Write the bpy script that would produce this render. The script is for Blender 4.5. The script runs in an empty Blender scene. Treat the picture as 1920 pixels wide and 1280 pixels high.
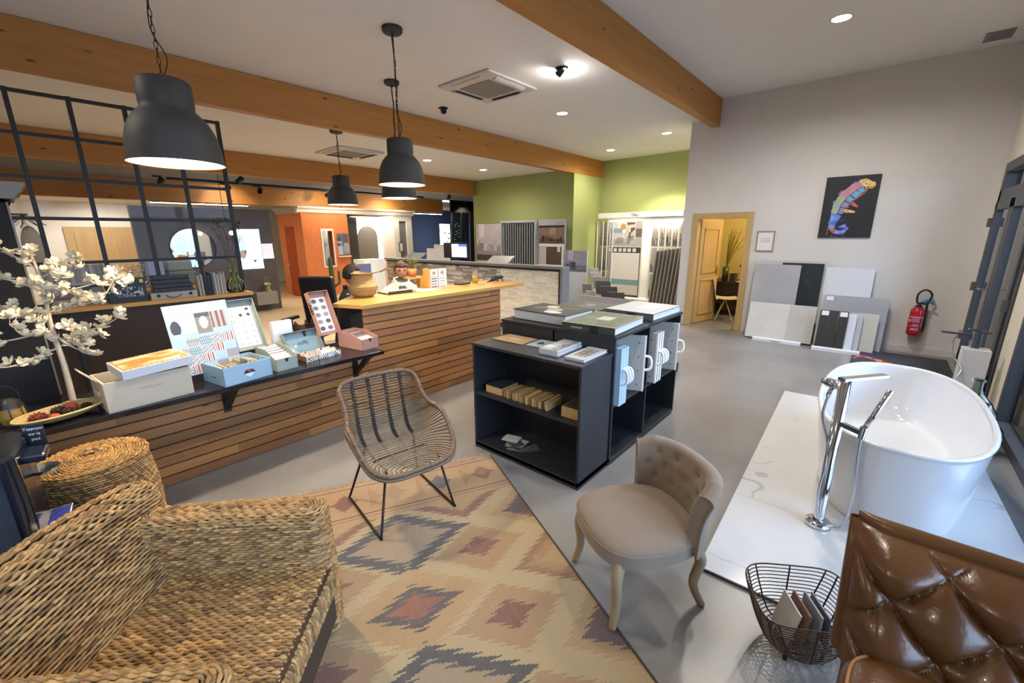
import bpy, math, random
from mathutils import Vector, Matrix, Euler
random.seed(7)
sc = bpy.context.scene
col = sc.collection
PI = math.pi
# ---------------- camera, world, exposure ----------------
cam_d = bpy.data.cameras.new('camera'); cam_d.sensor_width = 36; cam_d.lens = 36*793.055/1920
cam_d.clip_start = 0.02
cam_o = bpy.data.objects.new('camera', cam_d); col.objects.link(cam_o); sc.camera = cam_o
_p, _y, _r = math.radians(14.221), math.radians(40.815), math.radians(-0.371)
_w = Vector((math.cos(_y)*math.cos(_p), math.sin(_y)*math.cos(_p), -math.sin(_p)))
_rt = Vector((math.sin(_y), -math.cos(_y), 0)); _up = _rt.cross(_w)
_R = _rt*math.cos(_r)+_up*math.sin(_r); _U = -_rt*math.sin(_r)+_up*math.cos(_r)
m = Matrix((( _R.x,_U.x,-_w.x,0),(_R.y,_U.y,-_w.y,0),(_R.z,_U.z,-_w.z,1.75),(0,0,0,1)))
cam_o.matrix_world = m
sc.view_settings.view_transform = 'Standard'; sc.view_settings.look = 'None'
sc.view_settings.gamma = 1; sc.view_settings.use_curve_mapping = False
sc.view_settings.exposure = 1.25
try:
    sc.cycles.max_bounces = 8; sc.cycles.diffuse_bounces = 4; sc.cycles.glossy_bounces = 4
    sc.cycles.transmission_bounces = 8; sc.cycles.transparent_max_bounces = 12
    sc.cycles.sample_clamp_indirect = 6.0; sc.cycles.caustics_reflective = False; sc.cycles.caustics_refractive = False
    sc.cycles.use_denoising = True
except Exception: pass
w = bpy.data.worlds.new('overcast_sky'); sc.world = w; w.use_nodes = True
bg = w.node_tree.nodes['Background']; bg.inputs[0].default_value = (0.50,0.70,1.0,1); bg.inputs[1].default_value = 5.5

def area(name, loc, sx, sy, power, colr, rot=(0,0,0), spread=PI):
    d = bpy.data.lights.new(name,'AREA'); d.shape='RECTANGLE'; d.size=sx; d.size_y=sy; d.energy=power; d.color=colr; d.spread=spread
    o = bpy.data.objects.new(name,d); o.location=loc; o.rotation_euler=rot; col.objects.link(o); return o
def portal(x0,x1,z0,z1,y):
    o = area('window_daylight', ((x0+x1)/2, y, (z0+z1)/2), x1-x0, z1-z0, 1, (1,1,1), (-PI/2,0,0))
    o.rotation_euler = (PI/2,0,0); o.data.cycles.is_portal = True
def lamp(name, loc, power, colr, r=.05, kind='POINT', rot=(0,0,0), size=2.2, blend=.6):
    d = bpy.data.lights.new(name, kind); d.energy=power; d.color=colr; d.shadow_soft_size=r
    if kind=='SPOT': d.spot_size=size; d.spot_blend=blend
    o = bpy.data.objects.new(name,d); o.location=loc; o.rotation_euler=rot; col.objects.link(o); return o
portal(-2.4,0.25,.1,2.5,-1.02); portal(0.3,2.9,.1,2.5,-1.02); portal(2.95,5.55,.1,2.5,-1.02); portal(6.1,8.1,.1,2.5,-1.02)

# ---------------- helpers ----------------
def lin(h):
    if isinstance(h,str):
        h=h.lstrip('#'); c=[int(h[i:i+2],16)/255 for i in (0,2,4)]
    else: c=list(h)
    return [ (x/12.92 if x<=.04045 else ((x+.055)/1.055)**2.4) for x in c[:3] ]+[1.0]
MATS={}
def M(name, c='808080', rough=.5, metal=0, c2=None, ns=8, stretch=(1,1,1), bump=0, bs=None, coat=0, emit=0, ec=None, trans=0, ior=1.45, alpha=1, attr=False, spec=.5, sheen=0, detail=4, knots=None, contrast=.5, space='Object', rvar=0):
    if name in MATS: return MATS[name]
    mt=bpy.data.materials.new(name); mt.use_nodes=True; nt=mt.node_tree; N=nt.nodes; L=nt.links
    b=N['Principled BSDF']
    b.inputs['Base Color'].default_value=lin(c); b.inputs['Roughness'].default_value=rough; b.inputs['Metallic'].default_value=metal
    b.inputs['Coat Weight'].default_value=coat; b.inputs['Coat Roughness'].default_value=.08
    b.inputs['Transmission Weight'].default_value=trans; b.inputs['IOR'].default_value=ior
    b.inputs['Specular IOR Level'].default_value=spec; b.inputs['Sheen Weight'].default_value=sheen
    b.inputs['Alpha'].default_value=alpha
    if emit: b.inputs['Emission Color'].default_value=lin(ec or c); b.inputs['Emission Strength'].default_value=emit
    out=None
    tc=N.new('ShaderNodeTexCoord'); mp=N.new('ShaderNodeMapping'); mp.inputs['Scale'].default_value=stretch
    L.new(tc.outputs[space],mp.inputs['Vector'])
    if c2 or bump:
        nz=N.new('ShaderNodeTexNoise'); nz.inputs['Scale'].default_value=ns; nz.inputs['Detail'].default_value=detail; nz.inputs['Roughness'].default_value=.6
        L.new(mp.outputs[0],nz.inputs['Vector'])
    if c2:
        rp=N.new('ShaderNodeValToRGB'); rp.color_ramp.elements[0].color=lin(c); rp.color_ramp.elements[1].color=lin(c2)
        rp.color_ramp.elements[0].position=.5-contrast/2; rp.color_ramp.elements[1].position=.5+contrast/2
        L.new(nz.outputs['Fac'],rp.inputs[0]); out=rp.outputs[0]
        if knots:
            vo=N.new('ShaderNodeTexVoronoi'); vo.inputs['Scale'].default_value=knots[0]
            mp2=N.new('ShaderNodeMapping'); mp2.inputs['Scale'].default_value=knots[1]; L.new(tc.outputs[space],mp2.inputs['Vector']); L.new(mp2.outputs[0],vo.inputs['Vector'])
            r2=N.new('ShaderNodeValToRGB'); r2.color_ramp.elements[0].position=.03; r2.color_ramp.elements[1].position=.10
            r2.color_ramp.elements[0].color=lin(knots[2]); r2.color_ramp.elements[1].color=(1,1,1,1)
            L.new(vo.outputs['Distance'],r2.inputs[0])
            mx=N.new('ShaderNodeMixRGB'); mx.blend_type='MULTIPLY'; mx.inputs[0].default_value=1
            L.new(out,mx.inputs[1]); L.new(r2.outputs[0],mx.inputs[2]); out=mx.outputs[0]
    if attr:
        at=N.new('ShaderNodeAttribute'); at.attribute_name='Col'
        if out is None: out=at.outputs['Color']
        else:
            mx=N.new('ShaderNodeMixRGB'); mx.blend_type='MULTIPLY'; mx.inputs[0].default_value=1
            L.new(out,mx.inputs[1]); L.new(at.outputs['Color'],mx.inputs[2]); out=mx.outputs[0]
    if out is not None: L.new(out,b.inputs['Base Color'])
    if bump:
        bp=N.new('ShaderNodeBump'); bp.inputs['Strength'].default_value=bump; bp.inputs['Distance'].default_value=.01
        if bs:
            n2=N.new('ShaderNodeTexNoise'); n2.inputs['Scale'].default_value=bs; n2.inputs['Detail'].default_value=3; L.new(mp.outputs[0],n2.inputs['Vector']); L.new(n2.outputs['Fac'],bp.inputs['Height'])
        else: L.new(nz.outputs['Fac'],bp.inputs['Height'])
        L.new(bp.outputs[0],b.inputs['Normal'])
    MATS[name]=mt; return mt

class MB:
    def __init__(s): s.v=[]; s.f=[]; s.c=[]; s.use=False
    def add(s,vs,fs,c=None):
        n=len(s.v); s.v+= [tuple(v) for v in vs]; s.f+=[tuple(i+n for i in f) for f in fs]
        if isinstance(c,str): c=tuple(int(c[i:i+2],16)/255 for i in (0,2,4))
        if c is None: s.c+=[(1,1,1)]*len(fs)
        elif isinstance(c,list): s.c+=c; s.use=True
        else: s.c+=[tuple(c)]*len(fs); s.use=True
        return s
    def box(s,x0,x1,y0,y1,z0,z1,c=None,mat=None):
        vs=[Vector((x,y,z)) for x in (x0,x1) for y in (y0,y1) for z in (z0,z1)]
        if mat is not None: vs=[mat@v for v in vs]
        return s.add(vs,[(0,1,3,2),(4,6,7,5),(0,4,5,1),(2,3,7,6),(0,2,6,4),(1,5,7,3)],c)
    def ob(s,c,size,rot=(0,0,0),colr=None):
        mt=Matrix.Translation(c)@Euler(rot).to_matrix().to_4x4(); a,b,d=[x/2 for x in size]
        return s.box(-a,a,-b,b,-d,d,colr,mt)
    def tube(s,pts,r,n=8,closed=False,c=None,cap=True,flat=1.0):
        pts=[Vector(p) for p in pts]; m_=len(pts)
        if m_<2: return s
        rs=r if isinstance(r,(list,tuple)) else [r]*m_
        vs=[]; prev=None
        for i,p in enumerate(pts):
            if closed: t=pts[(i+1)%m_]-pts[i-1]
            else: t=pts[min(i+1,m_-1)]-pts[max(i-1,0)]
            if t.length<1e-9: t=Vector((0,0,1))
            t.normalize()
            if prev is None:
                a=Vector((0,0,1)) if abs(t.z)<.9 else Vector((1,0,0)); u=t.cross(a).normalized()
            else:
                u=prev-t*prev.dot(t)
                if u.length<1e-6: u=t.orthogonal()
                u.normalize()
            prev=u; w_=t.cross(u)
            for k in range(n):
                a=2*PI*k/n; vs.append(p+(u*math.cos(a)+w_*math.sin(a)*flat)*rs[i])
        fs=[]
        for i in range(m_ if closed else m_-1):
            j=(i+1)%m_
            for k in range(n): fs.append((i*n+k,j*n+k,j*n+(k+1)%n,i*n+(k+1)%n))
        if cap and not closed: fs.append(tuple(range(n))); fs.append(tuple((m_-1)*n+k for k in reversed(range(n))))
        return s.add(vs,fs,c)
    def lathe(s,prof,n=32,o=(0,0,0),c=None,mat=None,a0=0,a1=2*PI):
        full=abs(a1-a0-2*PI)<1e-6; nn=n if full else n+1; vs=[]
        for (r,z) in prof:
            for k in range(nn):
                a=a0+(a1-a0)*k/n; v=Vector((o[0]+r*math.cos(a),o[1]+r*math.sin(a),o[2]+z))
                vs.append(mat@v if mat is not None else v)
        fs=[]
        for i in range(len(prof)-1):
            for k in range(n):
                k2=(k+1)%nn; fs.append((i*nn+k,i*nn+k2,(i+1)*nn+k2,(i+1)*nn+k))
        return s.add(vs,fs,c)
    def cyl(s,c0,c1,r,n=16,c=None): return s.tube([c0,c1],r,n,c=c)
    def prism(s,poly,h0,h1,axis='z',c=None,mat=None):
        def P(a,b,h): return {'z':(a,b,h),'x':(h,a,b),'y':(a,h,b)}[axis]
        n=len(poly); vs=[Vector(P(a,b,h0)) for a,b in poly]+[Vector(P(a,b,h1)) for a,b in poly]
        if mat is not None: vs=[mat@v for v in vs]
        fs=[tuple(range(n))[::-1],tuple(range(n,2*n))]+[(i,(i+1)%n,n+(i+1)%n,n+i) for i in range(n)]
        return s.add(vs,fs,c)
    def grid(s,fn,nu,nv,cu=False,cv=False,cf=None):
        U=nu if cu else nu+1; V=nv if cv else nv+1
        vs=[fn(i/nu,j/nv) for i in range(U) for j in range(V)]; fs=[]; cs=[]
        for i in range(nu):
            for j in range(nv):
                a=i; b=(i+1)%U; c_=j; d=(j+1)%V
                fs.append((a*V+c_,b*V+c_,b*V+d,a*V+d))
                if cf: cs.append(cf((i+.5)/nu,(j+.5)/nv))
        return s.add(vs,fs,cs if cf else None)
    def sph(s,o,r,n=12,c=None,sz=(1,1,1),mat=None):
        k=n//2; prof=[(math.sin(PI*i/k)*r,-math.cos(PI*i/k)*r) for i in range(k+1)]
        mm=Matrix.Translation(o)@(mat or Matrix())@Matrix.Diagonal((*sz,1))
        return s.lathe(prof,n,c=c,mat=mm)
    def build(s,name,mat,parent=None,smooth=False,loc=None,bev=0,rot=None,sub=0,solid=0):
        me=bpy.data.meshes.new(name); me.from_pydata([tuple(v) for v in s.v],[],s.f)
        if s.use:
            ca=me.color_attributes.new('Col','FLOAT_COLOR','CORNER'); d=[]
            for f,c in zip(s.f,s.c):
                cc=lin(c); d+= cc*len(f)
            ca.data.foreach_set('color',d)
        me.materials.append(mat)
        if smooth: me.polygons.foreach_set('use_smooth',[True]*len(me.polygons))
        me.update()
        o=bpy.data.objects.new(name,me); col.objects.link(o)
        if loc is not None: o.location=loc
        if rot is not None: o.rotation_euler=rot
        if parent is not None: o.parent=parent
        if solid: md=o.modifiers.new('thick','SOLIDIFY'); md.thickness=solid; md.offset=-1
        if bev: md=o.modifiers.new('bevel','BEVEL'); md.width=bev; md.segments=2; md.limit_method='ANGLE'; md.angle_limit=.6
        if sub: md=o.modifiers.new('sub','SUBSURF'); md.levels=sub; md.render_levels=sub
        return o
def thing(name,label,cat,loc=(0,0,0),rz=0,group=None):
    o=bpy.data.objects.new(name,None); col.objects.link(o); o.location=loc; o.rotation_euler=(0,0,rz); o.empty_display_size=.1
    return tag(o,label,cat,group)
def tag(o,label,cat,group=None,kind=None):
    o['label']=label; o['category']=cat
    if group: o['group']=group
    if kind: o['kind']=kind
    return o
def struct(name,mb,mat,**k):
    o=mb.build(name,mat,**k); o['kind']='structure'; return o
def part_label(o,l): o['label']=l; return o
def copy_tree(o,parent=None):
    c=o.copy(); col.objects.link(c)
    if parent is not None: c.parent=parent
    for ch in list(o.children): copy_tree(ch,c)
    return c
def text(name,s,size,mat,parent=None,loc=(0,0,0),rot=(0,0,0),mtx=None,ext=.0008,align='CENTER',bold=0,shear=0):
    cu=bpy.data.curves.new(name,'FONT'); cu.body=s; cu.size=size; cu.extrude=ext; cu.align_x=align; cu.align_y='CENTER'; cu.offset=bold; cu.shear=shear
    t=bpy.data.objects.new('tmp',cu); col.objects.link(t); bpy.context.view_layer.update()
    dg=bpy.context.evaluated_depsgraph_get(); me=bpy.data.meshes.new_from_object(t.evaluated_get(dg)); me.name=name
    bpy.data.objects.remove(t); me.materials.clear(); me.materials.append(mat)
    o=bpy.data.objects.new(name,me); col.objects.link(o)
    if mtx is not None: me.transform(mtx)
    o.location=loc; o.rotation_euler=rot
    if parent is not None: o.parent=parent
    return o
def frameM(o,x,y,z=None):
    "matrix from origin and axes"
    x=Vector(x).normalized(); y=Vector(y).normalized(); z=x.cross(y)
    return Matrix(((x.x,y.x,z.x,o[0]),(x.y,y.y,z.y,o[1]),(x.z,y.z,z.z,o[2]),(0,0,0,1)))
def lerp(a,b,t): return a+(b-a)*t
def mixc(a,b,t): return tuple(a[i]+(b[i]-a[i])*t for i in range(3))
def hx_(h): return tuple(int(h[i:i+2],16)/255 for i in (0,2,4))
def catmull(P,n=8,closed=False):
    P=[Vector(p) for p in P]; out=[]; m_=len(P)
    for i in range(m_ if closed else m_-1):
        g=lambda k: P[k%m_] if closed else P[max(0,min(m_-1,k))]
        p0,p1,p2,p3=g(i-1),g(i),g(i+1),g(i+2)
        for j in range(n):
            t=j/n; out.append(.5*((2*p1)+(p2-p0)*t+(2*p0-5*p1+4*p2-p3)*t*t+(3*p1-p0-3*p2+p3)*t**3))
    if not closed: out.append(P[-1])
    return out
ORD='leftmost second third fourth fifth sixth seventh eighth ninth tenth eleventh twelfth thirteenth fourteenth fifteenth sixteenth seventeenth eighteenth nineteenth twentieth rightmost'.split()
def nth(i,n): return ORD[0] if i==0 else ('rightmost' if i==n-1 else ORD[i]+' from left')
# ---------------- materials of the room ----------------
WHITE=M('white_paint','e6e3de',.85,c2='eae7e2',ns=3)
GREYW=M('grey_wall_paint','cfccc9',.8,c2='d3d0cd',ns=2,bump=.04,bs=120)
GREEN=M('green_wall_paint','9ba468',.8,c2='a2aa6e',ns=2)
NAVY=M('navy_wall_paint','3a4560',.8)
ORANGE=M('orange_lime_plaster','dc8450',.85,c2='cf7743',ns=5,bump=.15,bs=30)
CONC=M('polished_concrete','73706e',.3,c2='918f8e',ns=1.1,detail=5,contrast=.5,bump=.02,bs=2.5,rvar=.08,spec=.5)
BEIGEF=M('pale_wood_floor','dcc49a',.45,c2='cfb589',ns=2,stretch=(.6,6,1),detail=5)
BEAM=M('laminated_spruce','b9803c',.55,c2='a06a2d',ns=3.2,stretch=(.35,3.5,6),detail=8,contrast=.6,knots=(5.5,(.38,1,1),'5e3513'),bump=.03)
BLACKM=M('black_metal','191512',.45)
DARKCEIL=M('grey_ceiling_paint','77797a',.85)
FRAMEM=M('anthracite_frame','3f4145',.45)
def clear_glass(name,tint='ffffff',ior=1.45,refl='ffffff'):
    mt=bpy.data.materials.new(name); mt.use_nodes=True; nt=mt.node_tree; nt.nodes.clear()
    o=nt.nodes.new('ShaderNodeOutputMaterial'); mx=nt.nodes.new('ShaderNodeMixShader'); t=nt.nodes.new('ShaderNodeBsdfTransparent'); g=nt.nodes.new('ShaderNodeBsdfGlossy'); f=nt.nodes.new('ShaderNodeFresnel')
    t.inputs[0].default_value=lin(tint); g.inputs[0].default_value=lin(refl); g.inputs['Roughness'].default_value=.02; f.inputs[0].default_value=ior
    nt.links.new(f.outputs[0],mx.inputs[0]); nt.links.new(t.outputs[0],mx.inputs[1]); nt.links.new(g.outputs[0],mx.inputs[2]); nt.links.new(mx.outputs[0],o.inputs[0]); MATS[name]=mt; return mt
GLASS=clear_glass('clear_window_glass')
DOORW=M('pale_oak_door','c3a675',.5,c2='b59664',ns=3,stretch=(6,6,.5),detail=6)
BASEB=M('white_skirting_paint','c9c6c2',.6)
OFFW=M('yellow_office_paint','bfae6c',.8)
# floor, ceilings
struct('floor',MB().box(-3.2,11.4,-1.15,7.0,-.2,0),CONC)
struct('floor',MB().box(-3.2,16,7.0,18.2,-.2,0),BEIGEF)
struct('ceiling',MB().box(-3.2,8.6,-1.15,2.56,3.98,4.2),WHITE)
struct('ceiling',MB().box(-3.2,11.25,2.56,6.30,3.68,3.9),WHITE)
struct('ceiling',MB().box(-3.2,9.8,6.30,9.86,3.335,3.55),WHITE)
struct('ceiling',MB().box(-3.2,9.8,9.86,12.86,3.0,3.2),DARKCEIL)
struct('ceiling',MB().box(-3.2,15.3,12.86,18.2,2.75,2.95),WHITE)
struct('ceiling',MB().box(9.8,15.3,9.8,12.86,3.0,3.2),DARKCEIL)
def beam(n,x1,y0,y1,z0,z1):
    o=struct('trim_%d'%n,MB().box(-3.2,x1,y0,y1,z0,z1),BEAM,bev=.006); return o
beam(1,8.455,2.495,2.63,3.535,3.975); beam(2,11.11,6.23,6.37,3.238,3.675); beam(3,9.665,9.79,9.93,2.905,3.33); beam(4,10.9,12.80,12.94,2.55,2.995)
# grey wall with the door to the office
g=MB(); g.box(8.46,8.58,-1.15,1.87,0,3.98); g.box(8.46,8.58,1.87,2.71,2.02,3.98); g.box(8.46,8.58,2.71,2.98,0,3.98)
struct('wall_grey',g,GREYW)
struct('wall_office_side',MB().box(8.58,11.2,2.86,2.98,0,3.68),GREYW)
g=MB(); g.box(10.7,10.8,-1.1,2.86,0,2.75); g.box(8.58,10.7,-1.1,-1.0,0,2.75); g.box(8.59,10.7,2.84,2.858,0,2.75); struct('wall_office',g,OFFW)
struct('ceiling_office',MB().box(8.58,10.8,-1.1,2.86,2.75,2.85),WHITE)
struct('wall_green',MB().box(11.1,11.25,2.98,6.25,0,3.68),GREEN)
g=MB(); g.box(9.67,11.25,6.235,6.40,0,3.238); g.box(9.67,9.82,6.40,9.9,0,3.335); g.box(9.67,11.25,6.38,6.40,3.238,3.335); struct('wall_green',g,GREEN)
# window wall on the right
g=MB(); g.box(-3.2,8.46,-1.15,-1.0,2.56,3.98); g.box(5.6,6.03,-1.15,-1.0,0,2.56); g.box(8.25,8.46,-1.15,-1.0,0,2.56); g.box(-3.2,-2.5,-1.15,-1.0,0,2.56); struct('wall_right',g,M('cream_wall_paint','cfc8ba',.8))
struct('wall_back',MB().box(-3.35,-3.2,-1.15,18.2,0,4.2),WHITE)
struct('wall_far',MB().box(-3.2,15.3,18.0,18.15,0,2.95),WHITE)
struct('wall_side',MB().box(15.15,15.3,9.0,18.15,0,3.2),NAVY)
struct('wall_side',MB().box(9.82,15.2,9.78,9.9,0,3.2),NAVY)
struct('wall_navy',MB().box(9.15,15.2,14.4,14.5,0,2.95),NAVY)
# skirting
g=MB(); g.box(8.445,8.46,-1.0,1.78,0,.10); g.box(8.445,8.46,2.80,2.98,0,.10); struct('baseboard_grey',g,BASEB,bev=.003)
# door frame + open door
FR=MB()
for (y0,y1,z0,z1) in ((1.785,1.885,0,2.1),(2.695,2.795,0,2.1),(1.885,2.695,2.0,2.1)): FR.box(8.43,8.60,y0,y1,z0,z1)
d1=struct('door_1',FR,DOORW,bev=.004)
L=MB(); L.box(0,.78,-.02,.02,.01,1.985)
for (z0,z1) in ((.16,.86),(.98,1.84)):
    for s_ in (-1,1):
        a=.034*s_
        L.box(.12,.66,min(a,a*.6),max(a,a*.6),z0,z0+.03); L.box(.12,.66,min(a,a*.6),max(a,a*.6),z1-.03,z1)
        L.box(.12,.145,min(a,a*.6),max(a,a*.6),z0,z1); L.box(.635,.66,min(a,a*.6),max(a,a*.6),z0,z1)
leaf=L.build('door_leaf',DOORW,d1,loc=(8.60,2.69,0),rot=(0,0,math.radians(-12)),bev=.003)
BRASS=M('brass','b08a3c',.3,1)
h=MB(); h.box(.69,.73,-.028,-.02,.92,1.12); h.cyl((.71,-.03,1.04),(.71,-.06,1.04),.008); h.cyl((.71,-.06,1.04),(.60,-.06,1.04),.008); h.build('door_handle',BRASS,leaf,smooth=False)
# far door
FD=MB(); FD.box(1.11,2.62,17.94,18.0,0,2.04); fd=struct('door_2',FD,DOORW,bev=.01)
p=MB()
for a,b in ((1.30,1.83),(1.90,2.43)): p.box(a,b,17.92,17.94,.2,.95); p.box(a,b,17.92,17.94,1.05,1.88)
p.build('door_panel',DOORW,fd,bev=.01)
# windows, big bays (frames + panes) and glazed door with fanlight
def win(n,x0,x1,mull):
    f=MB(); z0,z1=.0,2.56; y0,y1=-1.10,-1.0
    f.box(x0,x1,y0,y1,z0,z0+.09); f.box(x0,x1,y0,y1,z1-.08,z1); f.box(x0,x0+.07,y0,y1,z0,z1); f.box(x1-.07,x1,y0,y1,z0,z1)
    for mx in mull: f.box(mx-.04,mx+.04,y0,y1,z0,z1)
    f.box(x0,x1,y0,y1,2.13,2.21)
    o=struct('window_%d'%n,f,FRAMEM,bev=.004)
    MB().box(x0+.03,x1-.03,-1.056,-1.05,.04,2.5).build('window_pane',GLASS,o)
    return o
win(1,2.92,5.6,[4.25]); win(2,.28,2.92,[1.6]); win(3,-2.5,.28,[-1.1])
f=MB(); y0,y1=-1.10,-.985
f.box(6.03,8.25,y0,y1,2.45,2.56); f.box(6.03,6.13,y0,y1,0,2.45); f.box(8.13,8.25,y0,y1,0,2.45); f.box(6.03,8.25,y0,y1,2.10,2.24); f.box(6.03,8.25,y0,y1,0,.03)
d3=struct('door_3',f,FRAMEM,bev=.004)
MB().box(6.1,8.2,-1.06,-1.054,2.2,2.5).build('window_pane',GLASS,d3)
def dleaf(x0,x1,hy):
    f=MB(); a,b=-1.045,-.965
    f.box(x0,x0+.10,a,b,.03,2.10); f.box(x1-.10,x1,a,b,.03,2.10); f.box(x0,x1,a,b,2.0,2.10); f.box(x0,x1,a,b,.03,.22)
    o=f.build('door_leaf',FRAMEM,d3,bev=.004); MB().box(x0+.08,x1-.08,-1.01,-1.0,.2,2.02).build('window_pane',GLASS,o)
    hh=MB()
    for z in (.35,1.0,1.8): hh.box(hy-.02,hy+.02,-.985,-.93,z,z+.11)
    hh.build('hinge',M('grey_hinge','6b6e72',.4,.5),o,bev=.004); return o
a=dleaf(7.15,8.13,8.14); b=dleaf(6.13,7.13,6.14)
h=MB(); h.box(7.19,7.23,-.965,-.955,.95,1.2); h.cyl((7.21,-.955,1.1),(7.21,-.90,1.1),.009); h.cyl((7.21,-.90,1.1),(7.34,-.90,1.1),.009)
h.build('door_handle',M('satin_steel','b9bcc0',.3,1),a)
MB().box(7.32,7.37,-.999,-.995,.92,1.0).build('sticker',M('orange_sticker','e8a020',.6),a)
# outside: paved terrace and low wall
ground=MB().box(-6,20,-14,-1.15,-.25,-.08).build('terrace',M('pale_paving','8f939a',.8,c2='82868d',ns=4)); ground['kind']='structure'
lw=MB().box(-10,24,-11.2,-11,-.08,2.4).build('garden_wall',M('blue_grey_render','9aa6b4',.9,c2='8b96a3',ns=3)); lw['kind']='structure'
# ---------------- ceiling fixtures (each with its own light) ----------------
WARM=(1,.80,.58); NEUT=(1,.90,.76); COOL=(1,.95,.90)
PEND=M('matte_charcoal_enamel','353432',.6); PIN=M('white_enamel_inside','f4efe4',.5); CORD=M('dark_cord','2a1a12',.7)
BULB=M('glowing_bulb','fff3d8',.5,emit=30,ec='fff0d0')
def pend_proto():
    t=thing('pendant_lamp','','lamp'); 
    prof=[(.118,.44),(.13,.425),(.131,.31),(.128,.29),(.155,.262),(.185,.225),(.207,.18),(.220,.13),(.229,.07),(.235,.0)]
    mb=MB(); mb.lathe([(0,.443),(.10,.443)]+prof,48); s=mb.build('lamp_shade',PEND,t,smooth=True)
    mb=MB(); mb.lathe([(.236,0),(.232,.002)]+[(r-.007,z) for r,z in reversed(prof[:-1])]+[(0,.43)],48); mb.build('shade_lining',PIN,s,smooth=True)
    mb=MB(); mb.sph((0,0,.17),.06,16); mb.cyl((0,0,.22),(0,0,.43),.022,12); mb.build('bulb',BULB,t,smooth=True)
    return t
proto=pend_proto()
def pendant(x,y,zb,zc,label,first=False):
    t=proto if first else copy_tree(proto)
    t.location=(x,y,zb); t['label']=label; t['category']='lamp'; t['group']='charcoal bell pendant lamps'
    h=zc-zb; mb=MB(); mb.lathe([(0,h-.045),(.085,h-.045),(.095,h-.035),(.098,h-.002),(0,h-.002)],32); mb.build('ceiling_rose',PEND,t,smooth=True)
    ck=MB(); L0=h-.045-.443; n=int(L0/.038)
    for i in range(n):   # chain links
        z=.443+L0*(i+.5)/n; a=i%2
        ck.tube([(math.cos(q)*.008*(1-a),math.cos(q)*.008*a,z+math.sin(q)*.023) for q in [2*PI*k/10 for k in range(10)]],.0022,5,closed=True)
    ck.build('chain',CORD,t,smooth=True)
    rr=random.Random(int(x*100)); pts=[(0,0,.443)]+[(rr.uniform(-.014,.014)+(.03 if i==1 else 0),rr.uniform(-.014,.014),.443+L0*i/9) for i in range(1,9)]+[(0,0,h-.045)]
    ck=MB(); ck.tube(catmull(pts,5),.003,6); ck.build('cable',CORD,t,smooth=True)
    lamp('pendant_light',(x,y,zb+.02),62,WARM,.07,'SPOT',size=2.6,blend=.8)
pendant(.741,3.223,2.16,3.68,'large charcoal bell pendant in front of the black grid partition',True)
pendant(2.803,3.918,2.254,3.68,'charcoal bell pendant over the counter, front one of the overlapping pair')
pendant(3.638,5.174,2.237,3.68,'charcoal bell pendant mostly hidden behind another pendant over the counter')
pendant(3.664,6.753,2.228,3.335,'smaller looking charcoal bell pendant hanging beyond the beam left of the pair')
# recessed downlights
DLM=M('downlight_disc','fffaf0',.5,emit=26,ec='fff4e2'); RIM=M('white_trim_ring','efece6',.5)
def down_proto():
    t=thing('recessed_downlight','','ceiling light')
    MB().lathe([(0,-.006),(.085,-.006)],32).build('diffuser',DLM,t); MB().lathe([(.085,-.006),(.088,-.010),(.104,-.008),(.108,0)],32).build('trim_ring',RIM,t,smooth=True); return t
dp=down_proto(); first=True
for x,y,z,lab,p in ((6.297,.736,3.98,'round downlight in the high ceiling right of the near beam',110),(6.372,4.378,3.68,'round downlight in the middle ceiling bay, right of the air conditioner',60),
  (9.786,5.309,3.68,'round downlight near the corner of the green walls, left one of two',75),(8.947,3.636,3.68,'round downlight near the grey wall end, right one of two by the green wall',75),
  (6.337,7.892,3.335,'round downlight beyond the second beam, left of two',55),(8.189,7.997,3.335,'round downlight beyond the second beam, right of two before the green wall',60)):
    t=dp if first else copy_tree(dp); first=False; t.location=(x,y,z); t['label']=lab; t['category']='ceiling light'; t['group']='recessed downlights'
    lamp('downlight_light',(x,y,z-.03),p,COOL if z>3.9 else NEUT,.08,'SPOT',size=2.9,blend=.7)
for x,y,z,p in ((4.4,.736,3.98,85),(2.6,.736,3.98,60),(-1,.736,3.98,60),(-.9,4.4,3.68,60),(4.6,7.9,3.335,25),(-.5,8,3.335,35),(2,8,3.335,25)):   # same grid, unseen, no fixtures; the first is added to brighten the grey wall
    lamp('downlight_light',(x,y,z-.03),p,NEUT,.08,'SPOT',size=2.9,blend=.7)
# swivel spots recessed in the ceiling
def spot(x,y,z,lab,on,tilt):
    t=thing('swivel_spotlight',lab,'spotlight',(x,y,z),0,'small black ceiling spotlights')
    MB().lathe([(0,-.002),(.075,-.002),(.078,-.008),(.06,-.014),(.05,-.012)],28).build('ceiling_ring',BLACKM,t,smooth=True)
    mm=Matrix.Translation((0,0,-.012))@Euler(tilt).to_matrix().to_4x4()
    MB().lathe([(.045,0.0),(.045,-.075),(.036,-.08),(.034,-.05),(0,-.05)],24,mat=mm).build('spot_head',BLACKM,t,smooth=True)
spot(4.732,3.273,3.68,'black swivel spot in the ceiling between beam and air conditioner',1,(.5,.3,0))
spot(4.863,5.595,3.68,'black swivel spot in the ceiling left of the air conditioner, close to the second beam',0,(-.6,.5,0))
lamp('spot_glow',(4.80,3.31,3.60),6,(1,.97,.92),.03,'POINT')
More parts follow.
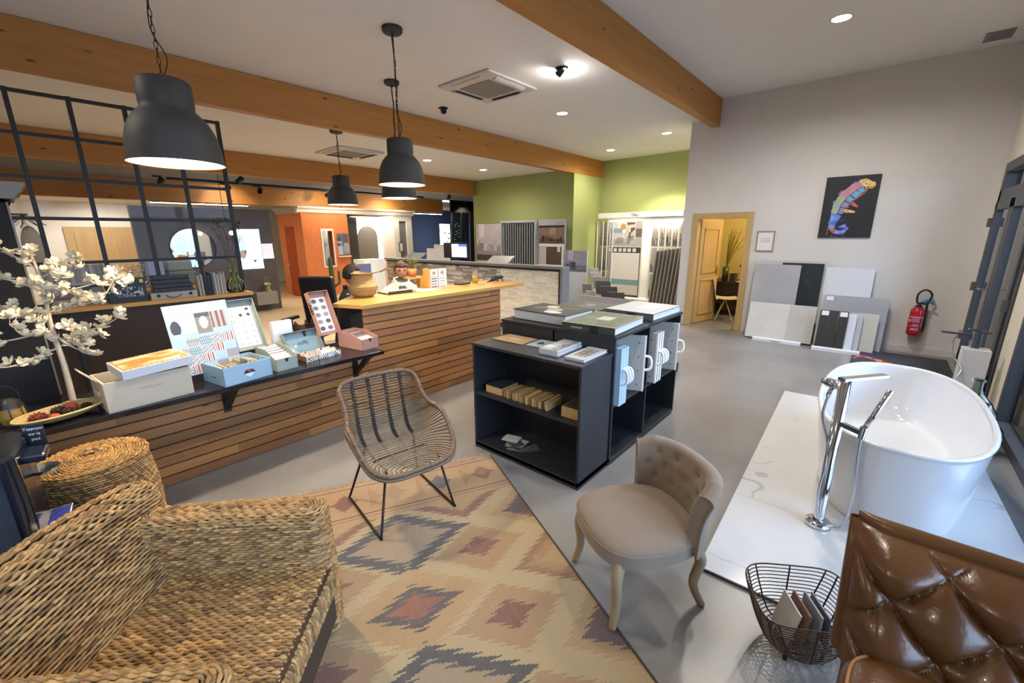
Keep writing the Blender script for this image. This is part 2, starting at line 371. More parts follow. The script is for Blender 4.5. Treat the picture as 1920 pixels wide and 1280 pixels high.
# cassette air conditioners
ACW=M('white_plastic','cfcac2',.5); ACG=M('grey_filter_grille','8f8c86',.8,c2='84817b',ns=60,bump=.3,bs=400); SLOT=M('dark_slot','241f1a',.8)
def ac(x,y,z,lab):
    t=thing('air_conditioner',lab,'air conditioner',(x,y,z),0,'square ceiling air conditioners')
    MB().prism([(-.475,-.475),(.475,-.475),(.475,.475),(-.475,.475)],-.035,-.001).build('panel',ACW,t,bev=.02)
    MB().box(-.27,.27,-.27,.27,-.045,-.034).build('filter_grille',ACG,t,bev=.01)
    for a in range(4):
        s=MB(); s.box(-.25,.25,.335,.375,-.04,-.0352); o=s.build('air_slot',SLOT,t); o.rotation_euler=(0,0,a*PI/2)
        s=MB(); s.ob((0,.40,-.048),(.56,.05,.012),(.35,0,0)); f_=s.build('flap',ACW,t,bev=.003); f_.rotation_euler=(0,0,a*PI/2)
ac(4.62,4.39,3.68,'white square cassette air conditioner between the two front beams')
ac(4.72,8.25,3.335,'white square cassette air conditioner further back, partly hidden by the second beam')
# far bay: tracks with spots, LED strips
tr=MB(); tr.box(2.5,9.4,12.0,12.04,2.95,2.998); o=tr.build('lighting_track',BLACKM); tag(o,'long black lighting track under the grey far ceiling','track')
SPG=M('lit_spot_lens','fff6e0',.5,emit=60)
def tspot(x,y,z,lab,rot,lit):
    t=thing('track_spotlight',lab,'spotlight',(x,y,z),0,'black track spotlights of the far bay')
    mm=Euler(rot).to_matrix().to_4x4(); h=MB(); h.box(-.14,.02,-.02,.02,-.03,-.001); h.cyl((0,0,0),(0,0,-.07),.012); h.build('mount',BLACKM,t)
    MB().lathe([(0,.06),(.05,.06),(.055,-.08),(.045,-.082)],20,mat=Matrix.Translation((0,0,-.1))@mm).build('spot_head',BLACKM,t,smooth=True)
    if lit: MB().lathe([(0,-.08),(.045,-.08)],20,mat=Matrix.Translation((0,0,-.1))@mm).build('lens',SPG,t)
tspot(3.65,12.02,2.949,'lit track spot beside the right post of the grid partition',(1.2,0,.3),1)
tspot(4.35,12.02,2.949,'dark track spot turned away, right of the lit one',(-.8,.6,0),0)
tspot(6.1,12.02,2.949,'track spot just left of the far pendant shade',(.9,.9,0),1)
tspot(8.6,12.02,2.949,'lit track spot above the white arch cubicle',(1.3,0,0),1)
tspot(3.45,10.51,3.0,'short black spot alone on the grey ceiling, upper left of the track',(.9,0,.7),0)
tspot(2.38,11.9,3.0,'small spot seen below the large pendant shade through the grid',(.5,.3,0),0)
tspot(9.3,10.6,3.0,'tiny black spot at the right end of the grey ceiling',(.7,.4,0),0)
STRIP=M('led_strip_light','fff6e6',.5,emit=14)
for i,(x0,x1,z,lab) in enumerate(((2.28,4.30,2.515,'glowing strip light under the far beam above the dark mirror wall'),(9.46,10.85,2.49,'glowing strip light above the navy blue alcove'))):
    t=thing('strip_light',lab,'strip light',((x0+x1)/2,12.83,z),0,'strip lights under the far beam'); hw=(x1-x0)/2
    MB().box(-hw,hw,-.02,.02,.0,.03).build('housing',BLACKM,t)
    n=4; 
    for k in range(n): MB().box(-hw+2*hw*k/n+.01,-hw+2*hw*(k+1)/n-.01,-.018,.018,-.012,0).build('tube',STRIP,t)
area('strip_glow',(3.3,12.6,2.45),2,.1,8,NEUT); area('strip_glow',(10.1,12.6,2.42),1.4,.1,6,NEUT)
lamp('far_spot',(3.8,11.9,2.85),25,WARM,.03,'SPOT',(1.0,0,0),1.6)
lamp('far_spot',(6.3,11.3,2.85),46,WARM,.04,'SPOT',(.75,0,0),2.2)
lamp('far_spot',(8.3,12.1,2.85),25,NEUT,.04,'SPOT',(.6,0,0),2.2)
lamp('far_spot',(4.6,13.2,2.5),14,WARM,.04,'SPOT',(0,.9,0),2.0)
lamp('far_spot',(2.0,16.2,2.6),60,NEUT,.05,'SPOT',(.6,0,0),2.2)
lamp('far_spot',(-.2,15.5,2.6),50,NEUT,.05,'SPOT',(.6,0,0),2.2)
lamp('far_spot',(5.6,9.8,2.9),75,NEUT,.05,'SPOT',(0,0,0),2.4)
lamp('far_spot',(11.5,12.0,2.8),21,NEUT,.05,'SPOT',(.3,0,0),2.2)
lamp('office_light',(9.6,1.2,2.6),45,(1,.78,.45),.08)
lamp('rack_light',(10.2,4.2,2.9),55,NEUT,.05,'SPOT',(0,-.35,0),2.2)
# smoke grille in the high ceiling
t=thing('ceiling_vent','small grey grille in the high ceiling above the grey wall','vent',(8.05,-.63,3.98))
MB().box(-.16,.16,-.12,.12,-.012,-.001).build('frame',M('vent_grey','8d8d8d',.6),t)
g=MB()
for i in range(9): g.box(-.14,.14,-.10+.0225*i,-.09+.0225*i,-.016,-.012)
g.build('louvres',M('vent_slat','6f6f70',.6),t)
# ---------------- reception counter ----------------
PLANK=M('oiled_plank','b58153',.5,c2='946539',ns=3,stretch=(.5,5,9),detail=7,contrast=.7,attr=True,knots=(4,(.6,1,2.2),'6b3f1c'),bump=.05)
OAKT=M('oak_worktop','c79a52',.38,c2='b08140',ns=3,stretch=(.6,6,6),detail=7,contrast=.7)
BLK=M('black_laminate','26282c',.42); BLKG=M('black_gloss_stone','16161a',.16,c2='1d1d22',ns=30,rvar=.05); DARKW=M('dark_stained_wood','2b2019',.55,c2='352820',ns=5,stretch=(1,6,6))
def plank_wall(x0,x1,z1,y,seed,x_off):
    rr=random.Random(seed); g=MB(); n=int(round(z1/.077))
    for i in range(n):
        z=i*.077+.006; x=x0-rr.uniform(0,1.2)
        while x<x1:
            Ln=rr.uniform(.7,1.9); a=max(x,x0); b=min(x+Ln,x1); x+=Ln
            if b-a<.02: continue
            t=rr.uniform(.80,1.06); c=(t,t*rr.uniform(.95,1.0),t*rr.uniform(.90,.98)); g.box(a,b-.0008,y,y+.02,z,z+.066,c=tuple(min(1,k) for k in c))
    return g
t=thing('reception_counter','high reception counter clad in horizontal oiled wood planks with an oak top','counter',(2.07,3.65,0))
o=plank_wall(0,1.93,1.078,0,3,0).build('plank_cladding',PLANK,t)
g=MB(); g.box(0,1.93,.02,.06,0,1.078); g.box(-.0,.05,.06,.5,0,1.078); g.box(1.88,1.93,.06,.5,0,1.078); g.build('carcass',BLK,t)
MB().prism([(-.02,-.04),(2.36,-.04),(2.42,.60),(.18,.60),(-.15,.28)],1.078,1.115).build('worktop',OAKT,t,bev=.003)
MB().box(.2,1.9,.62,1.15,.70,.74).build('desk_surface',OAKT,t)
t=thing('low_counter','long low counter clad in the same oiled planks under the black shelf','counter',(-1.2,3.65,0))
plank_wall(0,3.268,.70,0,5,0).build('plank_cladding',PLANK,t); MB().box(0,3.268,.02,.10,0,.70).build('carcass',BLK,t)
t=thing('black_shelf','long glossy black shelf on steel brackets carrying the sample boxes','shelf',(-1.2,3.3,0))
MB().prism([(0,0),(3.245,0),(3.235,.345),(3.235,.62),(0,.62)],.702,.735).build('shelf_board',BLKG,t,bev=.003)
for x in (1.0,2.065,3.135):
    b=MB(); b.box(x-.025,x+.025,.335,.348,.44,.70); b.prism([(.34,.50),(.34,.46),(.05,.69),(.10,.70)],x-.02,x+.02,'x'); b.box(x-.02,x+.02,.02,.34,.693,.701); b.build('bracket',BLACKM,t)
# ---------------- oak topped dark unit with the grid partition ----------------
t=thing('low_dark_unit','long dark low unit with an oak top standing below the grid partition','cabinet',(-1.2,5.9,0))
g=MB(); g.box(0,3.07,.03,.44,0,1.035); g.build('carcass',DARKW,t)
for x in (.0,.72,1.46,2.2,2.94): MB().box(x,x+.05,.015,.03,0,1.035).build('front_post',BLK,t)
MB().box(-.02,3.09,0,.46,1.035,1.077).build('worktop',OAKT,t,bev=.003)
t=thing('grid_partition','black steel grid partition with glass panes standing on the oak topped unit','partition',(-1.2,6.2,1.077))
g=MB(); z1=1.985
for x in (.21,.62,1.03,1.436,1.84,2.25,2.66,3.08): g.box(x-.018,x+.018,-.02,.02,0,z1)
for z in (.42,.85,1.225,1.605,1.965): g.box(0,3.10,-.018,.018,z-.016,z+.016)
g.box(0,3.1,-.02,.02,0,.03); g.build('steel_grid',BLACKM,t)
MB().box(0,3.08,-.003,.003,.03,1.95).build('glass_panes',clear_glass('partition_glass',ior=1.12),t)
# ---------------- the two black cabinets ----------------
t=thing('short_black_cabinet','lower black open cabinet facing the rug, with small books on its shelf','cabinet',(2.28,1.37,0))
g=MB(); g.box(0,.415,0,.02,0,.89); g.box(0,.415,1.0,1.02,0,.89); g.box(.395,.415,.02,1.0,.02,.89); g.box(0,.415,0,1.02,.02,.06); g.box(.0,.02,.02,1.0,.0,.05); g.build('carcass',BLK,t,bev=.002)
MB().box(-.008,.42,-.004,1.024,.89,.912).build('top',BLK,t,bev=.002); MB().box(.01,.395,.02,1.0,.475,.497).build('shelf',BLK,t,bev=.001)
t=thing('tall_black_cabinet','taller black cabinet with two bays of hanging sample binders on its side','cabinet',(2.71,1.36,0))
g=MB(); 
for x in (0,.60,1.30): g.box(x,x+.02,0,1.09,.03,1.008)
g.box(0,1.32,.53,.55,.03,1.008); g.box(0,1.32,0,1.09,.03,.055); g.box(0,1.32,.01,.03,0,.03)
for x in (.01,1.27):
    for y in (.02,1.03): g.box(x,x+.04,y,y+.04,0,.03)
g.build('carcass',BLK,t,bev=.002)
MB().box(-.01,1.33,-.01,1.10,1.008,1.03).build('top',BLK,t,bev=.002); MB().box(.02,1.30,.0,.53,.478,.495).build('shelf',BLK,t)
# ---- picture helper: a sheet whose colours come from a function ----
PRINT=M('printed_paper','ffffff',.45,attr=True); PRINTG=M('printed_gloss','ffffff',.32,attr=True); PRINTM=M('printed_matte','ffffff',.8,attr=True)
def picf(fn): return lambda u,v: fn(u,v)
def sheet(g,o,x,y,nx,ny,fn):
    o=Vector(o); x=Vector(x); y=Vector(y)
    g.grid(lambda u,v:o+x*u+y*v,nx,ny,cf=lambda u,v:tuple(max(0,min(1,k)) for k in fn(u,v))); return g
rn=random.Random(11)
_n=[[rn.random() for _ in range(64)] for _ in range(64)]
def vn(x,y):
    xi,yi=int(math.floor(x)),int(math.floor(y)); fx,fy=x-xi,y-yi; fx=fx*fx*(3-2*fx); fy=fy*fy*(3-2*fy)
    q=lambda a,b:_n[a%64][b%64]
    return lerp(lerp(q(xi,yi),q(xi+1,yi),fx),lerp(q(xi,yi+1),q(xi+1,yi+1),fx),fy)
def fbm(x,y,o=4): 
    s=0;a=.5
    for i in range(o): s+=a*vn(x*2**i+i*7.3,y*2**i+i*3.1); a*=.5
    return s
def marble(base,vein,sc_=3,th=.035):
    def f(u,v,a=0):
        n=(u*.9+v*.5)*sc_*.55+1.1*fbm(u*sc_*.9+5,v*sc_*.9+2,4); n=n%1; k=abs(n-.48)<th*1.2*(vn(u*7+3,v*7)-.25); c=mixc(base,vein,.15*fbm(u*6,v*6)); return mixc(c,vein,.75) if k else c
    return f
def room_pic(seed,dark=.35,light=.85,tint=(1,1,1)):
    r=random.Random(seed); hz_=r.uniform(.3,.45); bl=[(r.uniform(.05,.8),r.uniform(.05,.25),r.uniform(.1,.35),r.uniform(dark,light)) for _ in range(6)]; wn=r.uniform(.1,.6)
    def f(u,v):
        b=lerp(dark,light,.75) if v>hz_ else lerp(dark,light,.35+.2*vn(u*7+seed,v*20))
        if v>hz_ and wn<u<wn+.22 and v>.55: b=light
        for (x,w_,h,k) in bl:
            if x<u<x+w_ and hz_-.2<v<hz_-.2+h: b=k
        b+=.08*(vn(u*18+seed,v*18)-.5); return (b*tint[0],b*tint[1],b*tint[2])
    return f
# books on top of the tall cabinet
PAPER=M('page_block','d5d3ce',.7,c2='c5c3bf',ns=6,stretch=(1,1,80),contrast=.9)
def flat_book(name,label,cat,x0,y0,w_,d,h,z,rz,fn,spine,group,cover=.006,pages=PAPER,nx=60,ny=60,mat=PRINT,open_front=False):
    t=thing(name,label,cat,(x0,y0,z),rz,group)
    MB().box(.008,w_-.004,.006,d-.006,cover,h-cover).build('pages',pages,t)
    g=MB(); g.box(0,w_,0,d,0,cover,c=spine); g.box(0,w_,0,d,h-cover,h-.0006,c=spine)
    g.box(*((w_-.008,w_) if open_front else (0,.008)),0,d,0,h-cover,c=spine)
    sheet(g,(0,0,h),(w_,0,0),(0,d,0),nx,ny,fn); g.build('cover',mat,t); return t
def cov_black(u,v):
    for cx,cy,rx,ry,c in ((.72,.62,.13,.11,(.80,.76,.52)),(.47,.45,.17,.13,(.62,.63,.62)),(.22,.35,.12,.15,(.82,.83,.82)),(.80,.32,.10,.16,(.30,.31,.31)),(.5,.75,.16,.14,(.34,.35,.35))):
        if ((u-cx)/rx)**2+((v-cy)/ry)**2<1: return c
    return (.14,.15,.16)
flat_book('sample_catalogue','thick black catalogue with pale oval shapes on the cover, on the tall cabinet','catalogue',2.78,1.84,.42,.56,.085,1.03,math.radians(-2),cov_black,'2a2b2d','large catalogues on the tall black cabinet',open_front=True)
def cov_green(u,v):
    if u<.02 or u>.98 or v<.02 or v>.98: return (.80,.81,.81)
    if .35<v<.62 and .42<u<.68: return (.72,.73,.70)
    n=fbm(u*9,v*9); return (.30+.2*n,.33+.2*n,.26+.17*n)
t=flat_book('sample_catalogue','thick grey green catalogue with a white title patch, on the tall cabinet','catalogue',2.72,1.375,.56,.44,.062,1.03,math.radians(3),cov_green,'3c4136','large catalogues on the tall black cabinet')
g=MB(); g.prism([(-.003,.10),(-.003,.22),(-.003,.26),(-.003,.17)],.0,.062,'x') if 0 else g.box(-.004,-.0005,.13,.2,.004,.058); g.build('finger_notch',SLOT,t)
text('lettering','PORCELAIN',.018,M('pale_print','c9cbc4',.6),t,(-.0015,.31,.03),(PI/2,0,-PI/2))
t=flat_book('sample_catalogue','thick pale grey catalogue with a shiny cover, at the rear of the tall cabinet','catalogue',3.42,1.385,.58,.46,.062,1.03,math.radians(-2),lambda u,v:(.72,.74,.76) if not(.4<u<.75 and .25<v<.6) else (.82,.83,.85),'5a5e5a','large catalogues on the tall black cabinet')
MB().box(-.004,-.0005,.16,.24,.012,.05).build('finger_notch',SLOT,t)
flat_book('sample_catalogue','flat dark grey catalogue at the far left corner of the tall cabinet top','catalogue',3.40,1.90,.46,.50,.035,1.03,0,lambda u,v:(.27,.26,.26) if not(.35<v<.6 and .3<u<.7 and vn(u*30,v*12)>.45) else (.5,.49,.48),'1f2022','large catalogues on the tall black cabinet')
# leaflets on the low cabinet top
flat_book('leaflet','thin kraft brown folder at the left on the lower black cabinet','folder',2.46,2.03,.22,.31,.006,.912,0,lambda u,v:(.60,.50,.37) if not(.4<u<.55 and .35<v<.65) else (.72,.64,.52),'8a7455','brochures on the lower black cabinet',cover=.002,nx=24,ny=24,mat=PRINTM)
flat_book('brochure','thin pale blue brochure with a dark figure between the folder and the brochure stack','brochure',2.475,1.84,.21,.15,.01,.912,.05,lambda u,v:(.15,.17,.2) if ((u-.5)/.2)**2+((v-.5)/.22)**2<1 and vn(u*9,v*9)>.35 else (.55,.62,.66),'9aa4aa','brochures on the lower black cabinet',cover=.002,nx=30,ny=24)
t=thing('brochure_stack','pile of grey brochures with a dark photo on top, on the lower cabinet','brochures',(2.37,1.62,.912),.04,'brochures on the lower black cabinet')
for k in range(5): 
    g=MB(); dx=.004*math.sin(k*3); g.box(dx,.34+dx,.003*k%.01,.16+.003*k%.01,.0005+k*.008,k*.008+.0075,c='c8c7cc'); 
    if k==4: sheet(g,(dx,.012,k*.008+.0079),(.34,0,0),(0,.15,0),40,20,room_pic(5,.3,.8))
    g.build('brochure_copy',PRINTG,t)
flat_book('brochure','brochure showing a framed window grid, nearest the right corner of the lower cabinet','brochure',2.36,1.405,.34,.155,.02,.912,.02,lambda u,v:(.35,.32,.28) if (.2<u<.8 and .15<v<.85 and (abs((u*5)%1-.5)>.4 or abs((v*4)%1-.5)>.42)) else ((.62,.60,.55) if (.2<u<.8 and .15<v<.85) else (.72,.73,.75)),'b9bac0','brochures on the lower black cabinet',cover=.002,nx=50,ny=30)
# small books in the short cabinet
SPB=M('cut_sample_edge','b79a68',.7,c2='a58a5c',ns=20,stretch=(1,6,1))
t=thing('box_file','fat book with tan pages lying at the left end of the cabinet shelf','book',(2.335,2.13,.497),0); MB().box(0,.2,0,.17,.004,.065).build('pages',SPB,t); g=MB(); g.box(-.003,.21,-.003,.173,0,.004); g.box(-.003,.21,-.003,.173,.065,.07); g.box(.2,.21,0,.17,0,.07); g.build('cover',BLK,t)
first=None; y=2.115
tones=['9c8150','c0a36e','b3935a','7d6a4a','b59a6a','a98d59','c4aa78','b08f5c','ab8e5d','96794d','b89c66','c7ad7c','8a7450','b19361','b89a66','a68b5b','b3985f','bfa36e','5c4a32','b89c66','c2a877']
for i in range(21):
    th=.0185+.006*((i*7)%5)/5; h_=.052+.014*((i*5)%4)/4
    b=MB().box(0,.19,-th+.0012,0,.0,h_,c=tones[i%21]).build('sample_book',M('sample_book_edge','ffffff',.75,c2='d8d0c4',ns=14,stretch=(1,8,30),attr=True),None,loc=(2.34+.008*math.sin(i*2.1),y,.497),bev=.001)
    tag(b,nth(i,21)+' of the small tan sample books on the cabinet shelf','book','small tan sample books on the cabinet shelf'); y-=th
t=thing('sample_box','small kraft box with a lid ajar at the right end of the cabinet shelf','box',(2.335,1.40,.497),0)
MB().box(0,.2,0,.16,0,.075).build('body',M('kraft_card','a88b57',.8),t,bev=.002); MB().box(.01,.21,.01,.14,.076,.082).build('lid',M('dark_card','3a3936',.6),t,rot=(0.0,-.03,0))
k=0
for (x,y_,z,a,c) in ((2.36,2.02,.061,.3,'6f7273'),(2.38,2.0,.071,-.2,'55595b'),(2.37,2.05,.081,.5,'8b8e8f'),(2.42,1.93,.061,.9,'4b4e50'),(2.40,2.03,.091,.1,'9b9d9c'),(2.36,2.04,.101,-.4,'3f4244'),(2.38,2.09,.111,.25,'a6a8a7')):
    b=MB().box(-.05,.05,-.07,.07,0,.009,c=c).build('tile_sample',M('tile_sample_glaze','ffffff',.3,attr=True),None,loc=(x+.03,y_,z),rot=(0,0,a),bev=.001)
    tag(b,['grey tile sample at the bottom of the loose heap','darker sample second in the heap','pale sample in the middle of the heap','dark sample lying flat apart, right of the heap','light sample near the top of the heap','almost black sample under the top one','palest tile sample on top of the heap'][k]+' inside the lower cabinet','tile sample','loose tile samples on the cabinet floor'); k+=1
# hanging sample binders with handles (side bays)
BGREY=M('grey_board','a8a49c',.6); BWHITE=M('white_board_edge','e6e4e0',.5); HND=M('white_plastic_handle','f0efec',.35); STUD=M('dark_stud','3a3630',.5); BBLUE=M('pale_blue_board','a9bfd2',.6,c2='9ab2c7',ns=8)
def binder(x,lab,hgt,mat,tilt=0,z=.497,thick=.03,dep=.46,lean=0):
    t=thing('sample_binder',lab,'binder',(x,1.325,z),tilt,'handled sample binders in the black cabinet')
    g=MB(); g.box(-thick/2,thick/2,0,dep,0,hgt); o=g.build('board',mat,t,bev=.002); o.rotation_euler=(0,lean,0)
    e=MB().box(-thick/2-.001,thick/2+.001,-.003,.01,0,hgt); e=e.build('edge',BWHITE if mat!=BBLUE else mat,t); e.rotation_euler=(0,lean,0)
    h=MB(); zc=hgt*.52; pts=[(0,-.0,zc+.055),(0,-.035,zc+.05),(0,-.05,zc+.02),(0,-.05,zc-.03),(0,-.03,zc-.055),(0,0,zc-.06)]; h.tube(catmull(pts,4),.007,6,flat=1.6); o=h.build('handle',HND,t,smooth=True); o.rotation_euler=(0,lean,0)
    s=MB()
    for k in range(4): s.cyl((-thick/2-.002,.05,hgt*(.12+.25*k)),(-thick/2,.05,hgt*(.12+.25*k)),.006,8)
    s=s.build('studs',STUD,t); s.rotation_euler=(0,lean,0)
for i,x in enumerate((2.76,2.80,2.84)): binder(x,['pale blue binder nearest the left post of the cabinet bay','pale blue binder in the middle of the three','pale blue binder right of the three in the left bay'][i],.445,BBLUE,0,thick=.034)
binder(3.17,'single grey studded binder standing alone in the middle of the left bay',.46,BGREY,.35,lean=.05,thick=.03)
for i,x in enumerate((3.42,3.47,3.52)): binder(x,['first grey binder in the right bay, next to the middle divider','second grey binder in the right bay','third grey binder in the right bay'][i],.44,BGREY,.12,thick=.028)
binder(3.90,'last grey binder with a big white handle at the far end of the right bay',.45,BGREY,.25,thick=.03)
# ---------------- sample boxes on the black shelf ----------------
def box_open(g,w_,d,h,th,c=None):
    g.box(0,w_,0,d,0,th,c); g.box(0,w_,0,th,th,h,c); g.box(0,w_,d-th,d,th,h,c); g.box(0,th,th,d-th,th,h,c); g.box(w_-th,w_,th,d-th,th,h,c)
CREAMB=M('cream_card','b9ad9a',.75,c2='b3a691',ns=4); GREYC=M('grey_white_card','b7bbc0',.6); BLUEC=M('pale_blue_card','8fabbd',.65,c2='88a4b6',ns=5); SAGE=M('grey_green_card','8d9690',.65,c2='858e88',ns=5)
PINKC=M('dusty_pink_card','b08577',.65,c2='a87d70',ns=5); INK=M('black_ink','1a1a1c',.6); WINK=M('white_ink','dfe6e8',.6); TAN_INK=M('tan_foil','a08a68',.4)
t=thing('sample_box','large cream wooden box under a tilted grey photo box, left on the shelf','box',(.200,3.318,.7355),.09)
g=MB(); box_open(g,.43,.30,.185,.012); g.build('body',CREAMB,t,bev=.002)
MB().box(.02,.41,.02,.28,.10,.12).build('inner_tray',SLOT,t)
text('lettering','PARKLINEA',.022,TAN_INK,t,(.22,-.0006,.11),(PI/2,0,0),ext=.0004)
MB().ob((-.03,.17,.215),(.10,.13,.006),(0,.9,0)).build('open_flap',CREAMB,t)
g=MB(); g.box(-.012,0,.10,.20,.09,.12); g.build('side_handle',CREAMB,t,bev=.004)
lid=thing('photo_box','shallow grey box with a warm landscape photo lying tilted on the cream box','box',(.292,3.275,.928),.13); lid.rotation_euler=(.05,-.04,.13)
g=MB(); g.box(0,.36,0,.27,0,.055); g.build('body',GREYC,lid,bev=.002)
def cov_land(u,v):
    if v<.10 or v>.93 or u<.04 or u>.97: return (.55,.40,.25) if int(u*40)%3 else (.75,.6,.42)
    n=fbm(u*4,v*5); return mixc((.62,.42,.22),(.88,.82,.70),min(1,max(0,(n-.3)*3)))
g=MB(); sheet(g,(.006,.006,.0555),(.348,0,0),(0,.258,0),50,40,cov_land); g.build('photo',PRINT,lid)
# blue box with standing lid
t=thing('sample_box','pale blue open box full of tile chips with a tall printed lid standing behind','box',(.79,3.295,.7355),.17)
a=MB(); W,D_,H_=.335,.30,.135
a.box(0,W,0,D_,0,.006); a.prism([(0,0),(W,0),(W,H_),(0,H_)],0,.006,'y'); a.prism([(0,0),(W,0),(W,H_),(0,H_)],D_-.006,D_,'y'); a.box(0,.006,0,D_,0,H_); a.box(W-.006,W,0,D_,0,H_); a.build('body',BLUEC,t,bev=.001)
def crisp(u,v):
    base=(.60,.70,.76)
    if .03<u<.42 and .60<v<.80: return (.22,.24,.27) if (u-.11)**2/.006+(v-.68)**2/.012<1 else (.70,.73,.74)
    if .43<u<.68 and .56<v<.86: 
        d=((u-.56)/.07)**2+((v-.72)/.09)**2; return (.75,.72,.68) if d<1 else ((.30,.30,.30) if v>.80 else (.48,.45,.43))
    if .69<u<.95 and .62<v<.86: return (.42,.33,.33) if (int(u*22)%2) else (.66,.58,.57)
    if v<.54:
        i,j=int(u*5),int(v/.13); k=(i*3+j*5)%8; fu,fv=(u*5)%1,(v/.13)%1
        if fu<.06 or fv<.08: return base
        if k==0: return (.25,.25,.27) if (fu*5+fv*3)%1<.4 else (.82,.82,.82)
        if k==1: return (.55,.53,.55)
        if k==2: return (.30,.28,.28) if ((fu*6)%1<.4)!=((fv*5)%1<.4) else (.78,.77,.75)
        if k==3: return (.5,.27,.27) if (fu*5)%1<.45 else (.80,.74,.72)
        if k==4: return (.62,.63,.65) if (fu*4-fv*3)%1<.5 else (.80,.82,.83)
        if k==5: return (.32,.38,.44) if (fu*6+fv)%1<.4 else (.62,.70,.74)
    return base
tilt=.14
lm=frameM((-.135,.285,.06),(1,.0,0),(-.02,math.sin(tilt),math.cos(tilt)))
g=MB(); g.box(0,.40,0,.50,-.006,0,c=(.60,.70,.76),mat=lm); sheet(g,lm@Vector((.004,.004,.0006)),(lm@Vector((.396,.004,.0006)))-(lm@Vector((.004,.004,.0006))),(lm@Vector((.004,.496,.0006)))-(lm@Vector((.004,.004,.0006))),90,110,crisp)
lidp=g.build('lid',PRINT,t)
x=text('lettering','cristina',.045,WINK,lidp,mtx=lm@Matrix.Translation((.10,.455,.0015)),ext=.0005,bold=.0012)
text('lettering','ceramic',.028,M('dark_blue_ink','50666f',.6),t,(-.0008,.15,.055),(PI/2,0,-PI/2),ext=.0004)
g=MB(); fy=-.0008
for k,(cx,up) in enumerate(((.150,1),(.172,0),(.194,1))): 
    pts=[(cx-.022,.062),(cx+.022,.062),(cx,.088)] if up else [(cx-.022,.088),(cx+.022,.088),(cx,.062)]
    g.prism(pts,fy-.0004,fy,'y',c=('20242c','a33b35','30343c')[k])
g.prism([(.135,.060),(.209,.060),(.172,.030)],fy-.0004,fy,'y',c='c9d6de'); g.build('triangle_emblem',PRINT,t)
rr=random.Random(4)
for i in range(34):
    x=.03+.275*i/34; hz_=.115+.035*math.exp(-((i-19)/5)**2)+rr.uniform(-.008,.008); c=[rr.uniform(.45,.85)]*3; c=(c[0],c[0]*.93,c[0]*.82)
    b=MB().box(0,.006,0,.10,0,hz_-.01,c=c).build('tile_chip',PRINT,t,loc=(x,.10+rr.uniform(0,.03),.008),rot=(rr.uniform(-.05,.05),rr.uniform(.05,.2),0))
# narrow wedge sided boxes (sage, pink)
def wedge_box(name,label,loc,rz,W,D_,hb,hf,mat,lidpat,chips,lx,lidW,lidH,lidtilt,white,emb=True):
    t=thing('sample_box',label,'box',loc,rz,None)
    g=MB(); g.box(0,W,0,D_,0,.005); g.box(0,W,0,.005,.005,hf); g.box(0,W,D_-.005,D_,.005,hb)
    side=[(0,0),(D_,0),(D_,hb),(D_*.45,hb),(0,hf)]
    for x in (0,W-.005): g.prism(side,x,x+.005,'x')
    g.build('body',mat,t,bev=.001)
    if emb: MB().prism([(W/2-.016,hf-.002),(W/2+.016,hf-.002),(W/2+.010,hf-.022),(W/2+.006,hf-.03),(W/2-.006,hf-.03),(W/2-.010,hf-.022)],-.001,-.0002,'y').build('finger_hole',INK,t)
    rr=random.Random(int(loc[0]*99))
    for i in range(chips):
        y=.012+(D_-.05)*i/chips; hh=lerp(hf-.012,hb+.004,i/chips)+rr.uniform(-.004,.004); k=rr.uniform(.75,.95) if i<5 else rr.uniform(.35,.9)
        c=(k,k*.96,k*.92) if white or i<5 else (k,k*.80,k*.72)
        MB().box(.012,W-.012,0,.005,0,hh,c=c).build('tile_chip',PRINT,t,loc=(0,y,.006),rot=(-.35,0,0),bev=0)
    lm=frameM((lx,D_-.0,hb*.9),(1,0,0),(-.03,math.sin(lidtilt),math.cos(lidtilt)))
    g=MB(); g.box(0,lidW,0,lidH,-.004,0,mat=lm); g.box(0,.004,0,lidH,0,.05,mat=lm); g.box(lidW-.004,lidW,0,lidH,0,.05,mat=lm); g.box(0,lidW,lidH-.004,lidH,0,.05,mat=lm)
    l_=g.build('lid',mat,t,bev=.001)
    g=MB(); o=lm@Vector((.025,.03,.0006)); sheet(g,o,(lm@Vector((lidW-.02,.03,.0006)))-o,(lm@Vector((.025,lidH-.05,.0006)))-o,48,90,lidpat); g.build('pattern_card',PRINT,l_)
    MB().box(lidW*.42,lidW*.58,lidH-.001,lidH+.004,.01,.04,mat=lm).build('lid_tab',INK,l_); return t,l_,lm
def diamonds(u,v):
    fu,fv=(u*3)%1-.5,(v*7)%1-.5; i,j=int(u*3),int(v*7); d=abs(fu)+abs(fv)*.9
    if d<.30: return (.22,.24,.26) if j==6 and i==2 or j==5 and i>0 else (.62+.05*((i+j)%2),.63,.66)
    return (.78,.79,.81)
def hexes(u,v):
    fu,fv=(u*2)%1-.5,(v*5)%1-.5; i,j=int(u*2),int(v*5); k=.35+.3*(((i*5+j*3)%4)/4)
    return (k,k*.97,k*.95) if math.hypot(fu,fv*1.1)<.34 else (.86,.85,.86)
wedge_box('g','grey green wedge box with white chips and a tall diamond patterned lid open behind',(1.160,3.385,.7355),.10,.170,.31,.155,.095,SAGE,diamonds,14,-.13,.215,.40,.32,True)
t,l_,lm=wedge_box('p','dusty pink wedge box with a tall lid of grey hexagons at the shelf end',(1.905,3.43,.7355),.16,.190,.33,.15,.100,PINKC,hexes,16,-.19,.20,.40,.33,False)
g=MB()
for k in range(9): g.ob(lm@Vector((-.001,.30-.012*k-.01*(k%2),.015+.008*(k%3))),(.001,.02,.012),(.3*k,0,0))
g.build('black_twig_print',INK,l_)
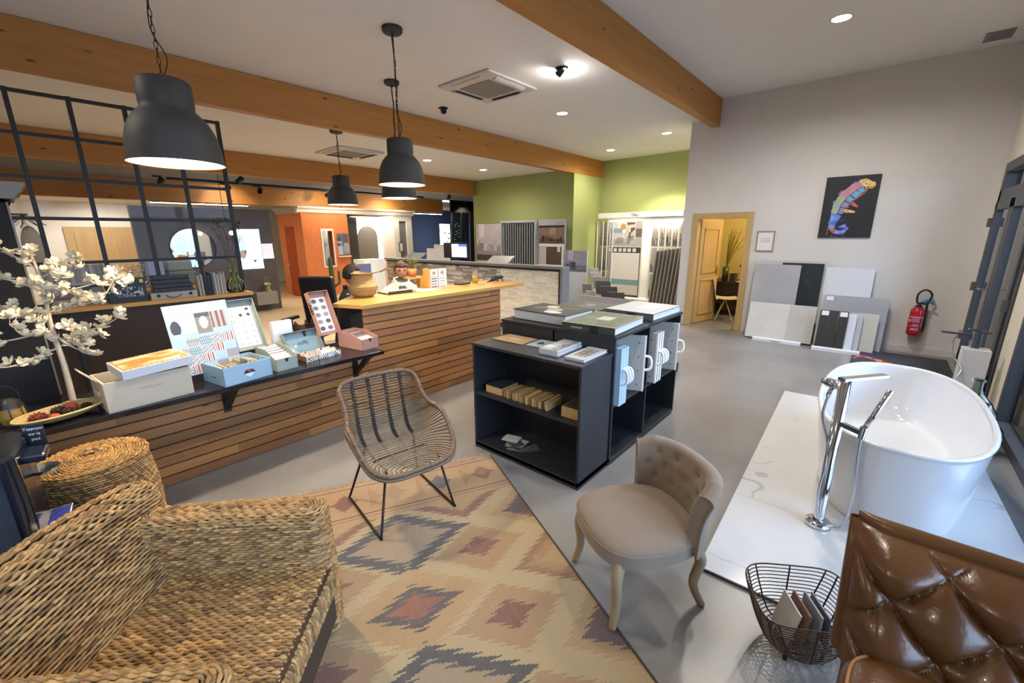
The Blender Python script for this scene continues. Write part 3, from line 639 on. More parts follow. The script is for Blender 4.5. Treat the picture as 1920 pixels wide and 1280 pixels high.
# small green open case and patterned tray, white box, folder rack behind
t=thing('sample_case','small grey green case standing open behind the patterned tray','case',(1.37,3.70,.7355),.12)
lm=frameM((0,.0,.0),(1,0,0),(0,.42,.9)); g=MB(); g.box(0,.32,0,.21,-.004,0,mat=lm); g.box(0,.004,0,.21,0,.05,mat=lm); g.box(.316,.32,0,.21,0,.05,mat=lm); g.box(0,.32,.206,.21,0,.05,mat=lm); g.box(0,.32,0,.004,0,.05,mat=lm); g.build('body',SAGE,t,bev=.001)
g=MB(); o=lm@Vector((.03,.02,.001)); sheet(g,o,(lm@Vector((.29,.02,.001)))-o,(lm@Vector((.03,.18,.001)))-o,60,36,lambda u,v:(.45,.56,.60) if not(.05<u<.3 and v<.5 and vn(u*30,v*30)>.55) else (.8,.82,.82)); cd=g.build('card',PRINT,t)
text('lettering','solfij',.05,M('navy_ink','27303c',.6),cd,mtx=lm@Matrix.Translation((.17,.11,.002)),ext=.0005)
t=thing('sample_tray','shallow tray with black and white patterned edge holding cream tile chips','tray',(1.42,3.46,.7355),.13)
g=MB()
def patt(u,v): return (.88,.87,.84) if math.sin(u*90)*math.sin(v*9)>.1 or vn(u*60,v*5)>.6 else (.12,.11,.11)
g.box(0,.32,0,.16,0,.004,c='6b4a33'); g.box(0,.32,.156,.16,0,.045,c='6b4a33'); g.box(0,.004,0,.16,0,.045,c='6b4a33'); g.box(.316,.32,0,.16,0,.045,c='6b4a33'); g.box(0,.32,0,.004,0,.04,c='ddd8d0'); sheet(g,(0,-.0006,0),(.32,0,0),(0,0,.04),90,6,patt); g.build('body',PRINT,t)
rr=random.Random(8)
for i in range(12):
    k=rr.uniform(.6,.88); MB().box(0,.045,0,.006,0,.065,c=(k,k*.93,k*.85)).build('tile_chip',PRINT,t,loc=(.015+.048*(i%6),.02+.06*(i//6),.006),rot=(-.5,0,rr.uniform(-.2,.2)),bev=.001)
t=MB().box(0,.17,0,.05,0,.30).build('white_box',M('white_card','cfd2d6',.6),None,loc=(1.33,3.84,.7355),rot=(0,0,.1),bev=.002); tag(t,'plain white box standing upright behind the grey green wedge box','box')
t=thing('folder_rack','dark brown rack of upright folders with pointed tabs behind the open case','folder rack',(1.56,3.79,.7355),.1)
g=MB(); g.box(0,.02,0,.16,0,.24); g.box(.02,.25,.14,.16,0,.22); g.box(.02,.25,0,.16,0,.01)
for x in (0,.10,.16): g.prism([(x,.22),(x+.045,.22),(x+.008,.265)],.13,.15,'y')
g.build('rack',M('brown_card','3d2a20',.6),t); 
MB().box(.16,.18,-.01,.14,.01,.235).build('navy_folder',M('navy_card','24243c',.6),t); MB().lathe([(0,0),(.05,0),(.05,.004),(0,.004)],20,mat=Matrix.Translation((.185,.07,.12))@Euler((0,PI/2,0)).to_matrix().to_4x4()).build('round_label',M('grey_card','8d8a86',.7),t)
# ---------------- bowl of dried decorations, flowering branch ----------------
STRAW=M('plaited_straw','b39a63',.8,c2='9a8150',ns=60,bump=.5,bs=160)
t=thing('straw_platter','oval straw platter of dried seed heads and pine cones on the shelf, left','platter',(.02,3.45,.7355),.35)
g=MB(); g.grid(lambda u,v:Vector((math.cos(2*PI*u)*(.06+.14*v),math.sin(2*PI*u)*(.04+.075*v),.004+.045*v*v)),40,8,cu=True); g.build('platter_body',STRAW,t,smooth=True,solid=.006)
g=MB(); g.tube([(math.cos(q)*.2,math.sin(q)*.115,.05) for q in [2*PI*k/40 for k in range(40)]],.006,6,closed=True); g.build('rim',M('straw_rim','c3ab72',.7),t,smooth=True)
RED=M('dried_red_petals','8a3a2c',.8,c2='5c241c',ns=30,bump=.6,bs=60); ORG=M('orange_seed_pod','a8432a',.6); CONEM=M('pine_cone_scales','3a241a',.8)
rr=random.Random(5)
for i,(x,y,r_,mt_,nm,lab) in enumerate(((-.10,.0,.038,RED,'dried_flower','dark red dried flower head at the left of the straw platter'),(.06,.05,.034,ORG,'seed_pod','orange dried seed pod on the right of the straw platter'),(-.0,.04,.033,CONEM,'pine_cone','dark brown pine cone at the back of the straw platter'),(.02,-.02,.030,CONEM,'pine_cone','dark pine cone at the front of the straw platter'),(-.05,-.04,.026,ORG,'seed_pod','small reddish pod beside the dried flower'),(.11,-.0,.026,CONEM,'pine_cone','small pine cone at the right tip of the platter'))):
    g=MB(); 
    if mt_ is ORG: g.lathe([(0,-r_*.7),(r_*.7,-r_*.55),(r_,0),(r_*.85,r_*.55),(r_*.35,r_*.8),(r_*.2,r_*.6),(0,r_*.55)],14)
    else:
        for k in range(60):
            a=k*2.399; zz=1-2*(k+.5)/60; rx=math.sqrt(1-zz*zz); d=Vector((math.cos(a)*rx,math.sin(a)*rx,zz*.85)); u_=d.orthogonal().normalized(); v_=d.cross(u_); c_=d*r_*.75; s_=r_*.3
            g.add([c_-u_*s_,c_+v_*s_*.6+d*r_*.2,c_+u_*s_,c_+d*r_*.45],[(0,1,3),(1,2,3),(2,0,3)])
        g.sph((0,0,0),r_*.75,10)
    a_=.35; X=.02+x*math.cos(a_)-y*math.sin(a_); Y=3.45+x*math.sin(a_)+y*math.cos(a_)
    o=g.build(nm,mt_,None,smooth=mt_ is ORG,loc=(X,Y,.7355+.012+r_*.72)); tag(o,lab,'dried decoration','dried decorations on the straw platter')
TREE=M('white_painted_wood','b3a58e',.7); PETAL=M('cream_paper_petals','dfd2b4',.75,c2='cbbc9a',ns=8)
t=thing('blossom_branch','white artificial branch with cream paper blossoms standing at the left of the shelf','artificial branch',(.08,3.73,.7355))
g=MB(); g.lathe([(0,0),(.06,0),(.06,.006),(0,.006)],24); g.build('foot',TREE,t)
tr_=[(0,0,0),(.004,0,.25),(-.005,.002,.5),(.006,0,.72),(.0,0,.85),(-.012,0,.96)]
g=MB(); P_=catmull(tr_,6); g.tube(P_,[lerp(.017,.006,i/(len(P_)-1)) for i in range(len(P_))],8)
rr=random.Random(21); fl=[]
def bpx(px,py,dy):  # helper values precomputed in metres: x along the shelf, z up, small depth
    return Vector((px,dy,py))
br=[((0,.36),[(-.10,.33),(-.2,.30),(-.30,.33),(-.36,.38)]),((.0,.37),[(.09,.37),(.16,.40)]),((0,.47),[(-.08,.46),(-.2,.45),(-.28,.49),(-.33,.56)]),((0,.50),[(.10,.45),(.22,.47),(.31,.53)]),
 ((0,.55),[(-.1,.60),(-.22,.62),(-.3,.68)]),((0,.58),[(.1,.60),(.2,.61),(.28,.66),(.33,.74)]),((0,.66),[(.10,.70),(.2,.73),(.30,.76),(.36,.77)]),((0,.70),[(-.08,.76),(-.17,.80),(-.22,.84)]),((0,.78),[(.07,.82),(.15,.86),(.19,.86)]),((0,.84),[(-.06,.90),(-.10,.95)]),((0,.62),[(.05,.72),(.10,.82)]),((0,.45),[(.04,.38),(.10,.32)]),((0,.60),[(-.06,.55),(-.16,.54)])]
for bi,((x0,z0),pts) in enumerate(br):
    yy=rr.uniform(-.16,.16); L_=[Vector((x0,0,z0))]+[Vector((x,yy*(k+1)/len(pts),z)) for k,(x,z) in enumerate(pts)]
    P_=catmull(L_,5); g.tube(P_,[lerp(.006,.0028,i/(len(P_)-1)) for i in range(len(P_))],6)
    for p in L_[1:]: 
        n_=rr.choice((2,3,3,4))
        for q in range(n_):
            e=p+Vector((rr.uniform(-.045,.045),rr.uniform(-.05,.05),rr.uniform(-.035,.05))); g.tube([p,(p+e)/2+Vector((0,0,-.008)),e],.002,5); fl.append(e)
for k in range(12): fl.append(Vector((rr.uniform(-.05,.05),rr.uniform(-.07,.07),rr.uniform(.42,.95))))
g.build('stem',TREE,t,smooth=True)
def flower(r_,seed):
    q=random.Random(seed); g=MB()
    for k in range(7):
        a=2*PI*k/7+q.uniform(-.2,.2); e=q.uniform(.3,.9); w_=r_*.55
        d=Vector((math.cos(a)*math.cos(e),math.sin(a)*math.cos(e),math.sin(e))); s_=Vector((-math.sin(a),math.cos(a),0))
        pts=[Vector((0,0,-.004)),d*r_*.5-s_*w_*.6,d*r_*.95-s_*w_*.5+Vector((0,0,-.003)),d*r_*1.08,d*r_*.95+s_*w_*.5+Vector((0,0,-.003)),d*r_*.5+s_*w_*.6,d*r_*.55+Vector((0,0,-r_*.2))]
        g.add(pts,[(0,1,6),(1,2,6),(2,3,6),(3,4,6),(4,5,6),(5,0,6)])
    g.sph((0,0,r_*.25),r_*.28,8); return g
protos=[flower(.044,k).build('blossom',PETAL,t) for k in range(4)]
rr.shuffle(fl)
for i,p in enumerate(fl[:100]):
    o=protos[i] if i<4 else protos[i%4].copy()
    if i>=4: col.objects.link(o); o.parent=t
    s_=rr.uniform(.65,1.15); o.location=p; o.scale=(s_,s_,s_); o.rotation_euler=(rr.uniform(-1.2,1.2),rr.uniform(-1.2,1.2),rr.uniform(0,6))
g=MB(); src=[flower(.044,k) for k in (7,8,9)]
for i,p in enumerate(fl[100:135]):
    q=src[i%3]; mm=Matrix.Translation(p)@Euler((rr.uniform(-1.2,1.2),rr.uniform(-1.2,1.2),rr.uniform(0,6))).to_matrix().to_4x4(); s_=rr.uniform(.8,1.2)
    g.add([mm@(Vector(v)*s_) for v in q.v],q.f)
o=g.build('blossom',PETAL,t); o['kind']='stuff'
# ---------------- far left dark display case and lantern ----------------
t=thing('display_case','tall dark display case with a moulded cornice at the left edge','display case',(-.62,4.15,0))
LEDGE=M('grey_edge_wood','7a7268',.5); VD=M('very_dark_wood','14100e',.75)
g=MB(); g.box(0,.66,0,.02,0,1.98); g.box(0,.02,.02,.42,0,1.98); g.box(0,.66,.42,.44,0,1.98); g.box(0,.68,0,.44,1.96,1.98); g.box(0,.66,.02,.42,.0,.70); g.build('carcass',VD,t,bev=.002)
g=MB(); g.prism([(.0,1.98),(.70,1.98),(.715,2.01),(.735,2.02),(.745,2.05),(.76,2.06),(.76,2.08),(0,2.08)],-.05,.47,'y'); g.build('cornice',LEDGE,t,bev=.003)
for y in (0,.42): MB().box(.655,.668,y,y+.02,.70,1.98).build('front_edge',LEDGE,t)
for z in (1.15,1.52): MB().box(.02,.655,.02,.42,z,z+.02).build('shelf',VD,t)
t=thing('white_cup','white cup on the upper shelf inside the dark display case','cup',(-.03,4.36,1.541)); MB().lathe([(0,0),(.028,0),(.04,.06),(.043,.075),(.039,.075),(.036,.06),(.024,.006),(0,.006)],24).build('cup_body',M('white_glaze','e8e6e2',.25),t,smooth=True)
t=thing('wire_lantern','small black wire lantern with amber mesh glass on the shelf, far left','lantern',(-.17,3.56,.7355))
g=MB(); g.lathe([(.052,.01),(.06,.05),(.052,.10)],20); g.build('amber_glass',M('amber_mesh_glass','a8823c',.35,c2='7a5a24',ns=90,emit=0),t,smooth=True)
g=MB(); g.lathe([(0,0),(.065,0),(.065,.01),(0,.01)],20); g.lathe([(0,.10),(.06,.10),(.05,.13),(.02,.15),(0,.15)],20)
for k in range(8): a=2*PI*k/8; g.tube([(math.cos(a)*.06,math.sin(a)*.06,.01),(math.cos(a)*.067,math.sin(a)*.067,.05),(math.cos(a)*.06,math.sin(a)*.06,.10)],.0025,5)
g.tube([(math.cos(q)*.05,0,.14+math.sin(q)*.08) for q in [PI*k/12 for k in range(13)]],.0025,5); g.build('cage',BLACKM,t)
# ---------------- coffee machine on its stand ----------------
t=thing('coffee_machine','black capsule coffee machine at the left edge beside the woven armchair','coffee machine',(-.46,2.42,0),-.15)
NVY=M('black_navy_gloss','101522',.22); CHR=M('chrome','d8dbe0',.08,1)
MB().box(-.02,.30,-.02,.38,0,.50).build('stand',BLK,t,bev=.004)
MB().prism([(0,0),(.29,0),(.315,.05),(.32,.20),(.315,.31),(.28,.36),(0,.36)],.50,.94).build('body',NVY,t,bev=.012)
g=MB(); g.tube([(.322,.03,.51),(.324,.04,.72),(.320,.03,.93)],.0035,6); g.build('chrome_strip',CHR,t)
MB().ob((.34,.16,.885),(.09,.12,.035),(0,.1,0)).build('spout_head',NVY,t,bev=.01)
MB().lathe([(.0,0),(.045,0),(.05,.01),(.05,.016),(.0,.016)],24,o=(.35,.22,.78)).build('lever_plate',CHR,t,smooth=False)
pl=thing('poster_card','small black card with white script writing leaning against the coffee machine','card',(-.115,2.66,.955),0); pl.rotation_euler=(0,0,0)
MB().box(0,.07,0,.005,-.10,.02).build('card',BLK,pl,rot=(0,0,-.45)) 
for k,s_ in enumerate(("S'appuyer","sur le","pied")): text('lettering',s_,.017,WINK,pl,(.034,-.016,.002-.024*k),(PI/2,0,-.45),ext=.0004)
g=MB(); g.box(.30,.40,.06,.24,.56,.59); g.build('drip_tray',CHR,t,bev=.004)
g=MB(); 
for k in range(6): g.box(.335,.395,.10+.022*k,.106+.022*k,.59,.594)
g.build('drip_grid',M('blue_glint_grid','3a4090',.35,emit=.08),t)  # blue tint and faint glow paint in the glints of the chrome tray
MB().lathe([(0,0),(.03,0),(.036,.07),(.033,.07),(.028,.004),(0,.004)],20,o=(.37,.02,.50)).build('x',M('paper_white','d8d5d0',.6),None,smooth=True,loc=(-.445,2.40,.0)).name='paper_cup'
o=bpy.data.objects['paper_cup']; tag(o,'white paper cup beside the coffee machine, behind the woven armchair','cup')
MB().box(.32,.46,-.06,.10,0,.498).build('side_ledge',BLK,t)
# ---------------- rug ----------------
RUGM=M('woven_wool','ffffff',.95,c2='e2dccf',ns=260,attr=True,bump=.35,bs=420,sheen=.3)
t=thing('rug','faded kilim rug in cream, tan and dark blue diamonds under the seats','rug',(2.236,2.168,0),math.atan2(.44783,-.89412))
CR=(.665,.595,.455); TN=(.58,.455,.31); DB=(.24,.24,.27); RD=(.42,.26,.22); GR=(.55,.51,.47); BR=(.50,.36,.27); PU=(.30,.24,.28)
def dia(u,v,cu,cv,a,b,st=.07,n=7):
    du,dv=abs(u-cu)/a,abs(v-cv)/b
    q=(dv*n*.8); ser=(q%1)*st*2.6-.06
    return du+dv*.96+ser-.05
LAT=[]
for (cu,off) in ((.82,.73),(.41,.46),(1.23,.46),(0.0,.70),(1.64,.70)):
    k=0; v=off
    while v<3.0: LAT.append((cu,v,k,cu)); v+=.485; k+=1
def rugc(x,y):
    u,v=x,y
    nz=fbm(u*60,v*14,2); fade=fbm(u*5+3,v*5,3)
    c=mixc(CR,(.62,.55,.42),fade)
    if v<.46:
        c=mixc((.62,.50,.34),(.68,.57,.42),fade)
        if .035<v<.05 or .37<v<.385 or .405<v<.415: c=(.44,.30,.22)
        if .395<v<.402: c=CR
        i=round((u-.145)/.325); cu=.145+.325*i; dd=dia(u,v,cu,.21,.085,.10,.12,4)
        if dd<1: c=[(.50,.33,.22),(.30,.28,.28),(.55,.47,.34),(.45,.29,.2)][i%4] if dd>.45 or i%2 else (.60,.42,.34)
        elif dia(u,v,cu+.162,.21,.07,.13,.1,4)<1: c=mixc(c,(.52,.40,.24),.5)
        return mixc(c,TN,nz*.35)
    best=None
    for (cu,cv,k,col_) in LAT:
        if abs(u-cu)<.42 and abs(v-cv)<.3:
            kind=('b' if k%2==0 else 'c') if col_==.82 else (('z' if k==0 else 't') if col_ in(.41,1.23) else ('p' if k%2==0 else 'r'))
            if kind=='b':
                d=dia(u,v,cu,cv,.385,.26)
                if d<1: c=DB if d>.70 else mixc(GR,TN,fade)
            elif kind=='c':
                d=dia(u,v,cu,cv,.385,.245)
                if d<.30: c=(.48,.29,.24)
                elif d<.52: c=(.27,.24,.26)
                elif d<1: c=mixc(TN,(.70,.60,.45),fade)
            elif kind=='t':
                d=dia(u,v,cu,cv,.265,.185)
                if d<.42: c=RD
                elif d<1: c=mixc((.58,.47,.36),TN,fade)
            elif kind=='z':
                d=dia(u,v,cu,cv,.28,.20)
                if .62<d<1 and v>cv: c=(.46,.29,.24)
                elif d<.62: c=mixc(TN,CR,.4)
            elif kind=='p':
                d=dia(u,v,cu,cv,.25,.20)
                if d<.62: c=PU
                elif d<1: c=mixc(TN,CR,.3)
            else:
                d=dia(u,v,cu,cv,.28,.20)
                if .45<d<1: c=(.50,.35,.25) if d>.75 else TN
                elif d<=.45: c=mixc(TN,CR,.5)
    worn=nz>.66
    return mixc(c,CR,.55) if worn else mixc(c,CR,.12+.2*nz)
g=MB(); W_,L_=1.64,2.50
g.grid(lambda a,b:Vector((W_*a,L_*b,.0048+.0008*math.sin(a*23+b*9))) ,205,370,cf=lambda a,b:tuple(rugc(W_*a,L_*b)))
g.v=[(v[0],v[1],v[2]) for v in g.v]
# local frame: +x runs to the left long side, -y towards the camera; flip x since the frame is mirrored
g.box(0,W_,0,L_,0,.0036,c=(.55,.47,.36)); o=g.build('woven_field',RUGM,t); 
rr=random.Random(3); f_=MB()
for i in range(150):
    x=W_*(i+.5)/150; a=rr.uniform(-.35,.35); ln=rr.uniform(.035,.06); f_.tube([(x,0,.006),(x+a*ln*.5,-ln*.5,.009),(x+a*ln,-ln,.004)],.0028,4,c=(.72+.1*rr.random(),.66,.55))
fr=f_.build('fringe',RUGM,t); fr['kind']='stuff'
f_=MB(); f_.tube([(0,L_*i/60,.006) for i in range(61)],.006,5,c=(.25,.2,.18)); f_.build('bound_edge',RUGM,t)
# ---------------- woven seagrass armchair ----------------
SEAG=M('twisted_seagrass','ffffff',.75,c2='cfc6b4',ns=70,attr=True,bump=.35,bs=240); SEABASE=M('weave_gap_shade','3a2b1b',.9)  # dark inset core, the shade in the weave gaps put into its colour
def strand_col(row,k,rr):
    r_=random.Random(row*977+k*31); b=r_.uniform(.56,.80); w_=r_.random()
    c=(b,b*.80,b*.53) if w_<.65 else ((b*.92,b*.70,b*.44) if w_<.9 else (b*.74,b*.56,b*.38))
    return c
def rope(g,pts,nrm,row,r_=.0068,pitch=.044,amp=.0028,closed=False):
    # strand that dives under and over the stakes, every strand grain with its own tone
    P=[];R=[];s=0
    for i,p in enumerate(pts):
        if i: s+=(pts[i]-pts[i-1]).length
        ph=2*PI*s/pitch+(row%2)*PI+.6*math.sin(row*1.7+s*9)
        P.append(p+nrm[i]*(amp*math.sin(ph))); R.append(r_*(.78+.34*max(0,math.sin(ph))+.08*math.sin(s*55+row)))
    n0=len(g.f); g.tube(P,R,6,closed=closed,cap=False); nf=len(g.f)-n0
    cs=[]; L_=0
    for i in range(nf):
        seg=i//6; cs.append(strand_col(row,int(seg*.009/pitch+ (row%2)*.5),None))
    g.c[n0:]=cs; g.use=True
def resample(pts,step,closed=False):
    P=[Vector(p) for p in pts]; 
    if closed: P.append(P[0])
    out=[];acc=0;d=0
    for i in range(len(P)-1):
        a,b=P[i],P[i+1]; L_=(b-a).length
        while d<=L_: out.append(a+(b-a)*(d/L_ if L_>0 else 0)); d+=step
        d-=L_
    if not closed: out.append(P[-1])
    return out
def rrect(hw,hd,r_,n=6):
    pts=[]
    for cx,cy,a0 in ((hw-r_,hd-r_,0),(-hw+r_,hd-r_,PI/2),(-hw+r_,-hd+r_,PI),(hw-r_,-hd+r_,1.5*PI)):
        for k in range(n+1): a=a0+PI/2*k/n; pts.append((cx+r_*math.cos(a),cy+r_*math.sin(a)))
    return pts
def woven_block(name,parent,hw,hd,r_,z0,z1,warp,pitch=.0125,zskip=None,topf=None):
    "rounded upright block clad in horizontal woven rows; warp(x,y,z)->Vector shapes it"
    g=MB(); z=z0; row=0; rt=.035
    while z<z1-rt:
        base=[(x,y,z) for x,y in rrect(hw,hd,r_)]; pts=resample(base,.009,True); nn=[Vector((p.x/hw if abs(p.x)>hw-r_ else 0,p.y/hd if abs(p.y)>hd-r_ else 0,0)).normalized() if (abs(p.x)>hw-r_ or abs(p.y)>hd-r_) else Vector((0,0,1)) for p in pts]
        rope(g,[warp(p) for p in pts],nn,row,closed=True); z+=pitch; row+=1
    k=0; n_=5
    while True:   # rounded shoulder then the flat top
        if k<=n_: a=PI/2*k/n_; ins=rt*(1-math.cos(a)); zz=z1-rt+rt*math.sin(a)
        else: ins=rt+(k-n_)*pitch; zz=z1
        if ins>=hd-.004: break
        rr_=max(.004,min(r_,hd-ins-.001)); base=[(x,y,zz) for x,y in rrect(hw-ins,hd-ins,rr_)]; pts=resample(base,.009,True)
        rope(g,[warp(p) for p in pts],[Vector((0,0,1))]*len(pts),row,closed=True); row+=1; k+=1
    o=g.build(name,SEAG,parent,smooth=True)
    b=MB(); nz=10
    prof=[(0,z0)]+[(0,lerp(z0,z1-.03,i/nz)) for i in range(1,nz+1)]+[(.02,z1-.006),(hd-.006,z1-.006)]
    ring=lambda ins,zz:[warp(Vector((x,y,zz))) for x,y in rrect(hw-.006-ins,max(.003,hd-.006-ins),max(.002,min(r_,hd-.006-ins-.001)))]
    rs=[ring(i_,zz) for i_,zz in prof]; n=len(rs[0]); vs=[v for r__ in rs for v in r__]
    b.add(vs,[(i*n+k,i*n+(k+1)%n,(i+1)*n+(k+1)%n,(i+1)*n+k) for i in range(len(rs)-1) for k in range(n)]); b.build('gap_shade_core',SEABASE,o)
    return o
AX=Vector((.71,-.704,0)); SX=Vector((-.704,-.71,0))   # front, towards near arm
t=thing('woven_armchair','wide seagrass armchair woven in thick strands with high arms, bottom left','armchair',(.19,2.19,.006))
toL=lambda c,ang: (lambda p: Vector(c)+Vector((math.cos(ang)*p.x-math.sin(ang)*p.y, math.sin(ang)*p.x+math.cos(ang)*p.y, p.z)))
angF=math.atan2(AX.y,AX.x); angS=math.atan2(SX.y,SX.x)
def armw(c): 
    f=toL(c,angF)
    return lambda p: f(Vector((p.x,p.y+.012*math.sin(p.z*7),p.z+.012*math.sin((p.x+.3)*4))))
cA=AX*.36+SX*.065; cB=AX*.36+SX*.80
woven_block('armrest',t,.375,.068,.045,.03,.645,armw((cA.x,cA.y,0)))
woven_block('armrest',t,.375,.068,.045,.03,.645,armw((cB.x,cB.y,0)))
def backw(p):   # leans backwards and swells in the middle
    c=AX*.055+SX*.43; lean=-(p.z-.35)*.28; v=toL((c.x,c.y,0),angS)(Vector((p.x,p.y,p.z+ (0 if p.z<.5 else (p.z-.5)/.24*.05*math.cos(p.x/.46*PI/2)))))
    return v+AX*lean
woven_block('backrest',t,.475,.062,.05,.03,.735,backw)
g=MB(); n=0
so=AX*.07+SX*.13; rows=int(.60/.0125)
for i in range(rows+1):
    a=so+SX*(.0125*i); pts=[a+Vector((0,0,.385)),a+AX*.60+Vector((0,0,.375)),a+AX*.655+Vector((0,0,.37)),a+AX*.680+Vector((0,0,.358)),a+AX*.69+Vector((0,0,.34)),a+AX*.69+Vector((0,0,.27))]
    pts=resample(catmull(pts,6),.009); rope(g,pts,[Vector((0,0,1))]*len(pts),i+500)
o=g.build('seat',SEAG,t,smooth=True)
b=MB(); q=[so,so+AX*.68,so+AX*.68+SX*.60,so+SX*.60]
b.add([Vector((p.x,p.y,z)) for z in (.12,.372) for p in q],[(0,3,2,1),(4,5,6,7),(0,1,5,4),(1,2,6,5),(2,3,7,6),(3,0,4,7)]); b.build('gap_shade_core',SEABASE,o)
DKW=M('dark_brown_wood','33211a',.5)
b=MB(); q=[AX*.02+SX*.135,AX*.715+SX*.135,AX*.715+SX*.73,AX*.02+SX*.73]
for z0,z1 in ((.09,.27),): b.add([Vector((p.x,p.y,z)) for z in (z0,z1) for p in q],[(0,3,2,1),(4,5,6,7),(0,1,5,4),(1,2,6,5),(2,3,7,6),(3,0,4,7)])
b.build('base_frame',DKW,t)
for (a,s_) in ((.06,.17),(.67,.17),(.67,.69),(.06,.69)):
    p=AX*a+SX*s_; MB().lathe([(0,0),(.02,0),(.028,.09),(0,.09)],12,o=(p.x,p.y,0)).build('leg',DKW,t)
# ---------------- lidded woven basket ----------------
t=thing('lidded_basket','tall round woven basket with a coiled lid, behind the woven armchair','basket',(.075,2.99,0))
g=MB(); row=0; z=.012
rad=lambda z: .205+.035*math.sin(PI*min(1,z/.60)*.9)
while z<.60:
    R_=rad(z); n=int(2*PI*R_/.009); pts=[Vector((R_*math.cos(2*PI*k/n),R_*math.sin(2*PI*k/n),z)) for k in range(n)]; rope(g,pts,[Vector((p.x,p.y,0)).normalized() for p in pts],row,r_=.0062,pitch=.03,amp=.003,closed=True); z+=.0122; row+=1
bd=g.build('basket_body',SEAG,t,smooth=True); MB().lathe([(0,.004),(rad(0)-.006,.004)]+[(rad(z_/20*.6)-.006,z_/20*.6) for z_ in range(21)]+[(0,.6)],32).build('gap_shade_core',SEABASE,bd)
g=MB(); R_=.218; row=900
while R_>.012:
    n=max(8,int(2*PI*R_/.009)); zz=.628+.018*(1-(R_/.218)**2); pts=[Vector((R_*math.cos(2*PI*k/n),R_*math.sin(2*PI*k/n),zz)) for k in range(n)]; rope(g,pts,[Vector((0,0,1))]*n,row,r_=.0062,pitch=.03,amp=.003,closed=True); R_-=.0122; row+=1
for zz in (.606,.617):
    n=150; pts=[Vector((.222*math.cos(2*PI*k/n),.222*math.sin(2*PI*k/n),zz)) for k in range(n)]; rope(g,pts,[Vector((p.x,p.y,0)).normalized() for p in pts],row,r_=.0064,pitch=.03,amp=.003,closed=True); row+=1
for i in range(len(g.c)): c=g.c[i]; g.c[i]=(min(1,c[0]*1.0),c[1]*.97,c[2]*.84)
ld=g.build('lid',SEAG,t,smooth=True); MB().lathe([(0,.60),(.214,.60),(.214,.622),(0,.640)],32).build('gap_shade_core',SEABASE,ld)
g=MB(); pts=resample(catmull([(-.05,.0,.64),(-.03,.0,.665),(0,0,.675),(.03,0,.665),(.05,0,.64)],6),.006); rope(g,pts,[Vector((0,0,1))]*len(pts),77,r_=.009,pitch=.03); g.build('lid_handle',SEAG,ld,smooth=True)
g=MB()
for k in range(2):
    pts=resample(catmull([(-.115,-.205-.03*0,.44),(-.07,-.255,.455),(0,-.275,.46),(.07,-.255,.455),(.115,-.205,.44)],8),.006); rope(g,[p+Vector((0,0,.012*k)) for p in pts],[Vector((0,-1,0))]*len(pts),31+k,r_=.009,pitch=.03)
g.build('side_handle',SEAG,t,smooth=True)
# ---------------- rattan armchair ----------------
RATT=M('brown_rattan','6f5a48',.42,c2='5a4636',ns=30,stretch=(1,1,1),bump=.1); RATL=M('rattan_rods','8a7558',.45,c2='5c4a38',ns=22,contrast=.8); BIND=M('dark_binding','1e1712',.6); LEGM=M('dark_brown_metal','2e211c',.4,.6)
t=thing('rattan_armchair','brown rattan bucket armchair with thin metal legs, standing on the rug end','armchair',(1.40,2.20,.006),math.atan2(-.18,.984))
half=[(0,-.345,.415),(.12,-.345,.418),(.21,-.32,.428),(.27,-.25,.46),(.295,-.16,.54),(.30,-.07,.605),(.295,.01,.625),(.275,.07,.64),(.262,.13,.69),(.262,.19,.755),(.252,.235,.80),(.20,.268,.825),(.10,.282,.83),(0,.285,.832)]
R1=[Vector(p) for p in half]; rimR=catmull(R1,8); rimL=[Vector((-p.x,p.y,p.z)) for p in rimR]
loop=rimL+list(reversed(rimR))[1:-1]
g=MB(); g.tube(loop,.0135,8,closed=True); g.tube([p+Vector((p.x*.03,.004 if p.y>0 else -.004,-.022)) for p in loop],.011,8,closed=True); g.build('rim',RATT,t,smooth=True)
g=MB(); 
for i in range(0,len(loop),7):
    p=loop[i]; q=loop[(i+1)%len(loop)]; g.tube([p+(p-q)*.3,q+(q-p)*.3],.0155,8)
g.build('rim_binding',RATT,t,smooth=True)
spine=catmull([(0,.285,.832),(0,.265,.74),(0,.245,.62),(0,.225,.52),(0,.19,.44),(0,.10,.405),(0,-.05,.395),(0,-.20,.40),(0,-.345,.415)],10)
def at(path,t_): 
    x=t_*(len(path)-1); i=min(int(x),len(path)-2); return path[i].lerp(path[i+1],x-i)
rimtop=list(reversed(rimR)); rods=MB(); NR=46; cross=[]
for j in range(1,NR):
    t_=j/NR; sp=at(spine,t_)
    rt_=at(rimtop,.17+.83*t_)
    row_=[]
    for k in range(25):
        s_=-1+2*k/24; a=abs(s_); e=Vector((rt_.x,rt_.y,rt_.z)); mm_=a**3.2
        p=Vector((e.x*math.sin(min(1,a*1.0)*PI/2)**.9*(1 if s_>0 else -1) , lerp(sp.y,e.y,mm_), lerp(sp.z,e.z,mm_)))
        row_.append(p)
    rods.tube(row_,.0050 if j%3 else .0062,5); cross.append(row_)
rods.build('rods',RATL,t,smooth=True)
g=MB(); r2=MB()
for xk in (-.165,-.058,.058,.165):
    line=[]
    for row_ in cross:
        for a_,b_ in zip(row_,row_[1:]):
            if (a_.x-xk)*(b_.x-xk)<=0 and abs(a_.x-b_.x)>1e-6: line.append((a_.lerp(b_,(xk-a_.x)/(b_.x-a_.x)),(b_-a_).normalized())); break
    r2.tube([p for p,d in line],.0045,5)
    for i,(p,d) in enumerate(line[:27]): g.tube([p-d*.011,p+d*.011],.0088 if i%2 else .0075,6)
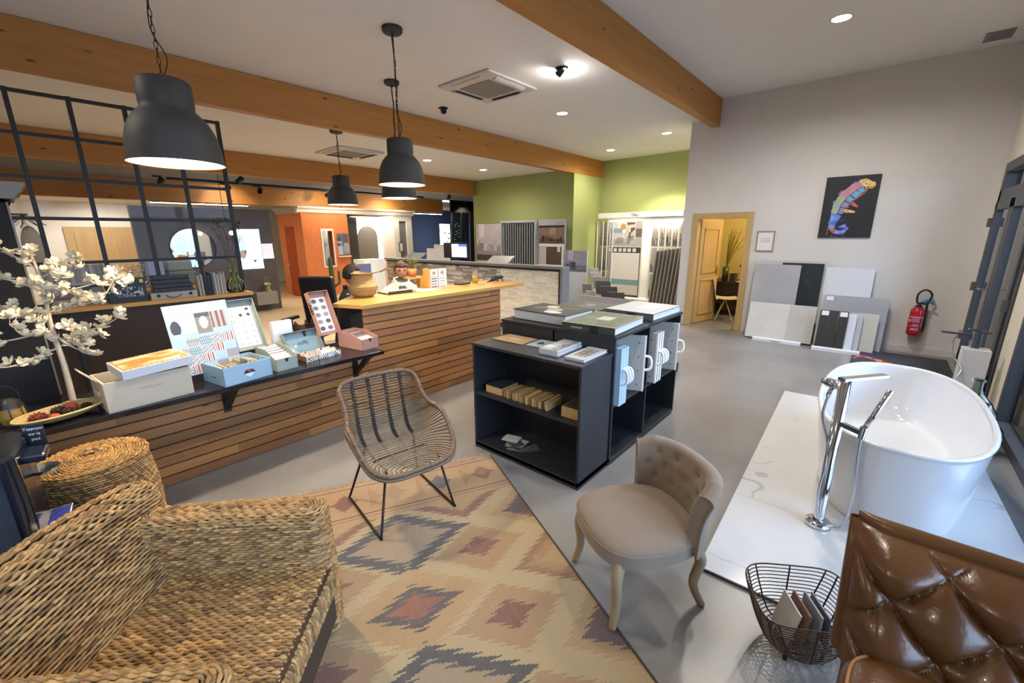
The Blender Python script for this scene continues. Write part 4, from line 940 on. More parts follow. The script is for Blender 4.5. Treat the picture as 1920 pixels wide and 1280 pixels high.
kn=g.build('tie_knots',BIND,t,smooth=True); kn['kind']='stuff'; r2.build('cross_rods',RATL,t,smooth=True)
for sx in (-1,1):
    P_=[(sx*.17,-.22,.405),(sx*.245,-.262,.03),(sx*.252,-.272,.008),(sx*.252,-.25,.008),(sx*.256,.25,.008),(sx*.256,.272,.008),(sx*.25,.262,.03),(sx*.17,.12,.40)]
    g=MB(); g.tube(P_,.008,8); g.build('leg_hoop',LEGM,t,smooth=True)
MB().tube([(-.18,-.05,.39),(.18,-.05,.39)],.008,8).build('cross_bar',LEGM,t)
# ---------------- beige barrel chair ----------------
VEL=M('taupe_velvet','7f6f60',.9,c2='766656',ns=4,sheen=.25,bump=.05,bs=300); PALEW=M('limed_wood','9a8468',.55,c2='8b765b',ns=6,stretch=(4,4,.6))
t=thing('barrel_chair','small taupe velvet chair with buttoned curved back, beside the white tiles','armchair',(1.775,.715,.006),math.atan2(.57,-.82)-PI/2*1)
# local: +y is the front of the seat, +x to the sitter's right
def sup(a,rx,ry,p=2.6):
    c,s_=math.cos(a),math.sin(a); return (rx*math.copysign(abs(c)**(2/p),c), ry*math.copysign(abs(s_)**(2/p),s_))
def seatf(u,v):
    x,y=sup(2*PI*u,1,1,3.0); 
    if v<.30: k=v/.30; r_=1.0; z=.325+.065*k
    else: k=(v-.30)/.70; r_=math.cos(k*PI/2)**.55 if k<1 else 0; z=.39+.05*math.sin(k*PI/2)
    yy=y*.28*r_; xx=x*(.262 -.03*(y<0)*abs(y))*r_
    return Vector((xx,yy,z))
g=MB(); g.grid(seatf,56,18,cu=True); g.add([seatf(k/56,0) for k in range(56)],[tuple(range(56))]); g.build('seat',VEL,t,smooth=True)
g=MB(); g.tube([seatf(k/56,.30)*1.0+Vector((0,0,.0)) for k in range(56)],.005,6,closed=True); g.build('piping',VEL,t,smooth=True)
def bk(u,v,inner):
    a=PI+ (u)*PI   # from left side round the rear to right side
    a=lerp(PI*1.13,PI*1.87,u); rx,ry=.285,.285; x,y=sup(a,rx,ry,2.5); edge=min(1,min(u,1-u)*7)
    zt=.625+.035*edge; z=lerp(.33 if not inner else .40,zt,v)
    fl=.045*(v**3)
    th=.055*(1-.2*v)
    n_=Vector((math.cos(a),math.sin(a),0))
    if inner:
        d=-th+fl*.4
        # buttons
        uu=u*5.0; vv=(v-.34)/.26; pu=(uu-.5*(int(round(vv))%2)); du=(pu-round(pu))*.13*1.1; dv=(vv-round(vv))*.09
        if .05<u<.95 and 0<=round(vv)<=2: d-= -.016*math.exp(-((du*du+dv*dv)/.0006))
        d-= .006*math.sin(v*PI)
    else: d=fl
    p=Vector((x,y,z))+n_*d
    return p
g=MB(); NU,NV=72,26
A=lambda u,v: bk(u,v,True); B=lambda u,v: bk(u,v,False)
def shell(u,v):
    if v<.44: return A(u,v/.44)
    if v<.56:
        k=(v-.44)/.12; a_=A(u,1);b_=B(u,1); m_=(a_+b_)/2; h_=(b_-a_)/2; return m_-h_*math.cos(k*PI)+Vector((0,0,.026*math.sin(k*PI)))
    return B(u,1-(v-.56)/.44)
g.grid(shell,NU,60); n_=61
for e in (0,NU): g.add([shell(e/NU,j/60) for j in range(61)],[tuple(range(61)) if e else tuple(reversed(range(61)))])
g.build('backrest',VEL,t,smooth=True)
for e in (0,1):
    g=MB(); g.tube([shell(e,j/60) for j in range(4,58)],.005,6); g.build('piping',VEL,t,smooth=True)
for r_ in range(3):
    for c_ in range(6):
        u=(c_+.5*(r_%2))/5.0
        if .06<u<.94:
            p=A(u,.34+.26*r_); b=MB(); b.sph(p,.010,8,sz=(1,1,.9)); b.build('button',VEL,t,smooth=True)
for (x,y,dx,dy) in ((-.19,.20,-.02,.03),(.19,.20,.02,.03),(-.18,-.17,-.02,-.07),(.18,-.17,.02,-.07)):
    P_=[Vector((x,y,.335)),Vector((x+dx*.9,y+dy*.7,.26)),Vector((x+dx*.5,y+dy*.4,.12)),Vector((x+dx*1.3,y+dy*1.1,.0))]; pts=catmull(P_,6)
    g=MB(); g.tube(pts,[lerp(.030,.017,i/(len(pts)-1)) for i in range(len(pts))],10); g.build('leg',PALEW,t,smooth=True)
# ---------------- leather slipper chair ----------------
LEA=M('tan_leather','5f3d1d',.3,c2='472911',ns=3,bump=.12,bs=60,coat=.12); SEAM=M('leather_welt','96683c',.35)
t=thing('leather_chair','tan leather chair with deep diamond buttoned back, bottom right corner','armchair',(1.30,-.46,0),0)
# local: +x is the back, seat runs toward -x, y is the width
TS,TV=.235,.22
def tuft(y,s_):
    a=y/TS+s_/TV; b=y/TS-s_/TV
    return (abs(math.sin(PI*a))*abs(math.sin(PI*b)))**.35
def lback(u,v):
    y=lerp(-.37,.37,u); ed=min(1,min(u,1-u)*9); ev=min(1,(1-v)*6)
    s_=v*.40; z=.36+s_*.98; x=.28+.19*v**1.3+.05*(1-abs(2*u-1)**3)*0
    h=.072*tuft(y-.03,s_-.02)*(ed**.5)*(ev**.35)+.01*ed**.5
    return Vector((x-h-.02+.03*(1-ed)**2+.03*(1-ev)**2,y*(1+.03*v),z))
g=MB(); g.grid(lback,110,80); 
def rearf(u,v): 
    y=lerp(-.37,.37,u)*(1+.03*v); return Vector((.375+.16*v**1.3,y,.36+.40*.98*v))
g.grid(lambda u,v:rearf(1-u,v),20,16)
def rollf(u,v):
    a_=lback(u,1);b_=rearf(u,1); k=v; m_=(a_+b_)/2; return m_-(b_-a_)/2*math.cos(k*PI)+Vector((0,0,.030*math.sin(k*PI)))
g.grid(rollf,110,10)
for e in (0,1):
    def sd(u,v,e=e):
        a_=lback(e,u); b_=rearf(e,u); m_=(a_+b_)/2; return m_-(b_-a_)/2*math.cos(v*PI)+Vector((0,(.022 if e else -.022)*math.sin(v*PI),0))
    g.grid(sd,40,8)
g.build('backrest',LEA,t,smooth=True)
for i in range(-4,5):
    for j in range(0,6):
        yy=i*TS/2; ss=j*TV/2
        if (i+j)%2==0 and abs(yy+.03)<.34 and .03<ss+.02<.37:
            u=(yy+.03+.37)/.74; p=lback(u,(ss+.02)/.40); b=MB(); b.sph(p+Vector((-.004,0,0)),.0115,10,sz=(.6,1,1)); b.build('button',LEA,t,smooth=True)
def cush(u,v):
    # superellipsoid cushion
    a=2*PI*u; e=lerp(-PI/2,PI/2,v); x,y=sup(a,1,1,5); ce=abs(math.cos(e))**.45; se=math.copysign(abs(math.sin(e))**.8,math.sin(e))
    return Vector((-.02+x*.30*ce,y*.365*ce,.395+.095*se))
g=MB(); g.grid(cush,96,32,cu=True); g.build('seat_cushion',LEA,t,smooth=True)
g=MB(); g.tube([cush(k/96,.66)*1.0 for k in range(96)],.006,6,closed=True); g.build('piping',SEAM,t,smooth=True)
MB().box(-.30,.37,-.35,.35,.16,.31).build('seat_frame',LEA,t,bev=.02)
for x in (-.26,.33):
    for y in (-.31,.31): MB().lathe([(0,0),(.015,0),(.025,.16),(0,.16)],12,o=(x,y,0)).build('leg',DKW,t)
# ---------------- wire basket with magazines ----------------
WIRE=M('bronze_wire','4a3c31',.4,.7); 
t=thing('wire_basket','bronze wire magazine basket with fanned base wires, left of the leather chair','basket',(1.91,.03,0),-1.0)
g=MB(); 
def wrim(a,k):   # k 0 bottom .. 1 top : oval below, wide rectangle above
    x0,y0=sup(a,.125,.12,2.0); x1,y1=sup(a,.205,.13,5); e=k**.7
    return Vector((lerp(x0,x1,e),lerp(y0,y1,e),.045+.215*k+.04*k*math.sin(a)))
for k in range(15):
    q=k/14; g.tube([wrim(2*PI*i/48,q) for i in range(48)],.0024 if k<14 else .0035,5,closed=True)
for i in range(14): g.tube([wrim(2*PI*(i+.5)/14,j/10) for j in range(11)],.0035,5)
for i in range(44):
    a=2*PI*i/44; p=wrim(a,0); g.tube([Vector((math.cos(a)*.035,math.sin(a)*.035,.052)),Vector((p.x*.7,p.y*.7,.030)),p],.0024,5)
g.tube([(.035*math.cos(2*PI*i/20),.035*math.sin(2*PI*i/20),.052) for i in range(20)],.003,5,closed=True); g.tube([(.08*math.cos(2*PI*i/20),.08*math.sin(2*PI*i/20),.036) for i in range(20)],.003,5,closed=True)
g.build('wire_body',WIRE,t,smooth=True)
for i in range(4): a=PI/4+PI/2*i; MB().lathe([(0,0),(.009,0),(.007,.045),(0,.045)],8,o=(.1*math.cos(a),.1*math.sin(a),0)).build('foot',BLACKM,t)
for i,(c,x,r_,lab) in enumerate((('b9b4ad',-.07,.20,'pale magazine at the left inside the wire basket'),('7d5a48',-.02,.12,'brownish magazine second inside the wire basket'),('8c8e94',.04,.02,'grey magazine in the middle of the wire basket'),('5d5f66',.085,-.08,'dark magazine at the right inside the wire basket'))):
    g=MB(); g.box(-.004,.004,-.07,.07,0,.165,c=c); m_=g.build('magazine',PRINTG,None,bev=.001); m_.location=(1.91+math.cos(-1.0)*x,.03+math.sin(-1.0)*x,.062); m_.rotation_euler=(0,r_,-1.0); tag(m_,lab,'magazine','magazines in the wire basket')
# ---------------- bathtub corner ----------------
MARB=M('white_marble_tile','dcdcdc',.14,c2='e4e4e5',ns=3,rvar=.04); JOINT=M('tile_joint','8a8886',.8); TUBM=M('white_acrylic','dcdee2',.12,coat=.4)
t=thing('tile_platform','low platform of white marble tiles under the bathtub','platform',(2.09,.49,0),math.atan2(.116,3.316))
g=MB(); g.box(0,3.32,-1.40,0,0,.012); g.build('base_board',M('dark_edge','4a4846',.6),t)
def marb(u,v):
    m_=marble((.79,.79,.795),(.66,.66,.66),1.5,.012)(u*1.3+3,v*1.1+1); return m_
xs=[0,.845,1.69,2.52,3.32]; ys=[-1.40,-.80,0] 
for i in range(4):
    for j in range(1):
        g=MB(); g.box(xs[i]+.0008,xs[i+1]-.0008,-1.40,0,.0122,.0195,c=(.79,.79,.79)); x0,x1=xs[i]+.0008,xs[i+1]-.0008
        sheet(g,(x0,-1.40,.020),(x1-x0,0,0),(0,1.40,0),150,200,lambda u,v,i=i:marb(u*.6+i*.71,v))
        g.build('marble_tile',M('polished_marble','ffffff',.16,attr=True),t)
t=thing('bathtub','large white freestanding oval bathtub on the white tile platform','bathtub',(3.935,-.245,.0205))
HX,HY=1.02,.455
def tubf(u,v):
    a=2*PI*u
    def ring(k,z,p=2.5,dx=0): x,y=sup(a,1,1,p); return Vector((x*HX*k+dx,y*(HY*k if k>.8 else HY*k),z))
    if v<.40: k=v/.40; sc_=lerp(.86,.985,k**.75); x,y=sup(a,1,1,2.5); return Vector((x*HX*sc_,y*HY*sc_*lerp(.96,1,k),.575*k))
    if v<.50: k=(v-.40)/.10; x,y=sup(a,1,1,2.5); c=math.cos(PI*k); s_=math.sin(PI*k); kx=HX-.016+.016*c; ky=HY-.016+.016*c; return Vector((x*kx,y*ky,.575+.014*s_))
    k=(v-.50)/.50; x,y=sup(a,1,1,2.5); e=(1-k**3.2)**.5 if k<1 else 0; w_=lerp(.66,.962,(1-k)**.9) if k<.999 else 0
    dep=.44*(1-(1-min(1,k*1.35))**2.2) ; w_= .965-.22*min(1,k*1.25)**1.1 if k<.75 else (.965-.22*.935)*(1-k)/.25
    return Vector((x*HX*w_+.03*k,y*(HY-.012)*w_,.575-dep if k<.99 else .575-.44))
g=MB(); g.grid(tubf,128,90,cu=True); g.add([tubf(k/128,0) for k in range(128)],[tuple(range(128))]); g.build('tub_body',TUBM,t,smooth=True)
MB().lathe([(0,.138),(.03,.138),(.033,.142),(.03,.146),(0,.146)],20,o=(.0,0,0)).build('drain_cap',CHR,t,smooth=True)
def sag(a,b,ctrl,n=6): return catmull([a]+ctrl+[b],n)
def bath_tap(loc,rz,label,far=False):
    t=thing('bath_tap',label,'tap',loc,rz,'chrome floor standing bath taps')
    MB().lathe([(0,0),(.062,0),(.064,.006),(.064,.030),(.06,.034),(0,.034)],40).build('floor_flange',CHR,t,smooth=True)
    MB().lathe([(.028,.034),(.028,.93),(0,.93)],28).build('column',CHR,t,smooth=True)
    g=MB(); g.box(-.03,.275,-.024,.024,.925,.945); g.build('spout',CHR,t,bev=.004)
    g=MB(); g.cyl((-.0,0,.885),(-.0,.10,.885),.027,24); g.cyl((0,.10,.885),(0,.125,.885),.022,24); g.cyl((-.02,.055,.87),(-.03,.06,.81),.012,12); g.build('mixer_body',CHR,t,smooth=True)
    g=MB(); g.box(-.012,.012,-.135,-.02,.665,.690); g.cyl((.0,-.14,.645),(.01,-.14,.71),.017,16); g.build('shower_holder',CHR,t)
    g=MB(); g.tube([(.008,-.14,.70),(.055,-.15,.80),(.105,-.16,.92)],[.012,.014,.016],16); h=g.build('hand_shower',CHR,t,smooth=True)
    g=MB(); pts=catmull([(-.03,.06,.81),(-.045,.055,.70),(-.02,.02,.55),(-.035,-.005,.40),(-.05,-.01,.22),(-.035,-.03,.07),(.0,-.075,.045),(.03,-.125,.09),(.02,-.15,.30),(.005,-.143,.50),(.0,-.14,.65)],10)
    g.tube(pts,.0068,8); g.build('shower_hose',M('silver_hose','b9bcc4',.25,.9),t,smooth=True); return t
bath_tap((2.90,.05,.0205),math.atan2(-.17,.22),'chrome floor standing bath tap with hand shower at the near end of the tub')
# second tap on a white pillar box behind the tub
t=thing('white_display_box','narrow white display box behind the far end of the bathtub','display box',(5.78,-.82,0)); MB().box(0,.16,-.09,.10,0,.66).build('box_body',M('white_lacquer','e0e2e6',.3),t,bev=.003)
t=thing('display_tap','chrome lever tap with shower hose on the white box behind the tub','tap',(5.86,-.80,.661),0)
MB().box(-.03,.03,-.03,.03,0,.15).build('column',CHR,t,bev=.004); MB().box(-.02,.02,.0,.25,.12,.145).build('spout',CHR,t,bev=.004); MB().ob((0,-.01,.17),(.06,.16,.012),(.15,0,0)).build('lever',CHR,t,bev=.003)
g=MB(); g.tube(catmull([(0,.12,.13),(-.01,.15,.05),(-.02,.12,-.1),(-.10,.06,-.2),(-.17,.10,-.30)],8),.007,8); g.build('shower_hose',MATS['silver_hose'],t,smooth=True)
# demijohn
DEMI=M('green_bottle_glass','bfd0c6',.03,trans=1,ior=1.25)
t=thing('demijohn','big clear green glass demijohn standing between tub and windows','bottle',(5.26,-.80,.0205)) 
MB().lathe([(0,.0),(.10,.0),(.145,.03),(.165,.10),(.155,.20),(.11,.29),(.05,.36),(.034,.40),(.032,.46),(.042,.47),(.042,.49),(.032,.492),(.026,.46),(.028,.40),(.045,.355),(.105,.285),(.150,.20),(.160,.10),(.14,.035),(.098,.006),(0,.006)],40).build('glass_body',DEMI,t,smooth=True)
t=thing('demijohn','shorter glass demijohn close to the taller one behind the tub','bottle',(4.92,-.81,.0205)) 
MB().lathe([(0,.0),(.09,.0),(.13,.03),(.15,.10),(.14,.17),(.09,.25),(.03,.30),(.03,.36),(.038,.37),(.03,.38),(.024,.36),(.024,.30),(.085,.245),(.134,.17),(.144,.10),(.125,.035),(0,.006)],40).build('glass_body',DEMI,t,smooth=True)
# printed door mat with a swirling motif
def matf(u,v):
    c=(.23,.22,.25); x,y=u*1.3,v*.85
    for cx,cy,r0 in ((.98,.35,.20),):
        d=math.hypot(x-cx,(y-cy)); a=math.atan2(y-cy,x-cx); s_=(d*16-a/(2*PI)*1.0)%1
        if d<.27 and s_<.38: c=(.12,.11,.13)
    if x<.55 and abs((y-.45)-.10*math.sin(x*9))<.07: n=vn(x*14,y*22); c=[(.16,.22,.58),(.75,.25,.16),(.85,.60,.25),(.55,.52,.60)][int(n*3.99)]
    return c
t=thing('door_mat','dark grey door mat with blue and orange printed swirls behind the bathtub','mat',(6.95,.12,0),math.radians(0))
g=MB(); g.box(0,1.3,-1.02,-.0,0,.007,c=(.2,.2,.22)); sheet(g,(1.3,-.02,.0076),(0,-.98,0),(-1.28,0,0),110,80,lambda u,v:matf(u*.98,1-v)); g.build('printed_pile',PRINTM,t)
# ---------------- things on the grey wall ----------------
def lizard(u,v):   # a colourful reptile on black, brushed bands along a curved body
    x,y=u,v*1.385
    bg_=(.13,.13,.145); pth=[(.86,1.16),(.72,1.17),(.58,1.08),(.44,.93),(.34,.74),(.30,.55),(.26,.36),(.24,.22),(.32,.13),(.46,.12),(.54,.20),(.48,.27),(.40,.24)]
    wd=[.07,.13,.14,.15,.14,.11,.075,.05,.045,.04,.035,.03,.022]
    best=(9,0,0)
    for i in range(len(pth)-1):
        ax,ay=pth[i];bx,by=pth[i+1]; dx,dy=bx-ax,by-ay; q=max(0,min(1,((x-ax)*dx+(y-ay)*dy)/(dx*dx+dy*dy))); px_,py_=ax+dx*q,ay+dy*q
        d=math.hypot(x-px_,y-py_)/lerp(wd[i],wd[i+1],q); side=((x-px_)*dy-(y-py_)*dx)/math.hypot(dx,dy)
        if d<best[0]: best=(d,i+q,side)
    d,s_,sd=best; n=vn(x*22,y*22); n2=vn(x*9+4,y*9)
    def legs(ax,ay,bx,by,w_):
        dx,dy=bx-ax,by-ay; q=max(0,min(1,((x-ax)*dx+(y-ay)*dy)/(dx*dx+dy*dy))); return math.hypot(x-ax-dx*q,y-ay-dy*q)<w_*(1-.5*q)
    if d<1:
        if s_<1.2: c=mixc((.90,.66,.22),(.85,.84,.66),n) if sd>-.03 else mixc((.75,.38,.25),(.85,.7,.3),n)
        elif s_<3.2: c=(.42,.66,.80) if sd<-.03 else mixc((.70,.50,.66),(.85,.62,.50),n2)
        elif s_<5: c=mixc((.62,.55,.66),(.40,.55,.75),n2) if sd<0 else mixc((.78,.66,.42),(.45,.68,.72),n)
        elif s_<7: c=mixc((.55,.72,.90),(.25,.35,.75),n2)
        elif s_<8: c=mixc((.80,.52,.28),(.50,.30,.50),n)
        else: c=mixc((.32,.34,.72),(.66,.70,.96),n)
        if s_<5.5 and abs((s_*1.3)%1-.5)<.06 and sd<-.02: c=(.10,.09,.13)
        if abs(sd+.02)<.006 and 1.3<s_<5: c=(.15,.1,.2)
        if math.hypot(x-.745,y-1.185)<.035: c=(.15,.12,.18) if math.hypot(x-.75,y-1.19)<.016 else (.85,.88,.85)
        return c
    if legs(.52,.80,.66,.70,.045) or legs(.60,.90,.74,.98,.035): return mixc((.80,.45,.30),(.55,.25,.40),n)
    if legs(.42,.62,.62,.58,.045): return mixc((.82,.50,.25),(.88,.80,.60),n)
    if .27<x<.55 and y<.42 and d<2.2: return mixc(bg_,(.24,.22,.50),.5) if n>.35 else bg_
    for k in (.17,.27,.36,.5):
        if abs(x-k)<.006 and y<.2 and vn(k*9,y*8)>.25: return (.72,.60,.45) if k<.3 else (.4,.42,.7)
    if d<1.25 and n>.62: return (.45,.40,.62)
    return bg_
t=thing('painting','black canvas with a colourful painted lizard high on the grey wall','painting',(8.457,.84,1.67))
g=MB(); g.box(-.025,0,-.645,0,0,.895,c=(.13,.13,.14)); sheet(g,(-.0256,0,0),(0,-.645,0),(0,0,.895),120,166,lizard); g.build('canvas',M('painted_canvas','ffffff',.55,attr=True),t)
t=thing('framed_notice','small white notice in a gold frame right of the office door','notice',(8.457,1.70,1.44))
g=MB(); FRG=M('gold_frame','9a7f4c',.4)
g.box(-.018,0,-.265,0,0,.015); g.box(-.018,0,-.265,0,.32,.335); g.box(-.018,0,-.015,0,.015,.32); g.box(-.018,0,-.265,-.25,.015,.32); g.build('frame',FRG,t)
g=MB(); g.box(-.008,-.001,-.25,-.015,.015,.32,c=(.86,.85,.86)); sheet(g,(-.0085,-.015,.015),(0,-.235,0),(0,0,.305),60,60,lambda u,v:(.45,.45,.5) if (.22<u<.78 and .42<v<.66 and int(v*60)%3==0 and vn(u*40,v*60)>.3) else (.88,.87,.88)); g.build('sheet',PRINT,t)
# extinguisher
REDM=M('extinguisher_red','b01822',.25,coat=.3); BRUB=M('black_rubber','1c1f25',.5); BLUEP=M('blue_plastic_lever','2d6ba8',.35)
t=thing('fire_extinguisher','red fire extinguisher with a looped black hose and blue lever on the grey wall','fire extinguisher',(8.355,-.50,.29))
MB().lathe([(0,.0),(.06,.0),(.078,.02),(.08,.05),(.08,.33),(.074,.37),(.055,.40),(.03,.415),(0,.415)],36).build('cylinder',REDM,t,smooth=True)
def labf(u,v):
    if v>.93 or (u>.90 and .35<v): return (.85,.62,.68)
    if .62<v<.9 and .25<u<.75: return (.72,.45,.55) if int(v*40)%2 else (.62,.30,.42)
    if .62<v<.9 and u<=.25: return (.82,.7,.75) if ((u-.12)/.08)**2+(((v*3.5)%1-.5)/.35)**2<1 else (.62,.10,.18)
    if .30<v<.42: return (.60,.30,.42)
    return (.62,.10,.17)
g=MB(); g.grid(lambda u,v:Vector((math.cos(lerp(PI*.62,PI*1.35,u))*.0812,math.sin(lerp(PI*.62,PI*1.35,u))*.0812,.06+.22*v)),60,60,cf=lambda u,v:labf(u,v)); g.build('label_sheet',PRINT,t,smooth=True)
text('lettering','ABC',.035,M('label_white','e8d8e0',.6),t,(-.0826,-.0,.155),(PI/2,0,-PI/2),ext=.0004); text('lettering','MOT',.036,MATS['label_white'],t,(-.0826,.0,.095),(PI/2,0,-PI/2),ext=.0004,bold=.0008)
g=MB(); g.lathe([(.036,.405),(.036,.43),(.02,.44),(.02,.47),(0,.47)],20); g.box(-.015,.015,-.09,.02,.45,.475); g.build('valve',BRUB,t)
g=MB(); g.tube(catmull([(0,-.01,.475),(0,-.06,.50),(0,-.11,.49),(0,-.15,.46)],5),[.010]*16,8,flat=1.4); g.build('lever',BLUEP,t,smooth=True)
g=MB(); g.tube(catmull([(0,.02,.46),(0,.035,.52),(0,.03,.60),(0,-.02,.655),(0,-.075,.645),(0,-.11,.59),(0,-.10,.52),(.01,-.085,.46),(.02,-.087,.36),(.02,-.088,.18),(.02,-.086,.06)],8),.0125,10); g.build('hose',BRUB,t,smooth=True)
g=MB(); g.box(.078,.104,-.04,.04,.25,.42); g.build('wall_bracket',M('grey_bracket','6a6a6d',.5),t)
# leaning slabs: each is a thing of its own
def slab(name,label,y0,y1,h,xb,fn,group,th=.012,z0=0,lean=None,nx=60,ny=70,mat=None,stick=None):
    "leans with its top towards the wall; xb = foot distance in x"
    t=thing(name,label,'slab',(xb,y0,z0),0,group); xt=8.44 if lean is None else xb+lean; d=Vector((xt-xb,0,0)); up=Vector((d.x,0,math.sqrt(max(.01,h*h-d.x*d.x)))).normalized(); mm=frameM((0,0,0),(0,-1,0),up)
    W_=y0-y1; g=MB(); g.box(0,W_,0,h,-th,0,c=fn(.5,.5),mat=mm); o=mm@Vector((0,0,.0006)); sheet(g,o,mm@Vector((W_,0,.0006))-o,mm@Vector((0,h,.0006))-o,nx,ny,fn); b=g.build('slab_body',mat or PRINTG,t)
    if stick:
        for (a,b_,w_,hh) in stick: MB().box(a*W_,a*W_+w_,b_*h,b_*h+hh,.001,.002,mat=mm).build('label_sheet',M('label_paper','e6e6ea',.6),t)
    return t
GRP='tile slabs leaning on the grey wall'
grey=lambda k:(lambda u,v:tuple(k*c*(.94+.12*fbm(u*3,v*3)) for c in (1,1,1.02)))
slab('tile_slab','tall pale slab furthest back of the left leaning group, only its rim showing',1.66,.62,1.30,8.30,grey(.76),GRP,lean=.13)
slab('tile_slab','black veined slab at the upper right of the left leaning group',1.25,.68,1.27,8.25,marble((.12,.145,.165),(.45,.47,.42),1.6,.006),GRP,lean=.13,nx=80,ny=110)
slab('tile_slab','mid grey slab at the upper left of the left leaning group',1.645,.98,1.24,8.20,grey(.66),GRP,lean=.15)
t=slab('tile_slab','wide pale slab in front at the lower left, light left part and greyer right part',1.60,.66,.60,7.99,lambda u,v:tuple((.80 if u<.62 else .72)*(.96+.08*fbm(u*4,v*3))*c for c in (1,.99,.97)),GRP,lean=.16,z0=.03)
slab('tile_slab','white veined slab at the back of the right leaning group',.65,.05,1.22,8.28,marble((.84,.85,.87),(.68,.69,.70),1.5,.010),GRP,lean=.13,nx=80,ny=110)
slab('tile_slab','wide grey slab in the middle of the right leaning group',.60,-.18,.80,8.20,grey(.64),GRP,lean=.14,stick=[(.03,.90,.09,.06)])
slab('tile_slab','beige slab at the right of the front row of the right group',.22,-.10,.58,8.06,marble((.74,.73,.68),(.66,.64,.58),1.5,.008),GRP,lean=.14)
slab('tile_slab','cream slab in the front row of the right group',.30,.08,.58,7.98,grey(.72),GRP,lean=.14)
slab('tile_slab','white veined slab right of the black ones in the front row of the right group',.36,.15,.575,7.92,marble((.86,.87,.90),(.66,.68,.72),1.5,.010),GRP,lean=.15)
slab('tile_slab','big black slab with white label in the front row of the right group',.60,.37,.58,7.88,marble((.16,.165,.175),(.40,.41,.42),2,.006),GRP,lean=.15,stick=[(.08,.86,.09,.07)],z0=.03)
slab('tile_slab','narrow black slab between the big black slab and the white one',.365,.25,.58,7.87,marble((.15,.155,.165),(.4,.4,.4),2,.005),GRP,lean=.15,stick=[(.1,.86,.09,.07)],z0=.03)
for i,(y0,y1,x,lab,s_) in enumerate(((1.46,.78,7.87,'white foot rail under the left group of leaning slabs','MARAZZI'),(.62,.04,7.76,'white foot rail under the right group of leaning slabs',''))):
    t=thing('foot_rail',lab,'rail',(x,y0,0),.02*i,'white foot rails of the leaning slabs')
    g=MB(); g.prism([(0,0),(.20,0),(.20,.028),(.07,.028),(.05,.06),(.0,.045)],0,-(y0-y1),'y'); g.build('rail_body',M('white_lacquer','e0e2e6',.3),t,bev=.002)
    if s_: text('lettering',s_,.03,INK,t,(-.001,-.35,.023),(PI/2,0,-PI/2),ext=.0004)
# office behind the door
DESK=M('dark_desk','2a2420',.5)
t=thing('office_desk','dark desk in the yellow office seen through the open door','desk',(9.85,1.0,0)); MB().box(0,.75,-.2,1.8,.70,.74).build('desk_top',DESK,t)
MB().box(.05,.09,-.15,1.78,.25,.70).build('modesty_panel',DESK,t)
for x,y in ((.03,-.17),(.03,1.73),(.68,-.17),(.68,1.73)): MB().box(x,x+.05,y,y+.05,0,.70).build('leg',DESK,t)
t=thing('office_chair','cream shell chair on thin chrome legs seen through the office door','chair',(9.40,2.32,0),-PI/2+.35)
def shl(u,v):
    y=(u-.5)*.42; k=v
    if k<.5: x=-.22+.40*(k/.5); z=.45-.02*math.sin(k/.5*PI)+.03*abs(u-.5)*2
    else: q=(k-.5)/.5; x=.18+.09*q; z=.45+.40*q; 
    return Vector((-x+.0,y*(1-.12*max(0,k-.7)),z))
MB().grid(shl,14,24).build('shell',M('cream_plastic','cdbf95',.45),t,smooth=True,solid=.012)
for a in (.8,2.3,3.9,5.4): MB().tube([(.0,0,.43),(math.cos(a)*.24,math.sin(a)*.24,.01)],.008,8).build('leg',CHR,t)
t=thing('green_vase','dark green vase with dry grasses on the office desk','vase',(10.0,2.53,.7405)); MB().lathe([(0,0),(.06,0),(.06,.30),(.052,.30),(.052,.01),(0,.01)],20).build('vase_body',M('dark_green_glaze','2d3f2a',.3),t,smooth=True)
g=MB(); rr=random.Random(6)
for k in range(26): a=rr.uniform(0,6.28); q=rr.uniform(.05,.35); g.tube(catmull([(0,0,.2),(math.cos(a)*q*.3,-abs(math.sin(a)*q*.4),.6),(math.cos(a)*q*.5,-abs(math.sin(a)*q),.85+rr.uniform(-.1,.25))],4),.005,4)
g.build('dry_grass',M('dry_grass','8a7638',.8),t)
t=thing('desk_lamp','small black desk lamp beyond the vase on the office desk','lamp',(10.05,2.10,.7405)); MB().lathe([(0,0),(.07,0),(.07,.015),(0,.015)],20).build('lamp_foot',BLACKM,t); MB().tube([(0,0,.015),(.0,.03,.2),(-.03,.08,.34)],.008,8).build('lamp_arm',BLACKM,t); MB().lathe([(.02,.05),(.06,-.04)],20,mat=Matrix.Translation((-.03,.10,.33))@Euler((.7,0,0)).to_matrix().to_4x4()).build('lamp_head',BLACKM,t,solid=.004)
for i,(y,c) in enumerate(((2.42,'8a6a3a'),(2.36,'2b2b2d'),(2.30,'5a4a30'))): o=MB().box(0,.16,0,.035,0,.17,c=c).build('desk_folder',PRINT,None,loc=(9.95,y,.7405),bev=.002); tag(o,['brown','black','dark tan'][i]+' folder upright on the office desk beside the vase','folder','folders on the office desk')
o=MB().box(0,.22,-.30,0,0,.006).build('paper_sheet',M('paper_white','d8d5d0',.6),None,loc=(9.88,2.27,.7405)); tag(o,'white paper lying on the office desk','paper')
